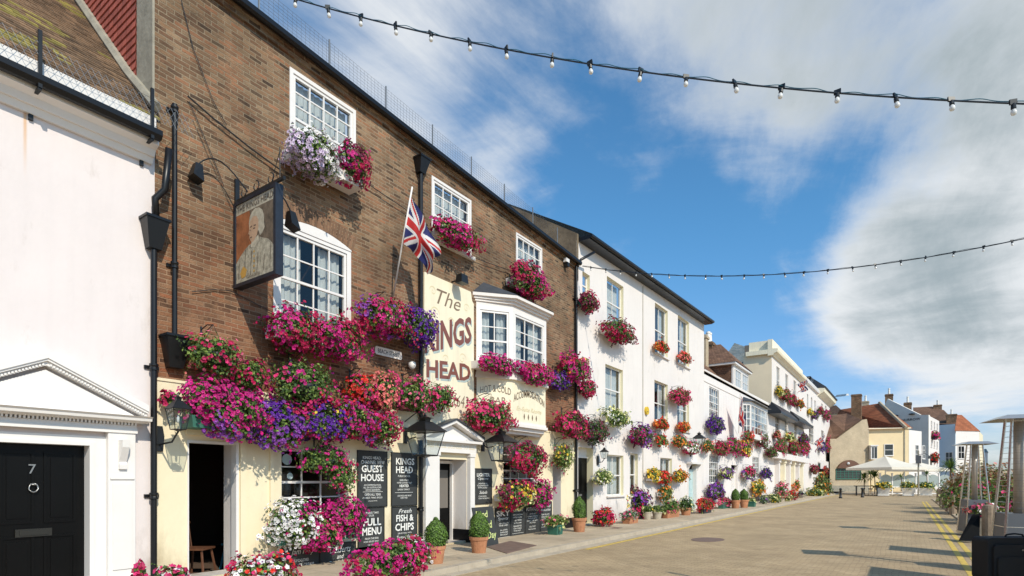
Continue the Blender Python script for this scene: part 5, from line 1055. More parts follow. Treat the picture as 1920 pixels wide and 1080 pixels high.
board('blackboard listing jacket potatoes in the row under the window', 984.5, 1012, 946, 1004, [('POTATOES', .08, .92, .78, .90, dict(bold=.014)), ('SERVED WITH', .3, .72, .66, .70), ('CHEESE BEANS', .18, .82, .58, .62), ('TUNA PRAWN', .16, .8, .51, .55), ('CHILLI OR HAM', .12, .84, .44, .48), ('BUTTER', .3, .7, .37, .41), ('ALL DAY', .28, .7, .24, .29), ('FROM NOON', .22, .7, .16, .20)], group='row of blackboards under the window')
board('last blackboard of the row, headed Traditional Favourites', 1012.5, 1034, 942, 998, [('Traditional', .08, .92, .82, .92, dict(S_)), ('Favourites', .08, .9, .70, .79, dict(S_)), ('STEAK AND ALE PIE', .12, .8, .56, .61), ('SAUSAGE AND MASH', .12, .8, .48, .53), ('ROAST OF THE DAY', .14, .74, .40, .45), ('SEE INSIDE', .14, .62, .22, .27), ('-', .1, .8, .16, .17)], group='row of blackboards under the window')
# leaning board and two low boards
o = thing('menu_board', (-8.8, 11.6, .1), 'blackboard with yellow writing leaning behind the second topiary pot', 'menu board')
X_, s_, _ = G(915, 1025, .1); fr = Fr((X_, s_ - .35, .1), (-.10, 1, 0), (1, .1, 0)); fr.v = Vector((-.16, -.06, 1)).normalized(); o.location = (X_, s_, .1)
m = MB(fr); m.box(.0, .9, -.02, .0, .0, .93); m.build('board', 'blackboard', o)
m = MB(fr); write(m, 'Food', .1, .62, .68, .84, .002, shear=.15, bold=.01); write(m, 'Served', .06, .74, .42, .60, .002, shear=.15, bold=.01); write(m, 'All Day', .1, .86, .12, .34, .002, shear=.15, bold=.01); m.build('lettering', 'chalk_yellow', o)
def low_board(px0, px1, d, yt, lab, lines):
    board(lab, px0, px1, yt, 1120, lines, d=d, group='low blackboards under the corner window')
low_board(530, 598, .04, 1028, 'low blackboard about jam roly poly behind the red and white flowers', [('Jam Roly', .2, .86, .80, .96, dict(S_)), ('POLY AND CUSTARD', .2, .7, .68, .74), ('ICE CREAM', .4, .84, .57, .64)])
low_board(600, 666, .04, 1023, 'low blackboard reading Desserts and Puddings', [('Desserts', .26, .86, .82, .95, dict(S_)), ('and', .46, .66, .70, .79, dict(S_)), ('Puddings', .2, .92, .50, .67, dict(S_)), ('-', .3, .8, .44, .45)])
# pavement fittings
X0_, s0_, _ = G(960, 1012, .1)
def slab_thing(name, label, cat, pts, z, mat):
    m = MB(WLD); W_ = [G(x, y, z) for x, y in pts]; k = len(W_); m.add([(a, b, z) for a, b, _ in W_] + [(a, b, z - .02) for a, b, _ in W_], [tuple(range(k))] + [(i, (i + 1) % k, (i + 1) % k + k, i + k) for i in range(k)]); return tag(m.build(name, mat), label, cat)
slab_thing('cellar_hatch', 'rust brown metal cellar hatch set in the pavement before the menu boards', 'hatch', [(912, 1025), (957, 1014), (1006, 1022), (950, 1037)], .115, 'hatch_metal')
m = MB(WLD); X_, s_, _ = G(1327, 1012); m.lathe(X_, s_, [(.42, .001), (.42, .008), (.36, .009), (.35, .006)], 28, su=1, sn=1.5); tag(m.build('manhole_cover', 'hatch_metal'), 'oval dark manhole cover in the block paving', 'manhole cover')
m = MB(WLD); X_, s_, _ = G(1155, 990, .1); m.box(X_ - .15, X_ + .15, s_ - .2, s_ + .2, .101, .106); tag(m.build('drain_cover', 'hatch_metal'), 'small square drain cover in the pavement by the white house', 'drain cover')
# inside the open door: chairs in the dark
def chair(X, s, rz, label, mat='dark_wood', z=.06):
    o = thing('wooden_chair', (0, 0, 0), label, 'chair', 'chairs inside the pub doorway'); m = MB(WLD); m.box(-.2, .2, -.2, .2, .43, .46); m.build('seat', mat, o)
    for a in (-1, 1):
        for b in (-1, 1): l_ = MB(WLD); l_.tube([(a * .15, b * .15, .43), (a * .21, b * .21, 0)], .02, 6); l_.build('leg', mat, o)
    m = MB(WLD)
    for k in range(7): x = -.16 + .053 * k; m.tube([(x, .18, .46), (x * 1.25, .26, .9 + .05 * math.cos(x * 8))], .009, 5)
    m.tube([(-.22, .25, .86), (-.12, .27, .94), (0, .275, .96), (.12, .27, .94), (.22, .25, .86)], .022, 6); m.build('backrest', mat, o); o.location = (X, s, z); o.rotation_euler = (0, 0, rz); return o
chair(-9.75, 4.75, 2.2, 'dark spindle-backed chair just inside the open pub door'); chair(-9.9, 5.55, -1.2, 'second chair with blue seat deeper inside the pub doorway', 'cable_teal')
# ================================================================ FLAGS
b0 = Vector((-9 + .06, *F(737, 556, .06)[:2])); d_ = .95; t_ = Vector((-9 + d_, *F(773, 350, d_)[:2]))
flag('union flag hanging in folds from a white pole over the pub baskets', 'union flags on poles', b0, t_, .93, .50, Vector((.14, .66, -.36)), .34, .15, 1.7, .9, gather=.62)
b0 = Vector((-9 + .1, *F(1385, 812, .1)[:2])); t_ = Vector((-9 + .9, *F(1388, 738, .9)[:2]))
flag('union flag drooping on a pole in front of the small oriel window', 'union flags on poles', b0, t_, .95, .3, Vector((.3, .15, -1.2)), .3, .12, 1.5, 1.0, nx=48, ny=26, gather=.5)
b0 = Vector((-9 + .1, *F(1493, 722, .1)[:2])); t_ = Vector((-9 + 1.5, *F(1517, 708, 1.5)[:2]))
flag('small flag flying high on the tall cream house', 'union flags on poles', b0, t_, .8, .35, Vector((-.1, -.3, -.9)), .3, .25, 1.5, 0, nx=40, ny=22)
b0 = Vector((-9 + .1, *F(1522, 835, .1)[:2])); t_ = Vector((-9 + 2.0, *F(1547, 812, 2.0)[:2]))
flag('union flag angled out over the far flower boxes', 'union flags on poles', b0, t_, .9, .35, Vector((-.1, .5, -1.0)), .3, .2, 1.5, .6, nx=40, ny=22)
# ================================================================ STRINGS OF LAMPS OVER THE STREET
def festoon(label, A, B, sag, nb, ext0=0, ext1=0, r=.008, teal=True):
    o = thing('string_lights', tuple(A), label, 'string lights', 'lamp strings over the street'); f = lambda t: A.lerp(B, t) + Vector((0, 0, -sag * 4 * t * (1 - t)))
    n = 90; ts = [-ext0 + (1 + ext0 + ext1) * i / n for i in range(n + 1)]; m = MB(WLD); m.tube([tuple(f(t)) for t in ts], r, 6); m.build('cable', 'cable', o)
    m = MB(WLD); rr = random.Random(2); m.tube([tuple(f(t) + Vector((.012 * math.sin(t * 150), .012 * math.cos(t * 150), .016 + .006 * math.sin(t * 61)))) for t in [-ext0 + (1 + ext0 + ext1) * i / 360 for i in range(361)]], r * .55, 4); m.build('support_wire', 'cable_teal' if teal else 'cable', o)
    so_ = bu_ = None
    for i in range(nb):
        t = (i + .5) / nb + rr.uniform(-.004, .004); p = f(t)
        if so_ is None:
            m = MB(WLD); m.lathe(0, 0, [(.012, -.0), (.019, -.01), (.021, -.045), (.016, -.05)], 10); m.box(-.008, .008, -.03, .03, -.01, .035); so_ = m.build('lamp_holder', 'black_iron', o)
            so_.location = p - o.location; vv = so_.data.vertices
            m = MB(WLD); m.lathe(0, 0, [(.012, -.045), (.016, -.056), (.023, -.072), (.024, -.083), (.019, -.097), (.008, -.104)], 12); bu_ = m.build('bulb', 'lamp_bulb', so_, True)
            for q in so_.data.vertices: q.co += o.location
            for q in bu_.data.vertices: q.co += p
            bu_.location = (0, 0, 0)
        else:
            a = so_.copy(); COL.objects.link(a); a.location = p - o.location; b = bu_.copy(); COL.objects.link(b); b.parent = a; a.rotation_euler = (rr.uniform(-.2, .2), rr.uniform(-.2, .2), rr.uniform(0, 3))
    return o
festoon('near string of white lamps crossing the top of the sky', P(520, -12, 7.1), P(1960, 196, 4.95), .27, 17, .15, .3)
festoon('farther sagging string of white lamps reaching the white house', P(1092, 499, 18.6), P(1990, 432, 12.3), .62, 22, 0, .4, teal=False, r=.010)
# ================================================================ FLOWERS ON THE STREET FRONT
GP = 'window boxes on the brick pub'; GB = 'hanging baskets on the pub'
wall_plant('window_box', 'top floor box of white petunias beside magenta ones, nearest the hanging sign', GP, [(588, 290, 54, 42, 'lil:6 white:3 viol'), (660, 309, 35, 38, 'mag:3 crim:6 wine:2')], opts=dict(clump=.9))
wall_plant('window_box', 'top floor box of pink-red petunias above the union flag', GP, [(857, 440, 45, 24, 'crim:5 mag:3 rose:2 yel:.3')])
wall_plant('window_box', 'rounded crimson mass of petunias under the last top floor pub window', GP, [(992, 527, 37, 34, 'crim:5 mag:4 wine:2')])
wall_plant('window_box', 'wide crimson flower box below the large arched window', GP, [(552, 620, 50, 42, 'crim:6 mag:2 wine:2'), (632, 636, 55, 40, 'crim:5 rose:3 mag:3 yel:.3')])
wall_plant('hanging_basket', 'basket at the foot of the flagpole, crimson on the left and purple on the right', GB, [(722, 597, 50, 38, 'crim:5 mag:4 viol:2 yel:.3'), (785, 615, 34, 36, 'purp:7 viol:3 yel:.3 mag')], holder='plaster_cream')
wall_plant('hanging_basket', 'large salmon and pink basket with green leaves beside the soil pipe hopper', GB, [(400, 664, 60, 40, 'salm:4 rose:3 crim:2 pink:3 viol:1'), (470, 705, 36, 34, 'crim:4 mag:4 wine:1')], opts=dict(fd=210, green=.42))
wall_plant('hanging_basket', 'leafy basket of magenta and red flowers over the corner window', GB, [(570, 722, 64, 50, 'mag:4 rose:3 red:1 viol:3 crim:2')], opts=dict(fd=190, green=.5))
wall_plant('hanging_basket', 'basket with a scarlet geranium patch among salmon petunias', GB, [(678, 733, 32, 30, 'red:6 rose:2'), (718, 738, 32, 36, 'salm:4 rose:4 crim:2')], opts=dict(green=.4))
wall_plant('flower_trough', 'long trough of magenta and purple petunias over the open door', 'long troughs on the pub', [(318, 748, 17, 17, 'mag:6 crim:2'), (385, 752, 44, 44, 'mag:8 crim:1 pink:1'), (440, 778, 60, 50, 'mag:8 rose:1 viol:2'), (520, 795, 62, 44, 'purp:7 mag:2 viol:4 yel:1'), (600, 790, 58, 42, 'purp:5 crim:2 mag:3 yel:1')], opts=dict(clump=.85), holder='green_planter')
wall_plant('flower_trough', 'short trough of mixed purple, pink and white blooms above the guest house board', 'long troughs on the pub', [(655, 785, 44, 38, 'mag:4 viol:3 crim:2 yel:1'), (708, 800, 42, 36, 'crim:4 mag:3 viol:2 white:1')], opts=dict(green=.35))
wall_plant('hanging_basket', 'green leafy basket with pink flowers left of the tall painted sign', GB, [(778, 740, 36, 30, 'rose:4 mag:3 pink:2'), (825, 746, 30, 26, 'crim:4 rose:4')], opts=dict(green=.45, fd=200))
wall_plant('hanging_basket', 'trailing green and magenta basket hanging in front of the corner window', GB, [(610, 862, 46, 30, 'mag:4 crim:2 viol:2'), (640, 892, 30, 34, 'crim:4 rose:3')], opts=dict(green=.55, fd=170))
wall_plant('window_box', 'big overflowing box, white petunias left and magenta right, under the corner window', GP, [(550, 980, 50, 42, 'white:6 mag:2 crim:1'), (600, 1000, 42, 38, 'white:3 crim:2 rose:2 mag:3'), (646, 968, 40, 36, 'mag:7 crim:2 yel:.6')], opts=dict(clump=.88), dfix=.34, holder='green_planter')
wall_plant('hanging_basket', 'pink and salmon basket over the right-hand big lantern', GB, [(921, 780, 42, 32, 'crim:4 salm:2 rose:4 pink:2')], opts=dict(green=.35))
wall_plant('window_box', 'magenta box on the left facet of the bow window', 'boxes on the bow window', [(934, 684, 32, 18, 'crim:3 mag:6 pink:1')], X0=-8.72)
wall_plant('window_box', 'magenta and cream box on the middle facet of the bow window', 'boxes on the bow window', [(1006, 701, 38, 19, 'mag:5 crim:4 pale:.8')], X0=-8.42, dfix=.16)
wall_plant('hanging_basket', 'magenta and yellow basket with a purple lower tuft right of the bow window', GB, [(1077, 692, 28, 26, 'mag:5 crim:3 yel:.8 ora:.5'), (1048, 714, 18, 17, 'purp:7 viol:2')])
wall_plant('hanging_basket', 'round crimson basket hung before the window with the row of blackboards', GB, [(989, 858, 35, 31, 'crim:6 wine:2 mag:2 rose:1')])
wall_plant('window_box', 'yellow, red and cream box with magenta at its right end above the blackboards', GP, [(968, 929, 36, 25, 'yel:2 crim:4 pale:2 wine:3 ora:1'), (1013, 926, 24, 25, 'mag:8 crim:2')], opts=dict(clump=.8))
wall_plant('hanging_basket', 'pink and crimson basket on the pub corner over the narrow passage', GB, [(1075, 796, 31, 25, 'rose:5 crim:4 wine:2 salm:1')])
wall_plant('hanging_basket', 'dark-leaved basket with wine flowers above the black door', 'hanging baskets on the white house', [(1117, 809, 25, 24, 'wine:4 dark:4 crim:1')], opts=dict(fd=130, leafmats=[('leaf_dark', 5), ('leaf_mid', 3), ('leaf_brown', 1)]))
wall_plant('hanging_basket', 'green and yellow trailing basket hanging over the narrow passage', GB, [(1057, 856, 20, 27, 'yel:1 wine:1 crim:1 pale:1')], opts=dict(fd=45, green=.3, leafmats=[('leaf_light', 5), ('leaf_mid', 3), ('leaf_brown', 1)]))
GW = 'window boxes on the white house'; GH = 'hanging baskets on the white house'
wall_plant('window_box', 'dark red box of flowers at the top left corner of the white house', GW, [(1105, 567, 18, 19, 'crim:4 wine:3 rose:1')], holder='green_planter')
wall_plant('window_box', 'wide crimson and green box below the large top floor window of the white house', GW, [(1160, 622, 29, 20, 'crim:5 wine:4 mag:1')])
wall_plant('window_box', 'orange-red geranium box under the third top floor window', GW, [(1241, 651, 13, 10, 'red:5 ora:3 white:1')], holder='terracotta')
wall_plant('window_box', 'red and pink geranium box under the last top floor window', GW, [(1284, 670, 13, 9, 'red:5 salm:3 white:1')], holder='terracotta')
wall_plant('window_box', 'round crimson box at the first floor corner beside the downpipe', GW, [(1102, 729, 16, 16, 'crim:4 wine:3 rose:2')])
wall_plant('window_box', 'white-flowered green box under the first floor window', GW, [(1156, 783, 28, 18, 'pale:3 white:3 wine:1')], opts=dict(fd=90, leafmats=[('leaf_light', 5), ('leaf_mid', 4), ('leaf_dark', 2)]))
wall_plant('hanging_basket', 'purple and wine basket in the middle of the white house front', GH, [(1204, 818, 23, 21, 'wine:4 mag:3 viol:3 crim:1')], opts=dict(leafmats=[('leaf_dark', 5), ('leaf_mid', 3)]))
wall_plant('window_box', 'orange geraniums with white under the narrow first floor window', GW, [(1241, 795, 14, 10, 'red:5 ora:4 white:1')], holder='terracotta')
wall_plant('window_box', 'bright orange box under the last first floor window of the white house', GW, [(1283, 801, 13, 9, 'ora:5 red:4')], holder='terracotta')
wall_plant('hanging_basket', 'pink basket hung high in front of the last first floor window', GH, [(1276, 744, 21, 15, 'rose:4 crim:3 pink:2')])
wall_plant('hanging_basket', 'green basket edged with red between the purple basket and the window', GH, [(1240, 825, 13, 12, 'red:4 ora:2')], opts=dict(fd=70))
wall_plant('hanging_basket', 'leafy begonia basket, red at its left side, above the ground floor window', GH, [(1276, 827, 17, 11, 'red:4 ora:2 yel:1')], opts=dict(fd=70))
wall_plant('hanging_basket', 'pink and white basket beside the lantern over the pale blue door', GH, [(1298, 840, 17, 13, 'rose:4 pink:4 white:3')])
wall_plant('window_box', 'round white-flowered basket between black door and first ground floor window', GW, [(1131, 895, 19, 16, 'white:4 pale:4 purp:1')], opts=dict(fd=100, leafmats=[('leaf_light', 5), ('leaf_mid', 4)]))
wall_plant('window_box', 'yellow and scarlet begonias before the ground floor window', GW, [(1226, 890, 12, 12, 'yel:4 ora:1'), (1246, 896, 13, 13, 'red:6 rose:1')])
wall_plant('window_box', 'orange and yellow box left of the pale blue door', GW, [(1275, 892, 16, 11, 'ora:4 yel:3 red:1')])
wall_plant('window_box', 'orange topped green box low on the wall under the begonias', GW, [(1249, 925, 14, 14, 'ora:4 pale:2')], opts=dict(fd=60))
GL = 'baskets on the low white house'
T = lambda label, masses, g=GL, kind='hanging_basket', **k: wall_plant(kind, label, g, masses, **k)
T('purple petunia basket below the first upper window of the low house', [(1343, 796, 15, 17, 'purp:7 viol:2 yel:1')])
T('lower purple and white basket near the red geranium trough', [(1344, 920, 16, 17, 'purp:3 viol:5 white:1 wine:2')])
T('yellow-green and violet basket left of the low house door', [(1362, 888, 17, 12, 'viol:4 pale:3 yel:1')])
T('violet and pink basket right of the low house door', [(1405, 887, 15, 12, 'viol:4 rose:3 white:2')])
T('purple basket nearest the tall cream house', [(1437, 887, 13, 10, 'purp:5 viol:2 ora:1')])
T('round yellow and orange basket low on the white wall', [(1422, 914, 13, 14, 'yel:5 ora:4 white:1')])
T('leafy box with peach begonias right of the lantern', [(1328, 836, 14, 11, 'ora:2 salm:2')], opts=dict(fd=50))
T('crimson box in the row over the low house door', [(1354, 840, 15, 13, 'crim:5 rose:4 ora:1')])
T('magenta box in the middle of the row over the low house door', [(1376, 836, 15, 15, 'mag:6 crim:3')])
T('yellow centred box in the row under the oriel', [(1397, 840, 16, 14, 'yel:5 ora:2 mag:3')])
T('red box on the oriel sill', [(1405, 819, 11, 11, 'red:3 crim:5 yel:1')])
T('pink, white and wine basket at the right edge of the oriel', [(1431, 825, 13, 14, 'pink:3 white:3 wine:3 mag:1')])
GC = 'boxes on the tall cream house'
T('yellow box with a crimson end on the first canopy', [(1462, 733, 8, 9, 'yel:6 pale:3'), (1474, 741, 11, 12, 'crim:5 wine:2 ora:1')], GC)
T('crimson and rust box on the second canopy', [(1487, 750, 9, 10, 'crim:6 mag:2'), (1501, 757, 8, 8, 'ora:3 wine:3')], GC)
T('pale pink box on the first balcony of the cream house', [(1458, 815, 9, 7, 'salm:4 wine:2 white:1')], GC)
T('pale yellow and red box on the first balcony of the cream house', [(1480, 820, 12, 10, 'pale:6 yel:2 crim:2')], GC)
T('wide green and pink basket at the corner of the cream house', [(1447, 848, 15, 10, 'wine:3 rose:1'), (1465, 838, 14, 16, 'rose:5 pink:3 crim:3')], GC, opts=dict(fd=45))
T('crimson hanging mass over the cream porch', [(1490, 838, 13, 14, 'crim:5 wine:4 red:1')], GC)
T('rose hanging mass at the end of the cream porch', [(1510, 840, 12, 12, 'rose:5 crim:3 viol:1')], GC)
T('wine coloured box on the second balcony of the cream house', [(1508, 822, 14, 9, 'wine:5 viol:3')], GC)
T('orange box low between the cream porch columns', [(1493, 910, 9, 9, 'ora:4 salm:2 pale:1')], GC)
GF = 'boxes on the far white houses'
T('yellow and violet box on the narrow white house', [(1520, 772, 6, 6, 'yel:5 pale:3'), (1529, 778, 9, 7, 'viol:5 wine:3')], GF)
T('magenta box sloping across the last white house', [(1539, 770, 8, 7, 'wine:4 crim:3'), (1551, 778, 9, 9, 'mag:6 crim:2')], GF)
T('violet and crimson box beside the angled union flag', [(1542, 838, 9, 8, 'viol:4 purp:3'), (1555, 835, 6, 12, 'crim:5 rose:2')], GF)
# ================================================================ POTS AND TROUGHS ON THE PAVEMENT
def topiary(px, yb, ybush0, ybush1, hw, pw, ph, label, rot=0, src=[None]):
    X, s, dep = G(px, yb, .1); k = dep / FPX; H_ = (ybush1 - ybush0) * k; Wd = hw * k
    root = thing('topiary_pot', (X, s, .1), label, 'potted topiary', 'clipped box cones in clay pots'); SEED[0] += 1; pl = Plant(SEED[0]); r = pl.r; zb = .1 + ph
    for _ in range(3600):
        t = r.random(); a = r.uniform(0, 6.283); prof = max(.05, 1 - abs(2 * (t * .92 + .02) - .78) ** 2.1 / (1.0 if t > .4 else 1.0)) ** .55 if t < .97 else .2; q = Wd * prof * r.uniform(.76, 1.0) * (1 + .22 * noise.noise(Vector((math.cos(a) * 1.6, math.sin(a) * 1.6, t * 3 + SEED[0])))); p = Vector((X + q * math.cos(a), s + q * math.sin(a), zb + H_ * t * 1.0 - .02))
        pl.leaf(p, Vector((math.cos(a), math.sin(a), .5 + r.gauss(0, .3))).normalized(), Wd * .16 * r.uniform(.7, 1.3), 'box_leaf')
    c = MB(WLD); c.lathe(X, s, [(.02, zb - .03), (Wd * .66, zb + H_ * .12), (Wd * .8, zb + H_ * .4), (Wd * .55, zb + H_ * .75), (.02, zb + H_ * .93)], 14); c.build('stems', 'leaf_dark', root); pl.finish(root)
    planter(root, X, s, .1, 'terracotta', pw, ph); m = MB(WLD); m.lathe(X, s, [(.01, .1 + ph * .85), (pw * .43, .1 + ph * .86)], 16); m.build('soil', 'soil', root); return root
topiary(817, 1056, 971, 1023, 21, .37, .33, 'clipped box cone in a clay pot left of the pub porch')
topiary(898, 1036, 960, 1007, 19, .40, .34, 'clipped box cone in a clay pot right of the pub porch')
topiary(1086, 997, 934, 974, 13, .44, .42, 'tall clipped box cone in a clay pot near the downpipe and black door')
topiary(1379, 953, 919, 940, 8, .5, .45, 'left one of two small clipped box cones outside the low house')
topiary(1395, 952, 919, 939, 8, .5, .45, 'right one of two small clipped box cones outside the low house')
GG = 'pots along the pavement'
ground_plant('green plastic box of leafy pale plants at the end of the blackboards', GG, (1041, 1002), (22, 11, 976), 'pink:1 pale:1', 'green_planter', .34, .28, .36, opts=dict(fd=35), leafmats=[('leaf_light', 6), ('leaf_mid', 3), ('leaf_brown', 1)])
ground_plant('red and mixed flowers spilling beside the black door of the white house', GG, (1131, 987), (20, 16, 971), 'red:3 crim:4 pale:1 mag:1', 'stone_planter', .35, .25)
ground_plant('tall yellow-green and red mound against the ground floor window', GG, (1160, 972), (27, 27, 944), 'pale:4 yel:2 red:2 crim:1', 'stone_planter', .4, .3, opts=dict(fd=110))
ground_plant('dark purple and crimson mound right of the yellow-green one', GG, (1198, 972), (22, 27, 944), 'wine:3 viol:4 purp:2 crim:3', 'stone_planter', .4, .3, leafmats=[('leaf_dark', 6), ('leaf_brown', 1)])
def trough(label, base, mass, pp, mat, ln, ph=.24, w=.3, **k):
    o = ground_plant(label, GG, base, mass, pp, None, pl_len=ln, name='flower_trough', cat='flower trough', **k); X, s, dep = G(base[0], base[1], .1); m = MB(WLD); t = .03
    m.add([(X - w * .42, s - ln * .48, .1), (X + w * .42, s - ln * .48, .1), (X + w * .42, s + ln * .48, .1), (X - w * .42, s + ln * .48, .1), (X - w * .5, s - ln * .5, .1 + ph), (X + w * .5, s - ln * .5, .1 + ph), (X + w * .5, s + ln * .5, .1 + ph), (X - w * .5, s + ln * .5, .1 + ph)], [(0, 3, 2, 1), (4, 5, 6, 7), (0, 1, 5, 4), (1, 2, 6, 5), (2, 3, 7, 6), (3, 0, 4, 7)])
    m.box(X - w * .53, X + w * .53, s - ln * .52, s + ln * .52, .1 + ph - .05, .1 + ph + .004); m.build('trough', mat, o); return o
trough('terracotta trough of pink flowers and silvery leaves before the purple mound', (1182, 981), (18, 9, 966), 'pink:3 crim:2 white:1', 'terracotta', .8, leafmats=[('leaf_grey', 5), ('leaf_mid', 3)], opts=dict(fd=60))
ground_plant('first small stone pot of green plants below the purple mound', GG, (1214, 974), (10, 8, 955), 'pale:1 yel:1', 'stone_planter', .34, .3, opts=dict(fd=20))
ground_plant('second small stone pot with trailing green beside a terracotta trough', GG, (1232, 973), (12, 8, 955), 'pale:2', 'stone_planter', .4, .28, opts=dict(fd=20))
trough('long terracotta trough of green leafy plants under the ground floor window', (1257, 970), (19, 12, 950), 'rose:1 pale:1', 'terracotta', 1.5, .3, opts=dict(fd=15))
ground_plant('bushy green plant in a clay pot left of the pale blue door', GG, (1286, 966), (15, 15, 947), 'pale:2', 'terracotta', .5, .34, opts=dict(fd=20), leafmats=[('leaf_mid', 5), ('leaf_dark', 3)])
trough('red geranium trough right of the pale blue door', (1322, 962), (15, 12, 946), 'red:5 crim:5 wine:1', 'sign_navy', 1.2, .32)
trough('green trough of pink flowers between red geraniums and the clipped cones', (1358, 953), (14, 8, 941), 'pink:5 rose:4 white:1', 'green_planter', 1.5, .34)
ground_plant('small green tub of pale flowers right of the clipped cones', GG, (1408, 950), (8, 7, 939), 'pale:2 rose:1', 'green_planter', .5, .3)
ground_plant('low grey-green mound at the foot of the low house', GG, (1432, 945), (10, 9, 937), 'viol:1 pale:1', None, opts=dict(fd=15), leafmats=[('leaf_grey', 5), ('leaf_mid', 3)])
ground_plant('yellow speckled green mound by the black plinth', GG, (1452, 943), (11, 10, 935), 'yel:2 pale:4', None, opts=dict(fd=40))
ground_plant('tall pink mound at the corner of the cream house porch', GG, (1465, 940), (12, 17, 920), 'pink:4 salm:3 white:2 wine:2', 'stone_planter', .6, .4)
ground_plant('low green clump before the cream house', GG, (1475, 940), (8, 8, 933), 'pale:2', None)
ground_plant('bright red geranium tub before the cream porch', GG, (1484, 938), (10, 9, 930), 'red:6 crim:4', 'stone_planter', .6, .3)
ground_plant('grey leaved tub right of the red geraniums', GG, (1503, 934), (8, 6, 928), 'dark:1 white:1', 'stone_planter', .6, .3, leafmats=[('leaf_dark', 3), ('leaf_grey', 2)])
ground_plant('broad yellow and green planting outside the far shop', GG, (1530, 930), (18, 8, 924), 'pale:4 yel:2', None, opts=dict(fd=30))
ground_plant('tall green shrub group outside the far shop', GG, (1540, 929), (16, 20, 906), 'ora:1 pale:1', None, opts=dict(fd=4), leafmats=[('leaf_light', 3), ('leaf_mid', 4), ('leaf_brown', 2), ('leaf_dark', 3)])
ground_plant('dark green bush at the end of the row', GG, (1552, 928), (9, 13, 914), 'pale:1', None, opts=dict(fd=4), leafmats=[('leaf_mid', 4), ('leaf_dark', 4)])
T('dark red clipped flower hedge on the far terrace', [(1527, 880, 13, 8, 'wine:5 crim:3'), (1547, 883, 13, 8, 'wine:5 red:2')], GF, opts=dict(leafmats=[('leaf_brown', 3), ('leaf_dark', 2)]), bracket=False)
GT = 'low flower mounds at the foot of the pub'
ground_plant('magenta mound with white petunias at its right end, in front of the fish board', GT, (738, 1088), (66, 34, 1050), 'mag:5 crim:5 rose:1 ora:.4 yel:.3', None, pl_len=1.6, opts=dict(clump=.8))
ground_plant('white petunia tuft beside the first clay pot', GT, (778, 1062), (28, 28, 1036), 'white:7 viol:1', None, opts=dict(fd=200, green=.35))
ground_plant('red and white low flowers beneath the corner window', GT, (490, 1140), (62, 40, 1085), 'red:4 white:3 crim:3 rose:2', None, pl_len=1.4, opts=dict(clump=.5))
ground_plant('pink and white low flowers left of the open pub door', GT, (322, 1170), (32, 34, 1098), 'rose:4 white:3 crim:2', None, pl_len=.5, opts=dict(clump=.5))
ground_plant('small red flowers at the foot of the corner downpipe', GT, (262, 1190), (14, 40, 1098), 'crim:4 rose:3', None, opts=dict(clump=.5))
# ================================================================ HOUSES ACROSS THE END OF THE STREET
def gpt(px, dep): p = P(px, HY, dep); return Vector((p.x, p.y, 0))
def block(name, parent, A, B, zt, back, mat, z0=.0):
    """a wall block from ground point A to B, zt high, 'back' metres deep"""
    u = (B - A).normalized(); n = Vector((u.y, -u.x, 0)); n = n if n.dot(Vector((0, 0, 0)) - A) < 0 else -n     # n points away from the street
    bv = (A * .5 + B * .5).normalized() * back; m = MB(WLD); a, b, c, d = A, B, B * (1 + .93 * back / B.length), A * (1 + .93 * back / A.length)
    m.addw([Vector((q.x, q.y, z)) for z in (z0, zt) for q in (a, b, c, d)], [(0, 3, 2, 1), (4, 5, 6, 7), (0, 1, 5, 4), (1, 2, 6, 5), (2, 3, 7, 6), (3, 0, 4, 7)])
    return m.build(name, mat, parent), u, n
def roofhip(parent, A, B, n, back, z0, h, mat, hipA=.0, hipB=.0, over=.35, name='roof'):
    u = (B - A).normalized(); L_ = (B - A).length; a = A - u * over - n * over; b = B + u * over - n * over; c = b + n * (back + 2 * over); d = a + n * (back + 2 * over)
    r0 = A + u * (hipA * L_ - (over if not hipA else 0)) + n * back / 2; r1 = A + u * (L_ * (1 - hipB) + (over if not hipB else 0)) + n * back / 2
    m = MB(WLD); m.addw([Vector((q.x, q.y, z0)) for q in (a, b, c, d)] + [Vector((r0.x, r0.y, z0 + h)), Vector((r1.x, r1.y, z0 + h))], [(0, 1, 5, 4), (1, 2, 5), (2, 3, 4, 5), (3, 0, 4), (0, 3, 2, 1)])
    return m.build(name, mat, parent)
def sash(parent, A, u, n, x0, x1, z0, z1, cols=2, rows=2, frame='gloss_white', glass='black_door', curt=False, name='window'):
    fr = Fr((A.x, A.y, 0), u, -n); m = MB(fr); t = .07
    m.box(x0 - t, x0, .01, .09, z0 - t, z1 + t); m.box(x1, x1 + t, .01, .09, z0 - t, z1 + t); m.box(x0, x1, .01, .09, z1, z1 + t); m.box(x0 - .08, x1 + .08, .01, .16, z0 - t - .06, z0 - t); m.box(x0, x1, .01, .09, z0 - t, z0)
    for k in range(1, cols): q = x0 + (x1 - x0) * k / cols; m.box(q - .03, q + .03, .02, .06, z0, z1)
    for k in range(1, rows): q = z0 + (z1 - z0) * k / rows; m.box(x0, x1, .025, .065, q - .03, q + .03)
    f = m.build(name, frame, parent); m = MB(fr); m.box(x0, x1, .005, .02, z0, z1); m.build('pane', glass, f); return f
def zat(py, dep): return CAM_Z + (HY - py) * dep / FPX
def chim(parent, p, z, w, h, pots, mat='brown_brick', ph=.8, l=None):
    return chimney(parent, p.x, p.y, z, w, l or w, h, pots, mat, ph)
material('far_dark_glass', (.03, .035, .035), .15)
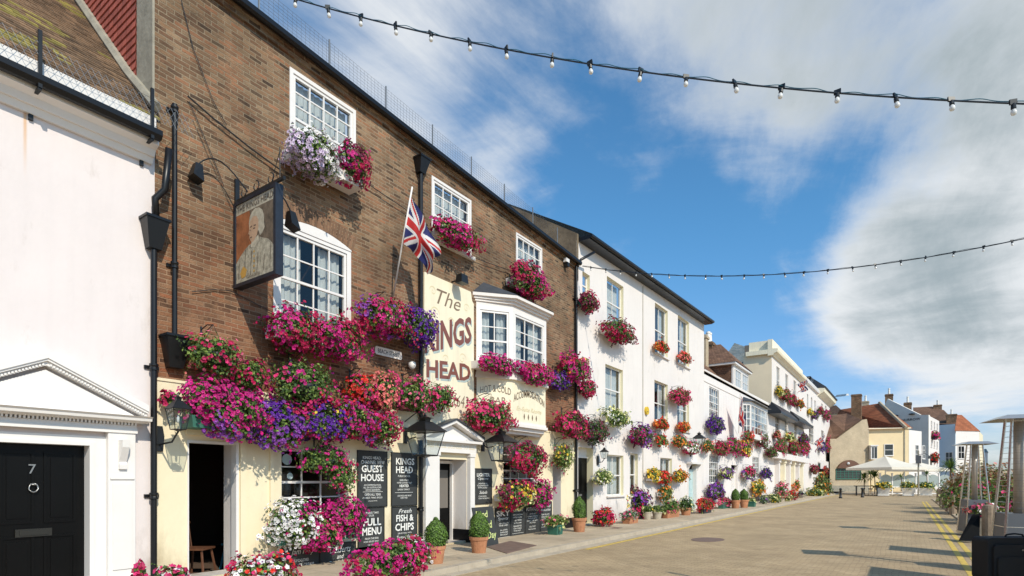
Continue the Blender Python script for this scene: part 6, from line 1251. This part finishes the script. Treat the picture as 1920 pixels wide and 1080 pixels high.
# --- beige brick wing with arched green window
e1 = thing('brick_house', tuple(gpt(1590, 84)), 'beige brick house with green latticed arch window and dark brown roof at the street end', 'house', 'houses across the end of the street')
A, B = gpt(1556, 76.3), gpt(1629, 76.8); zt = zat(823, 76.4)
w_, u, n = block('wall', e1, A, B, zt, 8, 'beige_brick'); L_ = (B - A).length
fr = Fr((A.x, A.y, 0), u, -n); m = MB(fr)
zr = zat(787, 76.7); m.add([(L_ * .17, -.01, zt), (L_ * .84, -.01, zr), (L_ * .95, -.01, zr + .1), (L_, -.01, zr - 1.2), (L_, -.01, zt), (L_ * .17, -.5, zt), (L_ * .84, -.5, zr), (L_ * .95, -.5, zr + .1), (L_, -.5, zr - 1.2), (L_, -.5, zt)], [(0, 1, 2, 3, 4), (0, 5, 6, 1), (1, 6, 7, 2), (2, 7, 8, 3), (3, 8, 9, 4), (9, 8, 7, 6, 5)]); m.build('gable', 'beige_brick', e1)
m = MB(WLD); q = [P(1545, 826, 76.2), P(1566, 824, 76.4), P(1583, 809, 76.5), P(1616, 787, 76.7), P(1588, 775, 84), P(1550, 780, 84)]
m.addw([Vector(v) for v in q] + [Vector(v) + n * .3 - Vector((0, 0, .2)) for v in q], [(0, 1, 2, 3, 4, 5), (0, 6, 7, 1), (1, 7, 8, 2), (2, 8, 9, 3), (11, 10, 9, 8, 7, 6)]); m.build('roof', 'brown_tile', e1)
x0, x1 = L_ * .16, L_ * .78; za, zb = zat(897, 76.5), zat(880, 76.5); m = MB(fr); m.box(x0, x1, -.12, .06, za, zb)
g_ = sash(e1, A, u, n, x0, x1, za, zb, 6, 4, 'green_planter', 'far_dark_glass')
m = MB(fr); m.prism([(x0, zb + .15)] + [(x0 + (x1 - x0) * k / 10, zb + .15 + 1.1 * math.sin(math.pi * k / 10) ** .7) for k in range(1, 10)] + [(x1, zb + .15)], .02, .35); m.build('arch_canopy', 'dark_wood', e1)
m = MB(fr); m.lathe(L_ * .42, .4, [(.02, zb + .6), (.17, zb + .68), (.2, zb + .82), (.1, zb + .95)], 10); m.build('globe_lamp', 'lamp_bulb', e1)
m = MB(fr); m.box(0, L_, .01, .12, .0, .9); m.build('plinth', 'mortar_grey', e1)
# --- yellow house with the great orange roof
e2 = thing('rendered_house', tuple(gpt(1670, 76)), 'pale yellow house under a great orange tiled roof with a thick chimney', 'house', 'houses across the end of the street')
A, B = gpt(1629, 77.2), gpt(1704, 76.2); zt = zat(804, 76.7); w_, u, n = block('wall', e2, A, B, zt, 1, material('yellow_render', (.76, .60, .36), .75, .05, 1, grime=.4)); L_ = (B - A).length
A2, B2 = B, gpt(1728, 78.5); w2_, u2, n2 = block('side_wall', e2, B + u * .02, B2, zt - .2, .3, 'plaster_white')
m = MB(WLD); q = [P(1625, 805, 76.8), P(1700, 803, 75.8), P(1649, 756, 84), P(1575, 768, 90), P(1556, 800, 92), P(1712, 803, 82)]
m.addw([Vector(v) for v in q], [(0, 1, 2, 3, 4), (1, 5, 2)]); m.build('roof', 'orange_tile', e2)
m = MB(WLD); a, b = P(1699, 802, 75.8), P(1649, 755, 84); m.tube([tuple(a), tuple(b)], .22, 6); m.build('roof_hip', 'beige_brick', e2)
sash(e2, A, u, n, L_ * .40, L_ * .60, zat(853, 76), zat(833, 76), 1, 2, 'gloss_white', 'far_dark_glass')
fr = Fr((A.x, A.y, 0), u, -n); m = MB(fr); m.box(L_ * -.03, L_ * .13, .0, 1.1, zat(862, 78), zat(838, 78)); m.box(L_ * -.05, L_ * .15, .0, 1.25, zat(838, 78), zat(836, 78)); m.build('oriel', 'gloss_white', e2)
m = MB(fr); m.box(L_ * .0, L_ * .04, 1.1, 1.13, zat(860, 78), zat(840, 78)); m.box(L_ * .06, L_ * .12, 1.1, 1.13, zat(860, 78), zat(840, 78)); m.build('oriel_glass', 'far_dark_glass', e2)
m = MB(fr); m.box(L_ * .88, L_ * .9, .0, .1, .2, zt); m.build('drainpipe', 'mortar_grey', e2)
m = MB(fr); m.box(-.1, L_ + .2, -.1, .18, zt - .02, zt + .12); m.build('cornice', 'house_cream', e2)
sash(e2, A2, u2, n2, 2.0, 2.9, zat(858, 74), zat(832, 74), 2, 3, 'gloss_white', 'far_dark_glass'); sash(e2, A2, u2, n2, 4.3, 5.0, zat(858, 76), zat(834, 76), 2, 3, 'gloss_white', 'far_dark_glass')
p = P(1606, 769, 84); chim(e2, p, p.z - 3, 1.3, zat(740, 84) - p.z + 3, 0); p = P(1623, 756, 90); chim(e2, p, p.z - 2, .9, 2.3, 1, 'beige_brick', .9)
# --- pale grey gabled house with painted lettering
e3 = thing('rendered_house', tuple(gpt(1715, 92)), 'pale grey gabled house with a name painted high and a white front beside it', 'house', 'houses across the end of the street')
A, B = gpt(1640, 92), gpt(1741, 85); u = (B - A).normalized(); n = Vector((-u.y, u.x, 0)); n = n if n.y > 0 else -n; L_ = (B - A).length; fr = Fr((A.x, A.y, 0), u, -n)
xa = L_ * .255; m = MB(fr); m.prism([(0, .0), (L_, .0), (L_, zat(778, 85)), (L_ * .86, zat(778, 86)), (xa, zat(749, 91)), (0, zat(800, 92))], -.4, 0); m.build('gable_wall', 'plaster_grey' if 'plaster_grey' in MT else material('plaster_grey', (.74, .70, .63), .8, .05, 1), e3)
C2 = gpt(1761, 93); w_, u3, n3 = block('front_wall', e3, B + u * .02, C2, zat(778, 85) - .1, .3, 'plaster_white')
m = MB(fr); write(m, 'CHURROW', L_ * .47, L_ * .86, zat(790, 88), zat(785.5, 88), .03, bold=.01); m.build('lettering', 'black_paint', e3)
m = MB(fr); m.box(L_ * .60, L_ * .65, .0, .06, zat(803, 88), zat(793.5, 88)); m.build('narrow_window', 'gloss_white', e3)
for t in (.42, .72): m = MB(fr); m.box(L_ * t - .3, L_ * t + .3, .0, .5, zat(779, 88), zat(777, 88)); m.build('sign_lamp', 'black_iron', e3)
L3 = (C2 - B).length
for r_, (ya, yb_) in enumerate(((804, 791), (838, 826), (872, 858))):
    for k in range(3): x = L3 * (.18 + .27 * k); sash(e3, B, u3, n3, x, x + .9, zat(ya, 88), zat(yb_, 88), 2, 2, 'gloss_white', 'room')
p = P(1667, 752, 93); chim(e3, p, p.z - 1.5, 1.1, 2.6, 1, 'brown_brick', 1.0)
p = P(1702, 771, 90); chim(e3, p, p.z - 2.2, 1.0, zat(756, 90) - p.z + 2.2, 3, 'brown_brick', .95, l=2.4)
# --- light blue-grey house with brown roof
e4 = thing('rendered_house', tuple(gpt(1775, 100)), 'pale blue-grey house with brown tiled roof farther along', 'house', 'houses across the end of the street')
A, B = gpt(1761, 97), gpt(1791, 95); w_, u, n = block('wall', e4, A, B, zat(796, 96), 6, material('plaster_blue', (.56, .62, .66), .8, .04, 1))
m = MB(WLD); q = [P(1741, 795, 103), P(1795, 795, 99), P(1770, 769, 108), P(1747, 762, 112), P(1712, 764, 112), P(1712, 795, 104)]; m.addw([Vector(v) for v in q], [(0, 1, 2, 3, 4, 5)]); m.addw([Vector(v) + Vector((.1, .8, -.4)) for v in q], [(5, 4, 3, 2, 1, 0)]); m.build('roof', 'brown_tile', e4)
p = P(1758, 768, 110); chim(e4, p, p.z - 1.5, 1.3, 2.4, 2, 'brown_brick', .9); m = MB(WLD)
sash(e4, A, u, n, 1.0, 1.9, 4.5, 6.3, 2, 2, 'gloss_white', 'far_dark_glass')
# --- last house with orange hipped roof
e5 = thing('rendered_house', tuple(gpt(1815, 100)), 'white house with small orange hipped roof at the far right, behind the heater', 'house', 'houses across the end of the street')
A, B = gpt(1792, 94), gpt(1836, 95); zt = zat(808, 94.5); w_, u, n = block('wall', e5, A, B, zt, 8, 'plaster_white'); roofhip(e5, A, B, (A + B).normalized(), 8, zt, zat(780, 99) - zt, 'orange_tile', .05, .75, .2)
w_, u6, n6 = block('side_wall', e5, B + u * .02, gpt(1843, 103), zt - .05, .3, 'plaster_cream')
L_ = (B - A).length; sash(e5, A, u, n, L_ * .1, L_ * .34, zat(860, 96), zat(838, 96), 2, 2); sash(e5, A, u, n, L_ * .62, L_ * .8, zat(860, 96), zat(838, 96), 2, 2)
p = P(1784, 790, 101); chim(e5, p, p.z - 2, 1.5, zat(777, 101) - p.z + 2, 1, 'brown_brick', .9)
e6 = thing('rendered_house', tuple(gpt(1850, 118)), 'low distant white cottage beyond the last orange roof', 'house', 'houses across the end of the street')
A, B = gpt(1838, 122), gpt(1852, 118); w_, u, n = block('wall', e6, A, B, zat(848, 118), 6, 'plaster_white'); roofhip(e6, A, B, (A + B).normalized(), 6, zat(848, 118), .9, 'slate', .2, .2)
sash(e6, A, u, n, .8, 1.5, 4.6, 6.0, 1, 2)
# brown hill-like roof glimpsed between row and orange roof
e7 = thing('rendered_house', tuple(gpt(1560, 112)), 'house glimpsed past the row end, only its brown roof and wall top showing', 'house', 'houses across the end of the street')
A, B = gpt(1540, 118), gpt(1580, 112); w_, u, n = block('wall', e7, A, B, zat(776, 114), 8, 'house_beige'); roofhip(e7, A, B, (A + B).normalized(), 8, zat(776, 114), 2.2, 'brown_tile', .3, .3)
# flowers on these houses
def far_mass(label, px, py, dep, rx, rz, pp, leafmats=None, name='window_box', cat='window box', box=True, fd=26, n=None):
    p = P(px, py, dep); root = thing(name, tuple(p), label, cat, 'flower boxes at the end of the street'); SEED[0] += 1; pl = Plant(SEED[0]); pl.mass(p, rx, rx * .5, rz, pal(pp), fd=fd, ld=70, fr=.15, ll=.2, leafmats=leafmats); pl.finish(root)
    if box: m = MB(WLD); m.box(p.x - .25, p.x + .25, p.y - rx * .8, p.y + rx * .8, p.z - rz - .15, p.z - rz * .3); m.build('trough', 'black_paint', root)
    return root
far_mass('magenta window box on the white front right of the grey gable', 1753, 816, 87, 1.0, .55, 'mag:5 pink:2 rose:3')
far_mass('red and green awning box under the white front, farther down', 1752, 858, 86, 1.1, .6, 'red:3 crim:2 white:1', [('leaf_dark', 4), ('leaf_mid', 2)])
# ================================================================ TERRACE AT THE END
pc = thing('parasol', tuple(gpt(1662, 62)), 'big white square parasol over the glass-screened terrace', 'parasol', 'cream terrace parasols')
def parasol(root, px, dep, hw, yE, yT, hv=.25):
    c = gpt(px, dep); zE, zT = zat(yE, dep), zat(yT, dep); r = hw * dep / FPX; m = MB(WLD)
    ang = [YAW + .785 + .35 + i * math.pi / 2 for i in range(4)]; c4 = [Vector((c.x + r * math.cos(a), c.y + r * math.sin(a), zE)) for a in ang]; ap = Vector((c.x, c.y, zT))
    for i in range(4):
        a, b = c4[i], c4[(i + 1) % 4]; k = 6; b0 = len(m.V)
        for t in range(k + 1):
            q = a.lerp(b, t / k)
            for s in range(k + 1): w = s / k; v = q.lerp(ap, w); v.z -= .35 * math.sin(math.pi * w) * (1 - .5 * abs(2 * t / k - 1)) * .5; m.V.append(v)
        for t in range(k):
            for s in range(k): e = b0 + t * (k + 1) + s; m.F.append((e, e + 1, e + k + 2, e + k + 1)); m.M.append(0)
        m.addw([a, b, b - Vector((0, 0, hv)), a - Vector((0, 0, hv))], [(0, 1, 2, 3)])
    m.build('canopy', 'canvas', root); m = MB(WLD); m.lathe(c.x, c.y, [(.05, .05), (.05, zT)], 8); m.lathe(c.x, c.y, [(.4, .1), (.4, .2), (.06, .25)], 10); m.build('pole', 'gloss_white', root)
parasol(pc, 1660, 62, 64, 877, 855)
pc2 = thing('parasol', tuple(gpt(1722, 70)), 'smaller white parasol behind the first, nearer the white front', 'parasol', 'cream terrace parasols'); parasol(pc2, 1722, 69, 52, 880, 866)
material('screen_tint', (.45, .52, .5), .1, transl=.5)
sc = thing('terrace_screen', tuple(gpt(1725, 57)), 'glass windbreak screen with white posts around the terrace', 'windbreak screen')
A, B = gpt(1650, 60.5), gpt(1782, 62); u = (B - A).normalized(); n = Vector((-u.y, u.x, 0)); L_ = (B - A).length; fr = Fr((A.x, A.y, 0), u, -n if n.y > 0 else n)
np_ = 6
for k in range(np_ + 1): x = L_ * k / np_; m = MB(fr); m.box(x - .06, x + .06, -.06, .06, .05, 2.35); m.box(x - .09, x + .09, -.09, .09, 2.35, 2.4); m.build('post', 'gloss_white', sc)
for k in range(np_):
    a, b = L_ * k / np_ + .062, L_ * (k + 1) / np_ - .062; m = MB(fr); q = 8; pts = [(a, .95), (b, .95)] + [(b + (a - b) * i / q, 2.0 + .25 * math.sin(math.pi * i / q)) for i in range(q + 1)]; m.add([(x, 0, z) for x, z in pts], [tuple(range(len(pts)))]); m.build('screen_glass', 'screen_tint', sc)
    m = MB(fr); m.box(a, b, -.03, .03, .85, .95); m.box(a, b, -.03, .03, .15, .24); m.build('rail', 'gloss_white', sc)
for i, (px, lab) in enumerate(((1656, 'white tub of yellow flowers left of the terrace entrance'), (1703, 'white tub of yellow-green plants in the middle of the terrace front'), (1736, 'white tub of leafy plants beside the signal post'))):
    c = gpt(px, 57.5); c.z = .05; o = thing('planter_tub', tuple(c), lab, 'planter', 'white planter tubs in front of the terrace'); m = MB(WLD); m.box(c.x - .5, c.x + .5, c.y - .5, c.y + .5, .05, .2, taper=0); m.add([(c.x - .4, c.y - .4, .05), (c.x + .4, c.y - .4, .05), (c.x + .4, c.y + .4, .05), (c.x - .4, c.y + .4, .05), (c.x - .62, c.y - .62, .85), (c.x + .62, c.y - .62, .85), (c.x + .62, c.y + .62, .85), (c.x - .62, c.y + .62, .85)], [(4, 5, 6, 7), (0, 1, 5, 4), (1, 2, 6, 5), (2, 3, 7, 6), (3, 0, 4, 7)]); m.build('tub', 'stone_white', o)
    SEED[0] += 1; pl = Plant(SEED[0]); pl.mass(Vector((c.x, c.y, 1.05)), .75, .7, .35, pal('yel:5 pale:3'), fd=(45, 20, 8)[i], ld=120, fr=.1, ll=.16)
    pl.finish(o)
def cordyline(root, base, z0, h, r, seed, mats=(('leaf_mid', 4), ('leaf_light', 2), ('leaf_dark', 3)), nl=70, tr=.06):
    rr = random.Random(seed); m = MB(WLD); m.tube([(base.x, base.y, z0), (base.x + .03, base.y, z0 + h * .5), (base.x, base.y + .03, z0 + h)], tr, 7, 0, tr * .7); m.build('trunk', 'post_wood', root); ms = [k for k, _ in mats]; m = MB(WLD)
    for _ in range(nl):
        a = rr.uniform(0, 6.28); e = rr.uniform(-.3, 1.4); d = Vector((math.cos(a) * math.cos(e), math.sin(a) * math.cos(e), math.sin(e))); s = Vector((-math.sin(a), math.cos(a), 0)) * r * .035; p0 = Vector((base.x, base.y, z0 + h)); ln = r * rr.uniform(.75, 1.1)
        pts = [p0, p0 + d * ln * .5 + Vector((0, 0, .02)), p0 + d * ln + Vector((0, 0, -ln * .28 * rr.uniform(.4, 1.5)))]
        m.addw([pts[0] - s * .5, pts[0] + s * .5, pts[1] + s, pts[1] - s, pts[2]], [(0, 1, 2, 3), (3, 2, 4)], ms.index(_pick(rr, mats)))
    m.build('crown', ms, root)
for px, dep, hh, r, lab in ((1620, 64, 1.7, 1.2, 'spiky palm plant at the left of the terrace, nearest the black table'), (1640, 63, 1.9, 1.3, 'spiky palm plant between black table and first white tub'), (1632, 66, 2.2, 1.0, 'taller spiky palm plant behind its neighbours on the terrace')):
    c = gpt(px, dep); o = thing('palm_plant', (c.x, c.y, .1), lab, 'palm plant', 'spiky palms on the terrace'); cordyline(o, c, .1, hh, r, int(px))
for px, dep, hh, lab in ((1690, 58.5, 1.4, 'small palm growing in the middle white tub'), (1738, 58.5, 1.7, 'slim palm by the signal post')):
    c = gpt(px, dep); o = thing('palm_plant', (c.x, c.y, .5), lab, 'palm plant', 'spiky palms on the terrace'); cordyline(o, c, .5, hh, .7, int(px), nl=40)
c = gpt(1786, 30); o = thing('palm_tree', (c.x, c.y, .05), 'spiky palm tree standing over the bollards beside the planting', 'palm tree'); c = gpt(1782, 36); o.location = (c.x, c.y, .05); cordyline(o, c, .05, 2.35, 1.0, 9, nl=110, tr=.07)
c = gpt(1625, 58); tb = thing('pub_table', (c.x, c.y, .05), 'black table with dark chairs at the terrace corner', 'table'); m = MB(WLD); m.box(c.x - 1.1, c.x + 1.1, c.y - .5, c.y + .5, 1.0, 1.07); m.build('tabletop', 'black_iron', tb)
for a in (-.9, .9): m = MB(WLD); m.box(c.x + a - .05, c.x + a + .05, c.y - .4, c.y + .4, .05, 1.0); m.build('leg', 'black_iron', tb)
for i, (px, dep) in enumerate(((1618, 58.8), (1632, 57.6))):
    c = gpt(px, dep); o = thing('stool', (c.x, c.y, .05), ('left', 'right')[i] + ' one of two dark stools at the black terrace table', 'stool', 'stools at the terrace table'); m = MB(WLD); m.lathe(c.x, c.y, [(.2, .7), (.22, .76), (.2, .8)], 12); m.build('seat', 'black_iron', o)
    for k in range(4): a = k * 1.57 + .8; m = MB(WLD); m.tube([(c.x + .14 * math.cos(a), c.y + .14 * math.sin(a), .7), (c.x + .24 * math.cos(a), c.y + .24 * math.sin(a), .05)], .02, 5); m.build('leg', 'black_iron', o)
for i, (px, dep, lab) in enumerate(((1576, 51, 'black iron bollard at the left corner of the junction'), (1617, 53.5, 'black iron bollard before the terrace table'))):
    c = gpt(px, dep); o = MB(WLD); o.lathe(c.x, c.y, [(.14, 0), (.14, .12), (.10, .16), (.09, .75), (.12, .78), (.12, .84), (.08, .9), (.02, .93)], 12); tag(o.build('bollard', 'black_iron', None, True), lab, 'bollard', 'black iron bollards')
c = gpt(1722, 56.5); o = thing('signal_post', (c.x, c.y, .05), 'grey post with a small box and lamp arm in front of the terrace', 'street post'); m = MB(WLD); m.lathe(c.x, c.y, [(.09, .05), (.07, .1), (.07, 4.6)], 8); m.build('pole', 'mortar_grey', o); m = MB(WLD); m.box(c.x - .22, c.x + .22, c.y - .2, c.y + .2, 3.3, 4.1); m.build('control_box', 'grey_panel', o)
m = MB(WLD); m.tube([(c.x, c.y, 4.2), (c.x + .6, c.y - .2, 4.25), (c.x + .9, c.y - .3, 4.0)], .03); m.box(c.x + .75, c.x + 1.05, c.y - .45, c.y - .15, 3.75, 4.0); m.build('lamp_arm', 'grey_panel', o)
c = gpt(1546, 84); sl_ = thing('street_lamp', (c.x, c.y, 0), 'street lamp whose long head pokes out beyond the last white house', 'street lamp'); c = Vector((-9.9, 93.5, 0)); sl_.location = c; e = P(1584, 742, 84); a = P(1564, 744, 88)
m = MB(WLD); m.lathe(c.x, c.y, [(.12, 0), (.07, 3), (.06, a.z - .4)], 8); m.tube([(c.x, c.y, a.z - .4), tuple(a), tuple(e)], .05, 6); m.build('pole', 'mortar_grey', sl_); m = MB(WLD); d = (e - a).normalized(); s = d.cross(Vector((0, 0, 1))) * .22; p0 = a + d * 1.0; p1 = e + d * 1.0
m.addw([p0 - s * .4, p0 + s * .4, p1 + s, p1 - s] + [v + Vector((0, 0, .25)) for v in (p0 - s * .3, p0 + s * .3, p1 + s * .5, p1 - s * .5)], [(0, 3, 2, 1), (4, 5, 6, 7), (0, 1, 5, 4), (1, 2, 6, 5), (2, 3, 7, 6), (3, 0, 4, 7)]); m.build('lamp_head', 'stone_white', sl_)
# ================================================================ PROMENADE SIDE
def heater(X, s, sc_, rz, label):
    o = thing('patio_heater', (0, 0, 0), label, 'patio heater', 'pyramid patio heaters'); H_, b, t = 2.25, .27, .12; zc = .86; k = b - (b - t) * zc / H_
    m = MB(WLD); m.add([(-b, -b, .06), (b, -b, .06), (b, b, .06), (-b, b, .06), (-k, -k, zc), (k, -k, zc), (k, k, zc), (-k, k, zc)], [(0, 3, 2, 1), (4, 5, 6, 7), (0, 1, 5, 4), (1, 2, 6, 5), (2, 3, 7, 6), (3, 0, 4, 7)])
    kk = b - (b - t) * .66 / H_ + .004
    m.build('cabinet', 'grey_panel', o); m = MB(WLD); m.box(-kk, kk, -kk, kk, .655, .667); m.box(-b - .02, b + .02, -b - .02, b + .02, .0, .06); m.build('trim', 'steel', o)
    for a in (-1, 1):
        for c in (-1, 1): m = MB(WLD); m.tube([(a * b, c * b, .04), (a * t, c * t, H_)], .02, 4); m.build('leg', 'steel', o)
    m = MB(WLD); m.lathe(0, 0, [(.062, zc), (.062, H_ - .02)], 18); m.build('glass_tube', 'heater_glass', o, True)
    m = MB(WLD)
    for q in range(1, 17): z = zc + (H_ - zc) * q / 17; r = b - (b - t) * z / H_; c4 = [(-r, -r, z), (r, -r, z), (r, r, z), (-r, r, z)]; [m.tube([c4[i], c4[(i + 1) % 4]], .0022, 3) for i in range(4)]
    m.build('wire_guard', 'steel', o)
    m = MB(WLD); m.add([(-.37, -.37, H_), (.37, -.37, H_), (.37, .37, H_), (-.37, .37, H_), (-.2, -.2, H_ + .07), (.2, -.2, H_ + .07), (.2, .2, H_ + .07), (-.2, .2, H_ + .07)], [(0, 3, 2, 1), (4, 5, 6, 7), (0, 1, 5, 4), (1, 2, 6, 5), (2, 3, 7, 6), (3, 0, 4, 7)]); m.build('top_plate', 'steel', o)
    o.location = (X, s, .05); o.rotation_euler = (0, 0, rz); o.scale = (sc_,) * 3; return o
material('heater_glass', (.5, .42, .33), .2, .1, 6, spec=.6, transl=.4)
ht = heater(1.66, 21.7, 1.18, .28, 'pyramid patio heater farther back, in front of the autumn shrubs')
dup(ht, (1.62, 13.3, .05), 'nearest pyramid patio heater, cut by the right edge of the frame', .22, 1.18)
X_, s_, dep_ = G(1895, 1140, .05)
# suitcase in front of the heater
o = thing('suitcase', (1.55, 9.4, .05), 'black wheeled suitcase standing before the nearest patio heater', 'suitcase'); c = P(1904, 1060, 8.6); cx_, cy_ = c.x, c.y
fr = Fr((cx_, cy_, 0), (CS, SN, 0), (SN, -CS, 0)); m = MB(fr); hw = .52; zt = CAM_Z - 107 * 8.6 / FPX
def rb(m, u0, u1, n0, n1, v0, v1, r, mt=0):
    k = 4; pts = []
    for (cu, cv, a0) in ((u1 - r, v1 - r, 0), (u0 + r, v1 - r, 90), (u0 + r, v0 + r, 180), (u1 - r, v0 + r, 270)):
        for i in range(k + 1): a = R(a0 + 90 * i / k); pts.append((cu + r * math.cos(a), cv + r * math.sin(a)))
    m.prism(pts, n0, n1, mt)
rb(m, -hw, hw, -.18, .12, .13, zt, .07); rb(m, -hw + .06, hw - .06, .12, .16, .16, zt - .1, .06); rb(m, -hw + .1, hw - .1, .16, .19, .2, .5, .05); m.build('case', 'suitcase_fabric', o)
m = MB(fr); m.tube([(-.14, -.02, zt), (-.12, -.02, zt + .035), (0, -.02, zt + .05), (.12, -.02, zt + .035), (.14, -.02, zt)], .014, 6); m.build('handle', 'suitcase_fabric', o); m = MB(fr); m.box(-.05, .03, .165, .172, zt - .19, zt - .165); m.build('badge', 'nickel', o)
for a in (-1, 1): m = MB(fr); m.lathe(a * (hw - .1), -.1, [(.05, .05), (.05, .13)], 10); m.build('wheel', 'black_paint', o)
# leaning black board
X_, s_, dep_ = G(1818, 1014, .05); o = thing('folded_sign', (X_, s_, .05), 'black folded board leaning against the wooden bollard behind the heater', 'board')
a, b, c, d = P(1798, 1014, dep_), P(1836, 1014, dep_ - .2), P(1838, 963, dep_ + .35), P(1823, 966, dep_ + .5); t = Vector((CS, SN, 0)) * .03 + Vector((-SN, CS, 0)) * .05
m = MB(WLD); m.addw([a, b, c, d] + [q + t for q in (a, b, c, d)], [(0, 1, 2, 3), (7, 6, 5, 4), (0, 4, 5, 1), (1, 5, 6, 2), (2, 6, 7, 3), (3, 7, 4, 0)]); m.build('panel', 'matte_black', o)
m = MB(WLD); m.addw([q - Vector((-SN, CS, 0)) * .012 for q in (a.lerp(c, .12), b.lerp(d, .12), c.lerp(a, .1), d.lerp(b, .1))], [(0, 1, 2, 3)]); m.build('panel_face', 'matte_black', o)
# wooden bollards
m = MB(WLD); m.lathe(0, 0, [(.16, -.1), (.15, .85), (.13, .93), (.02, .96)], 14); wb = m.build('wooden_bollard', 'post_wood', None, False, (0, 0, 0)); wb.location = (1.78, 19.4, .05)
BL = ['broad wooden bollard between the two patio heaters', 'wooden bollard just left of the farther heater base', 'wooden bollard second left of the farther heater', 'wooden bollard third from the farther heater', 'wooden bollard fourth from the farther heater', 'wooden bollard fifth from the farther heater', 'farthest wooden bollard, where the yellow lines end']
tag(wb, BL[0], 'bollard', 'wooden bollards along the promenade')
for i, s in enumerate((26.8, 33.9, 37.4, 41.5, 45.6, 50.2)): c = wb.copy(); COL.objects.link(c); c.location = (1.78 + .02 * i, s, .05); c['label'] = BL[i + 1]; c.rotation_euler = (0, 0, i * 1.3)
# planting behind
def shrub(label, X, s, z, rx, rs, rz, mats, pp, fd=12, ld=110, ll=.10, fr_=.085, name='shrub', grp='planting along the promenade'):
    o = thing(name, (X, s, .05), label, 'shrub', grp); SEED[0] += 1; pl = Plant(SEED[0]); pl.mass(Vector((X, s, z)), rs, rx, rz, pal(pp), fd=fd, ld=ld, fr=fr_, ll=ll, floor=.05, leafmats=mats, clump=.6); pl.finish(o)
    m = MB(WLD); rr = random.Random(int(X * 97 + s)); 
    for _ in range(9): a = rr.uniform(0, 6.28); q = rr.uniform(.2, .8); m.tube([(X, s, .05), (X + rx * q * .5 * math.cos(a), s + rs * q * .5 * math.sin(a), z * .6), (X + rx * q * math.cos(a), s + rs * q * math.sin(a), z + rz * .5)], .02, 4)
    m.build('stems', 'post_wood', o); return o
GRN = [('leaf_mid', 5), ('leaf_light', 4), ('leaf_dark', 2)]; BRN = [('leaf_brown', 6), ('leaf_mid', 3), ('leaf_light', 2)]
def at(px, dep): p = gpt(px, dep); return p.x, p.y
for lab, px, dep, zm, r, rz, ms, pp, fd in (('green shrub low beside the bollards', 1797, 27, .8, .7, .7, GRN, 'pale:1 red:1', 2), ('rusty brown shrub under the small palm', 1793, 33, 1.1, .8, .7, BRN, 'rust:1 wine:1', 8),
    ('tall brown and cream flowering shrub between the heaters', 1846, 27, 1.65, 1.2, .85, BRN, 'rust:3 cream:5 salm:1', 30), ('mixed green shrub in the middle between heaters', 1836, 21, 1.05, .85, .7, GRN, 'rose:1 rust:1', 5), ('russet shrub behind the nearest heater tube', 1884, 22, 1.1, 1.1, .7, BRN, 'wine:2 rust:3 rose:1', 12),
    ('green shrub at the right frame edge', 1912, 20, .8, .9, .65, GRN, 'rose:1', 4), ('cream flowering shrub seen through the farther heater', 1815, 31, 1.5, .9, .8, BRN, 'cream:5 rust:3', 26)):
    x, y = at(px, dep); shrub(lab, x, y, zm, r, r, rz, ms, pp, fd)
x, y = at(1842, 16.6); o = thing('planter_tub', (x, y, .05), 'wooden half barrel of pink and white flowers between the heaters', 'planter'); planter(o, x, y, .05, 'stone_planter', .55, .5); SEED[0] += 1; pl = Plant(SEED[0]); pl.mass(Vector((x, y, .78)), .34, .34, .2, pal('salm:4 pink:3 white:3 rose:2'), fd=170, ld=500, fr=.05, ll=.07); pl.finish(o)
# flower bed edge and far railing of the promenade and pier
def rail(label, A, B, h, np2, mat='black_iron', name='railing', rows=3):
    o = thing(name, tuple(A), label, 'railing'); A = Vector(A); B = Vector(B)
    for k in range(np2 + 1): q = A.lerp(B, k / np2); m = MB(WLD); m.box(q.x - .05, q.x + .05, q.y - .05, q.y + .05, q.z, q.z + h); m.build('post', mat, o)
    m = MB(WLD)
    for r_ in range(rows): m.tube([tuple(A + Vector((0, 0, h * (r_ + 1) / rows))), tuple(B + Vector((0, 0, h * (r_ + 1) / rows)))], .035, 5)
    m.build('rail', mat, o)
x0, y0 = at(1862, 45); x1, y1 = at(1935, 26); rail('dark horizontal-barred railing above the sea at the right', (x0, y0, .05), (x1, y1, .05), 2.2, 6, rows=8)
# unseen canvas panels added outside the frame to cast the broad road shadows
for i, (X, s, w, h) in enumerate(((2.35, 15.5, .55, 2.3), (2.2, 11.0, .62, 2.35), (2.3, 8.3, .45, 2.3))):
    o = thing('windbreak', (X, s, .05), ('unseen canvas panel added to shade the road, nearest the far heater', 'unseen canvas panel added to shade the road, beside the suitcase', 'last unseen canvas panel added to shade the road, nearest the viewer')[i], 'windbreak', 'unseen panels added to cast road shadows'); m = MB(WLD); m.box(X - .01, X + .01, s - w, s + w, .3, h); m.build('cloth', 'canvas', o)
    for q in (-w, w): m = MB(WLD); m.tube([(X, s + q, .05), (X, s + q, h + .05)], .025, 6); m.build('post', 'steel', o)
# slender mast of the lamp string, standing beyond the frame
X, s = 2.6, 7.4; m = MB(WLD); m.lathe(X, s, [(.12, .05), (.05, .3), (.045, 5.2)], 10); tag(m.build('string_light_mast', 'steel', None, True), 'steel mast holding the near lamp string, right of the frame', 'mast')
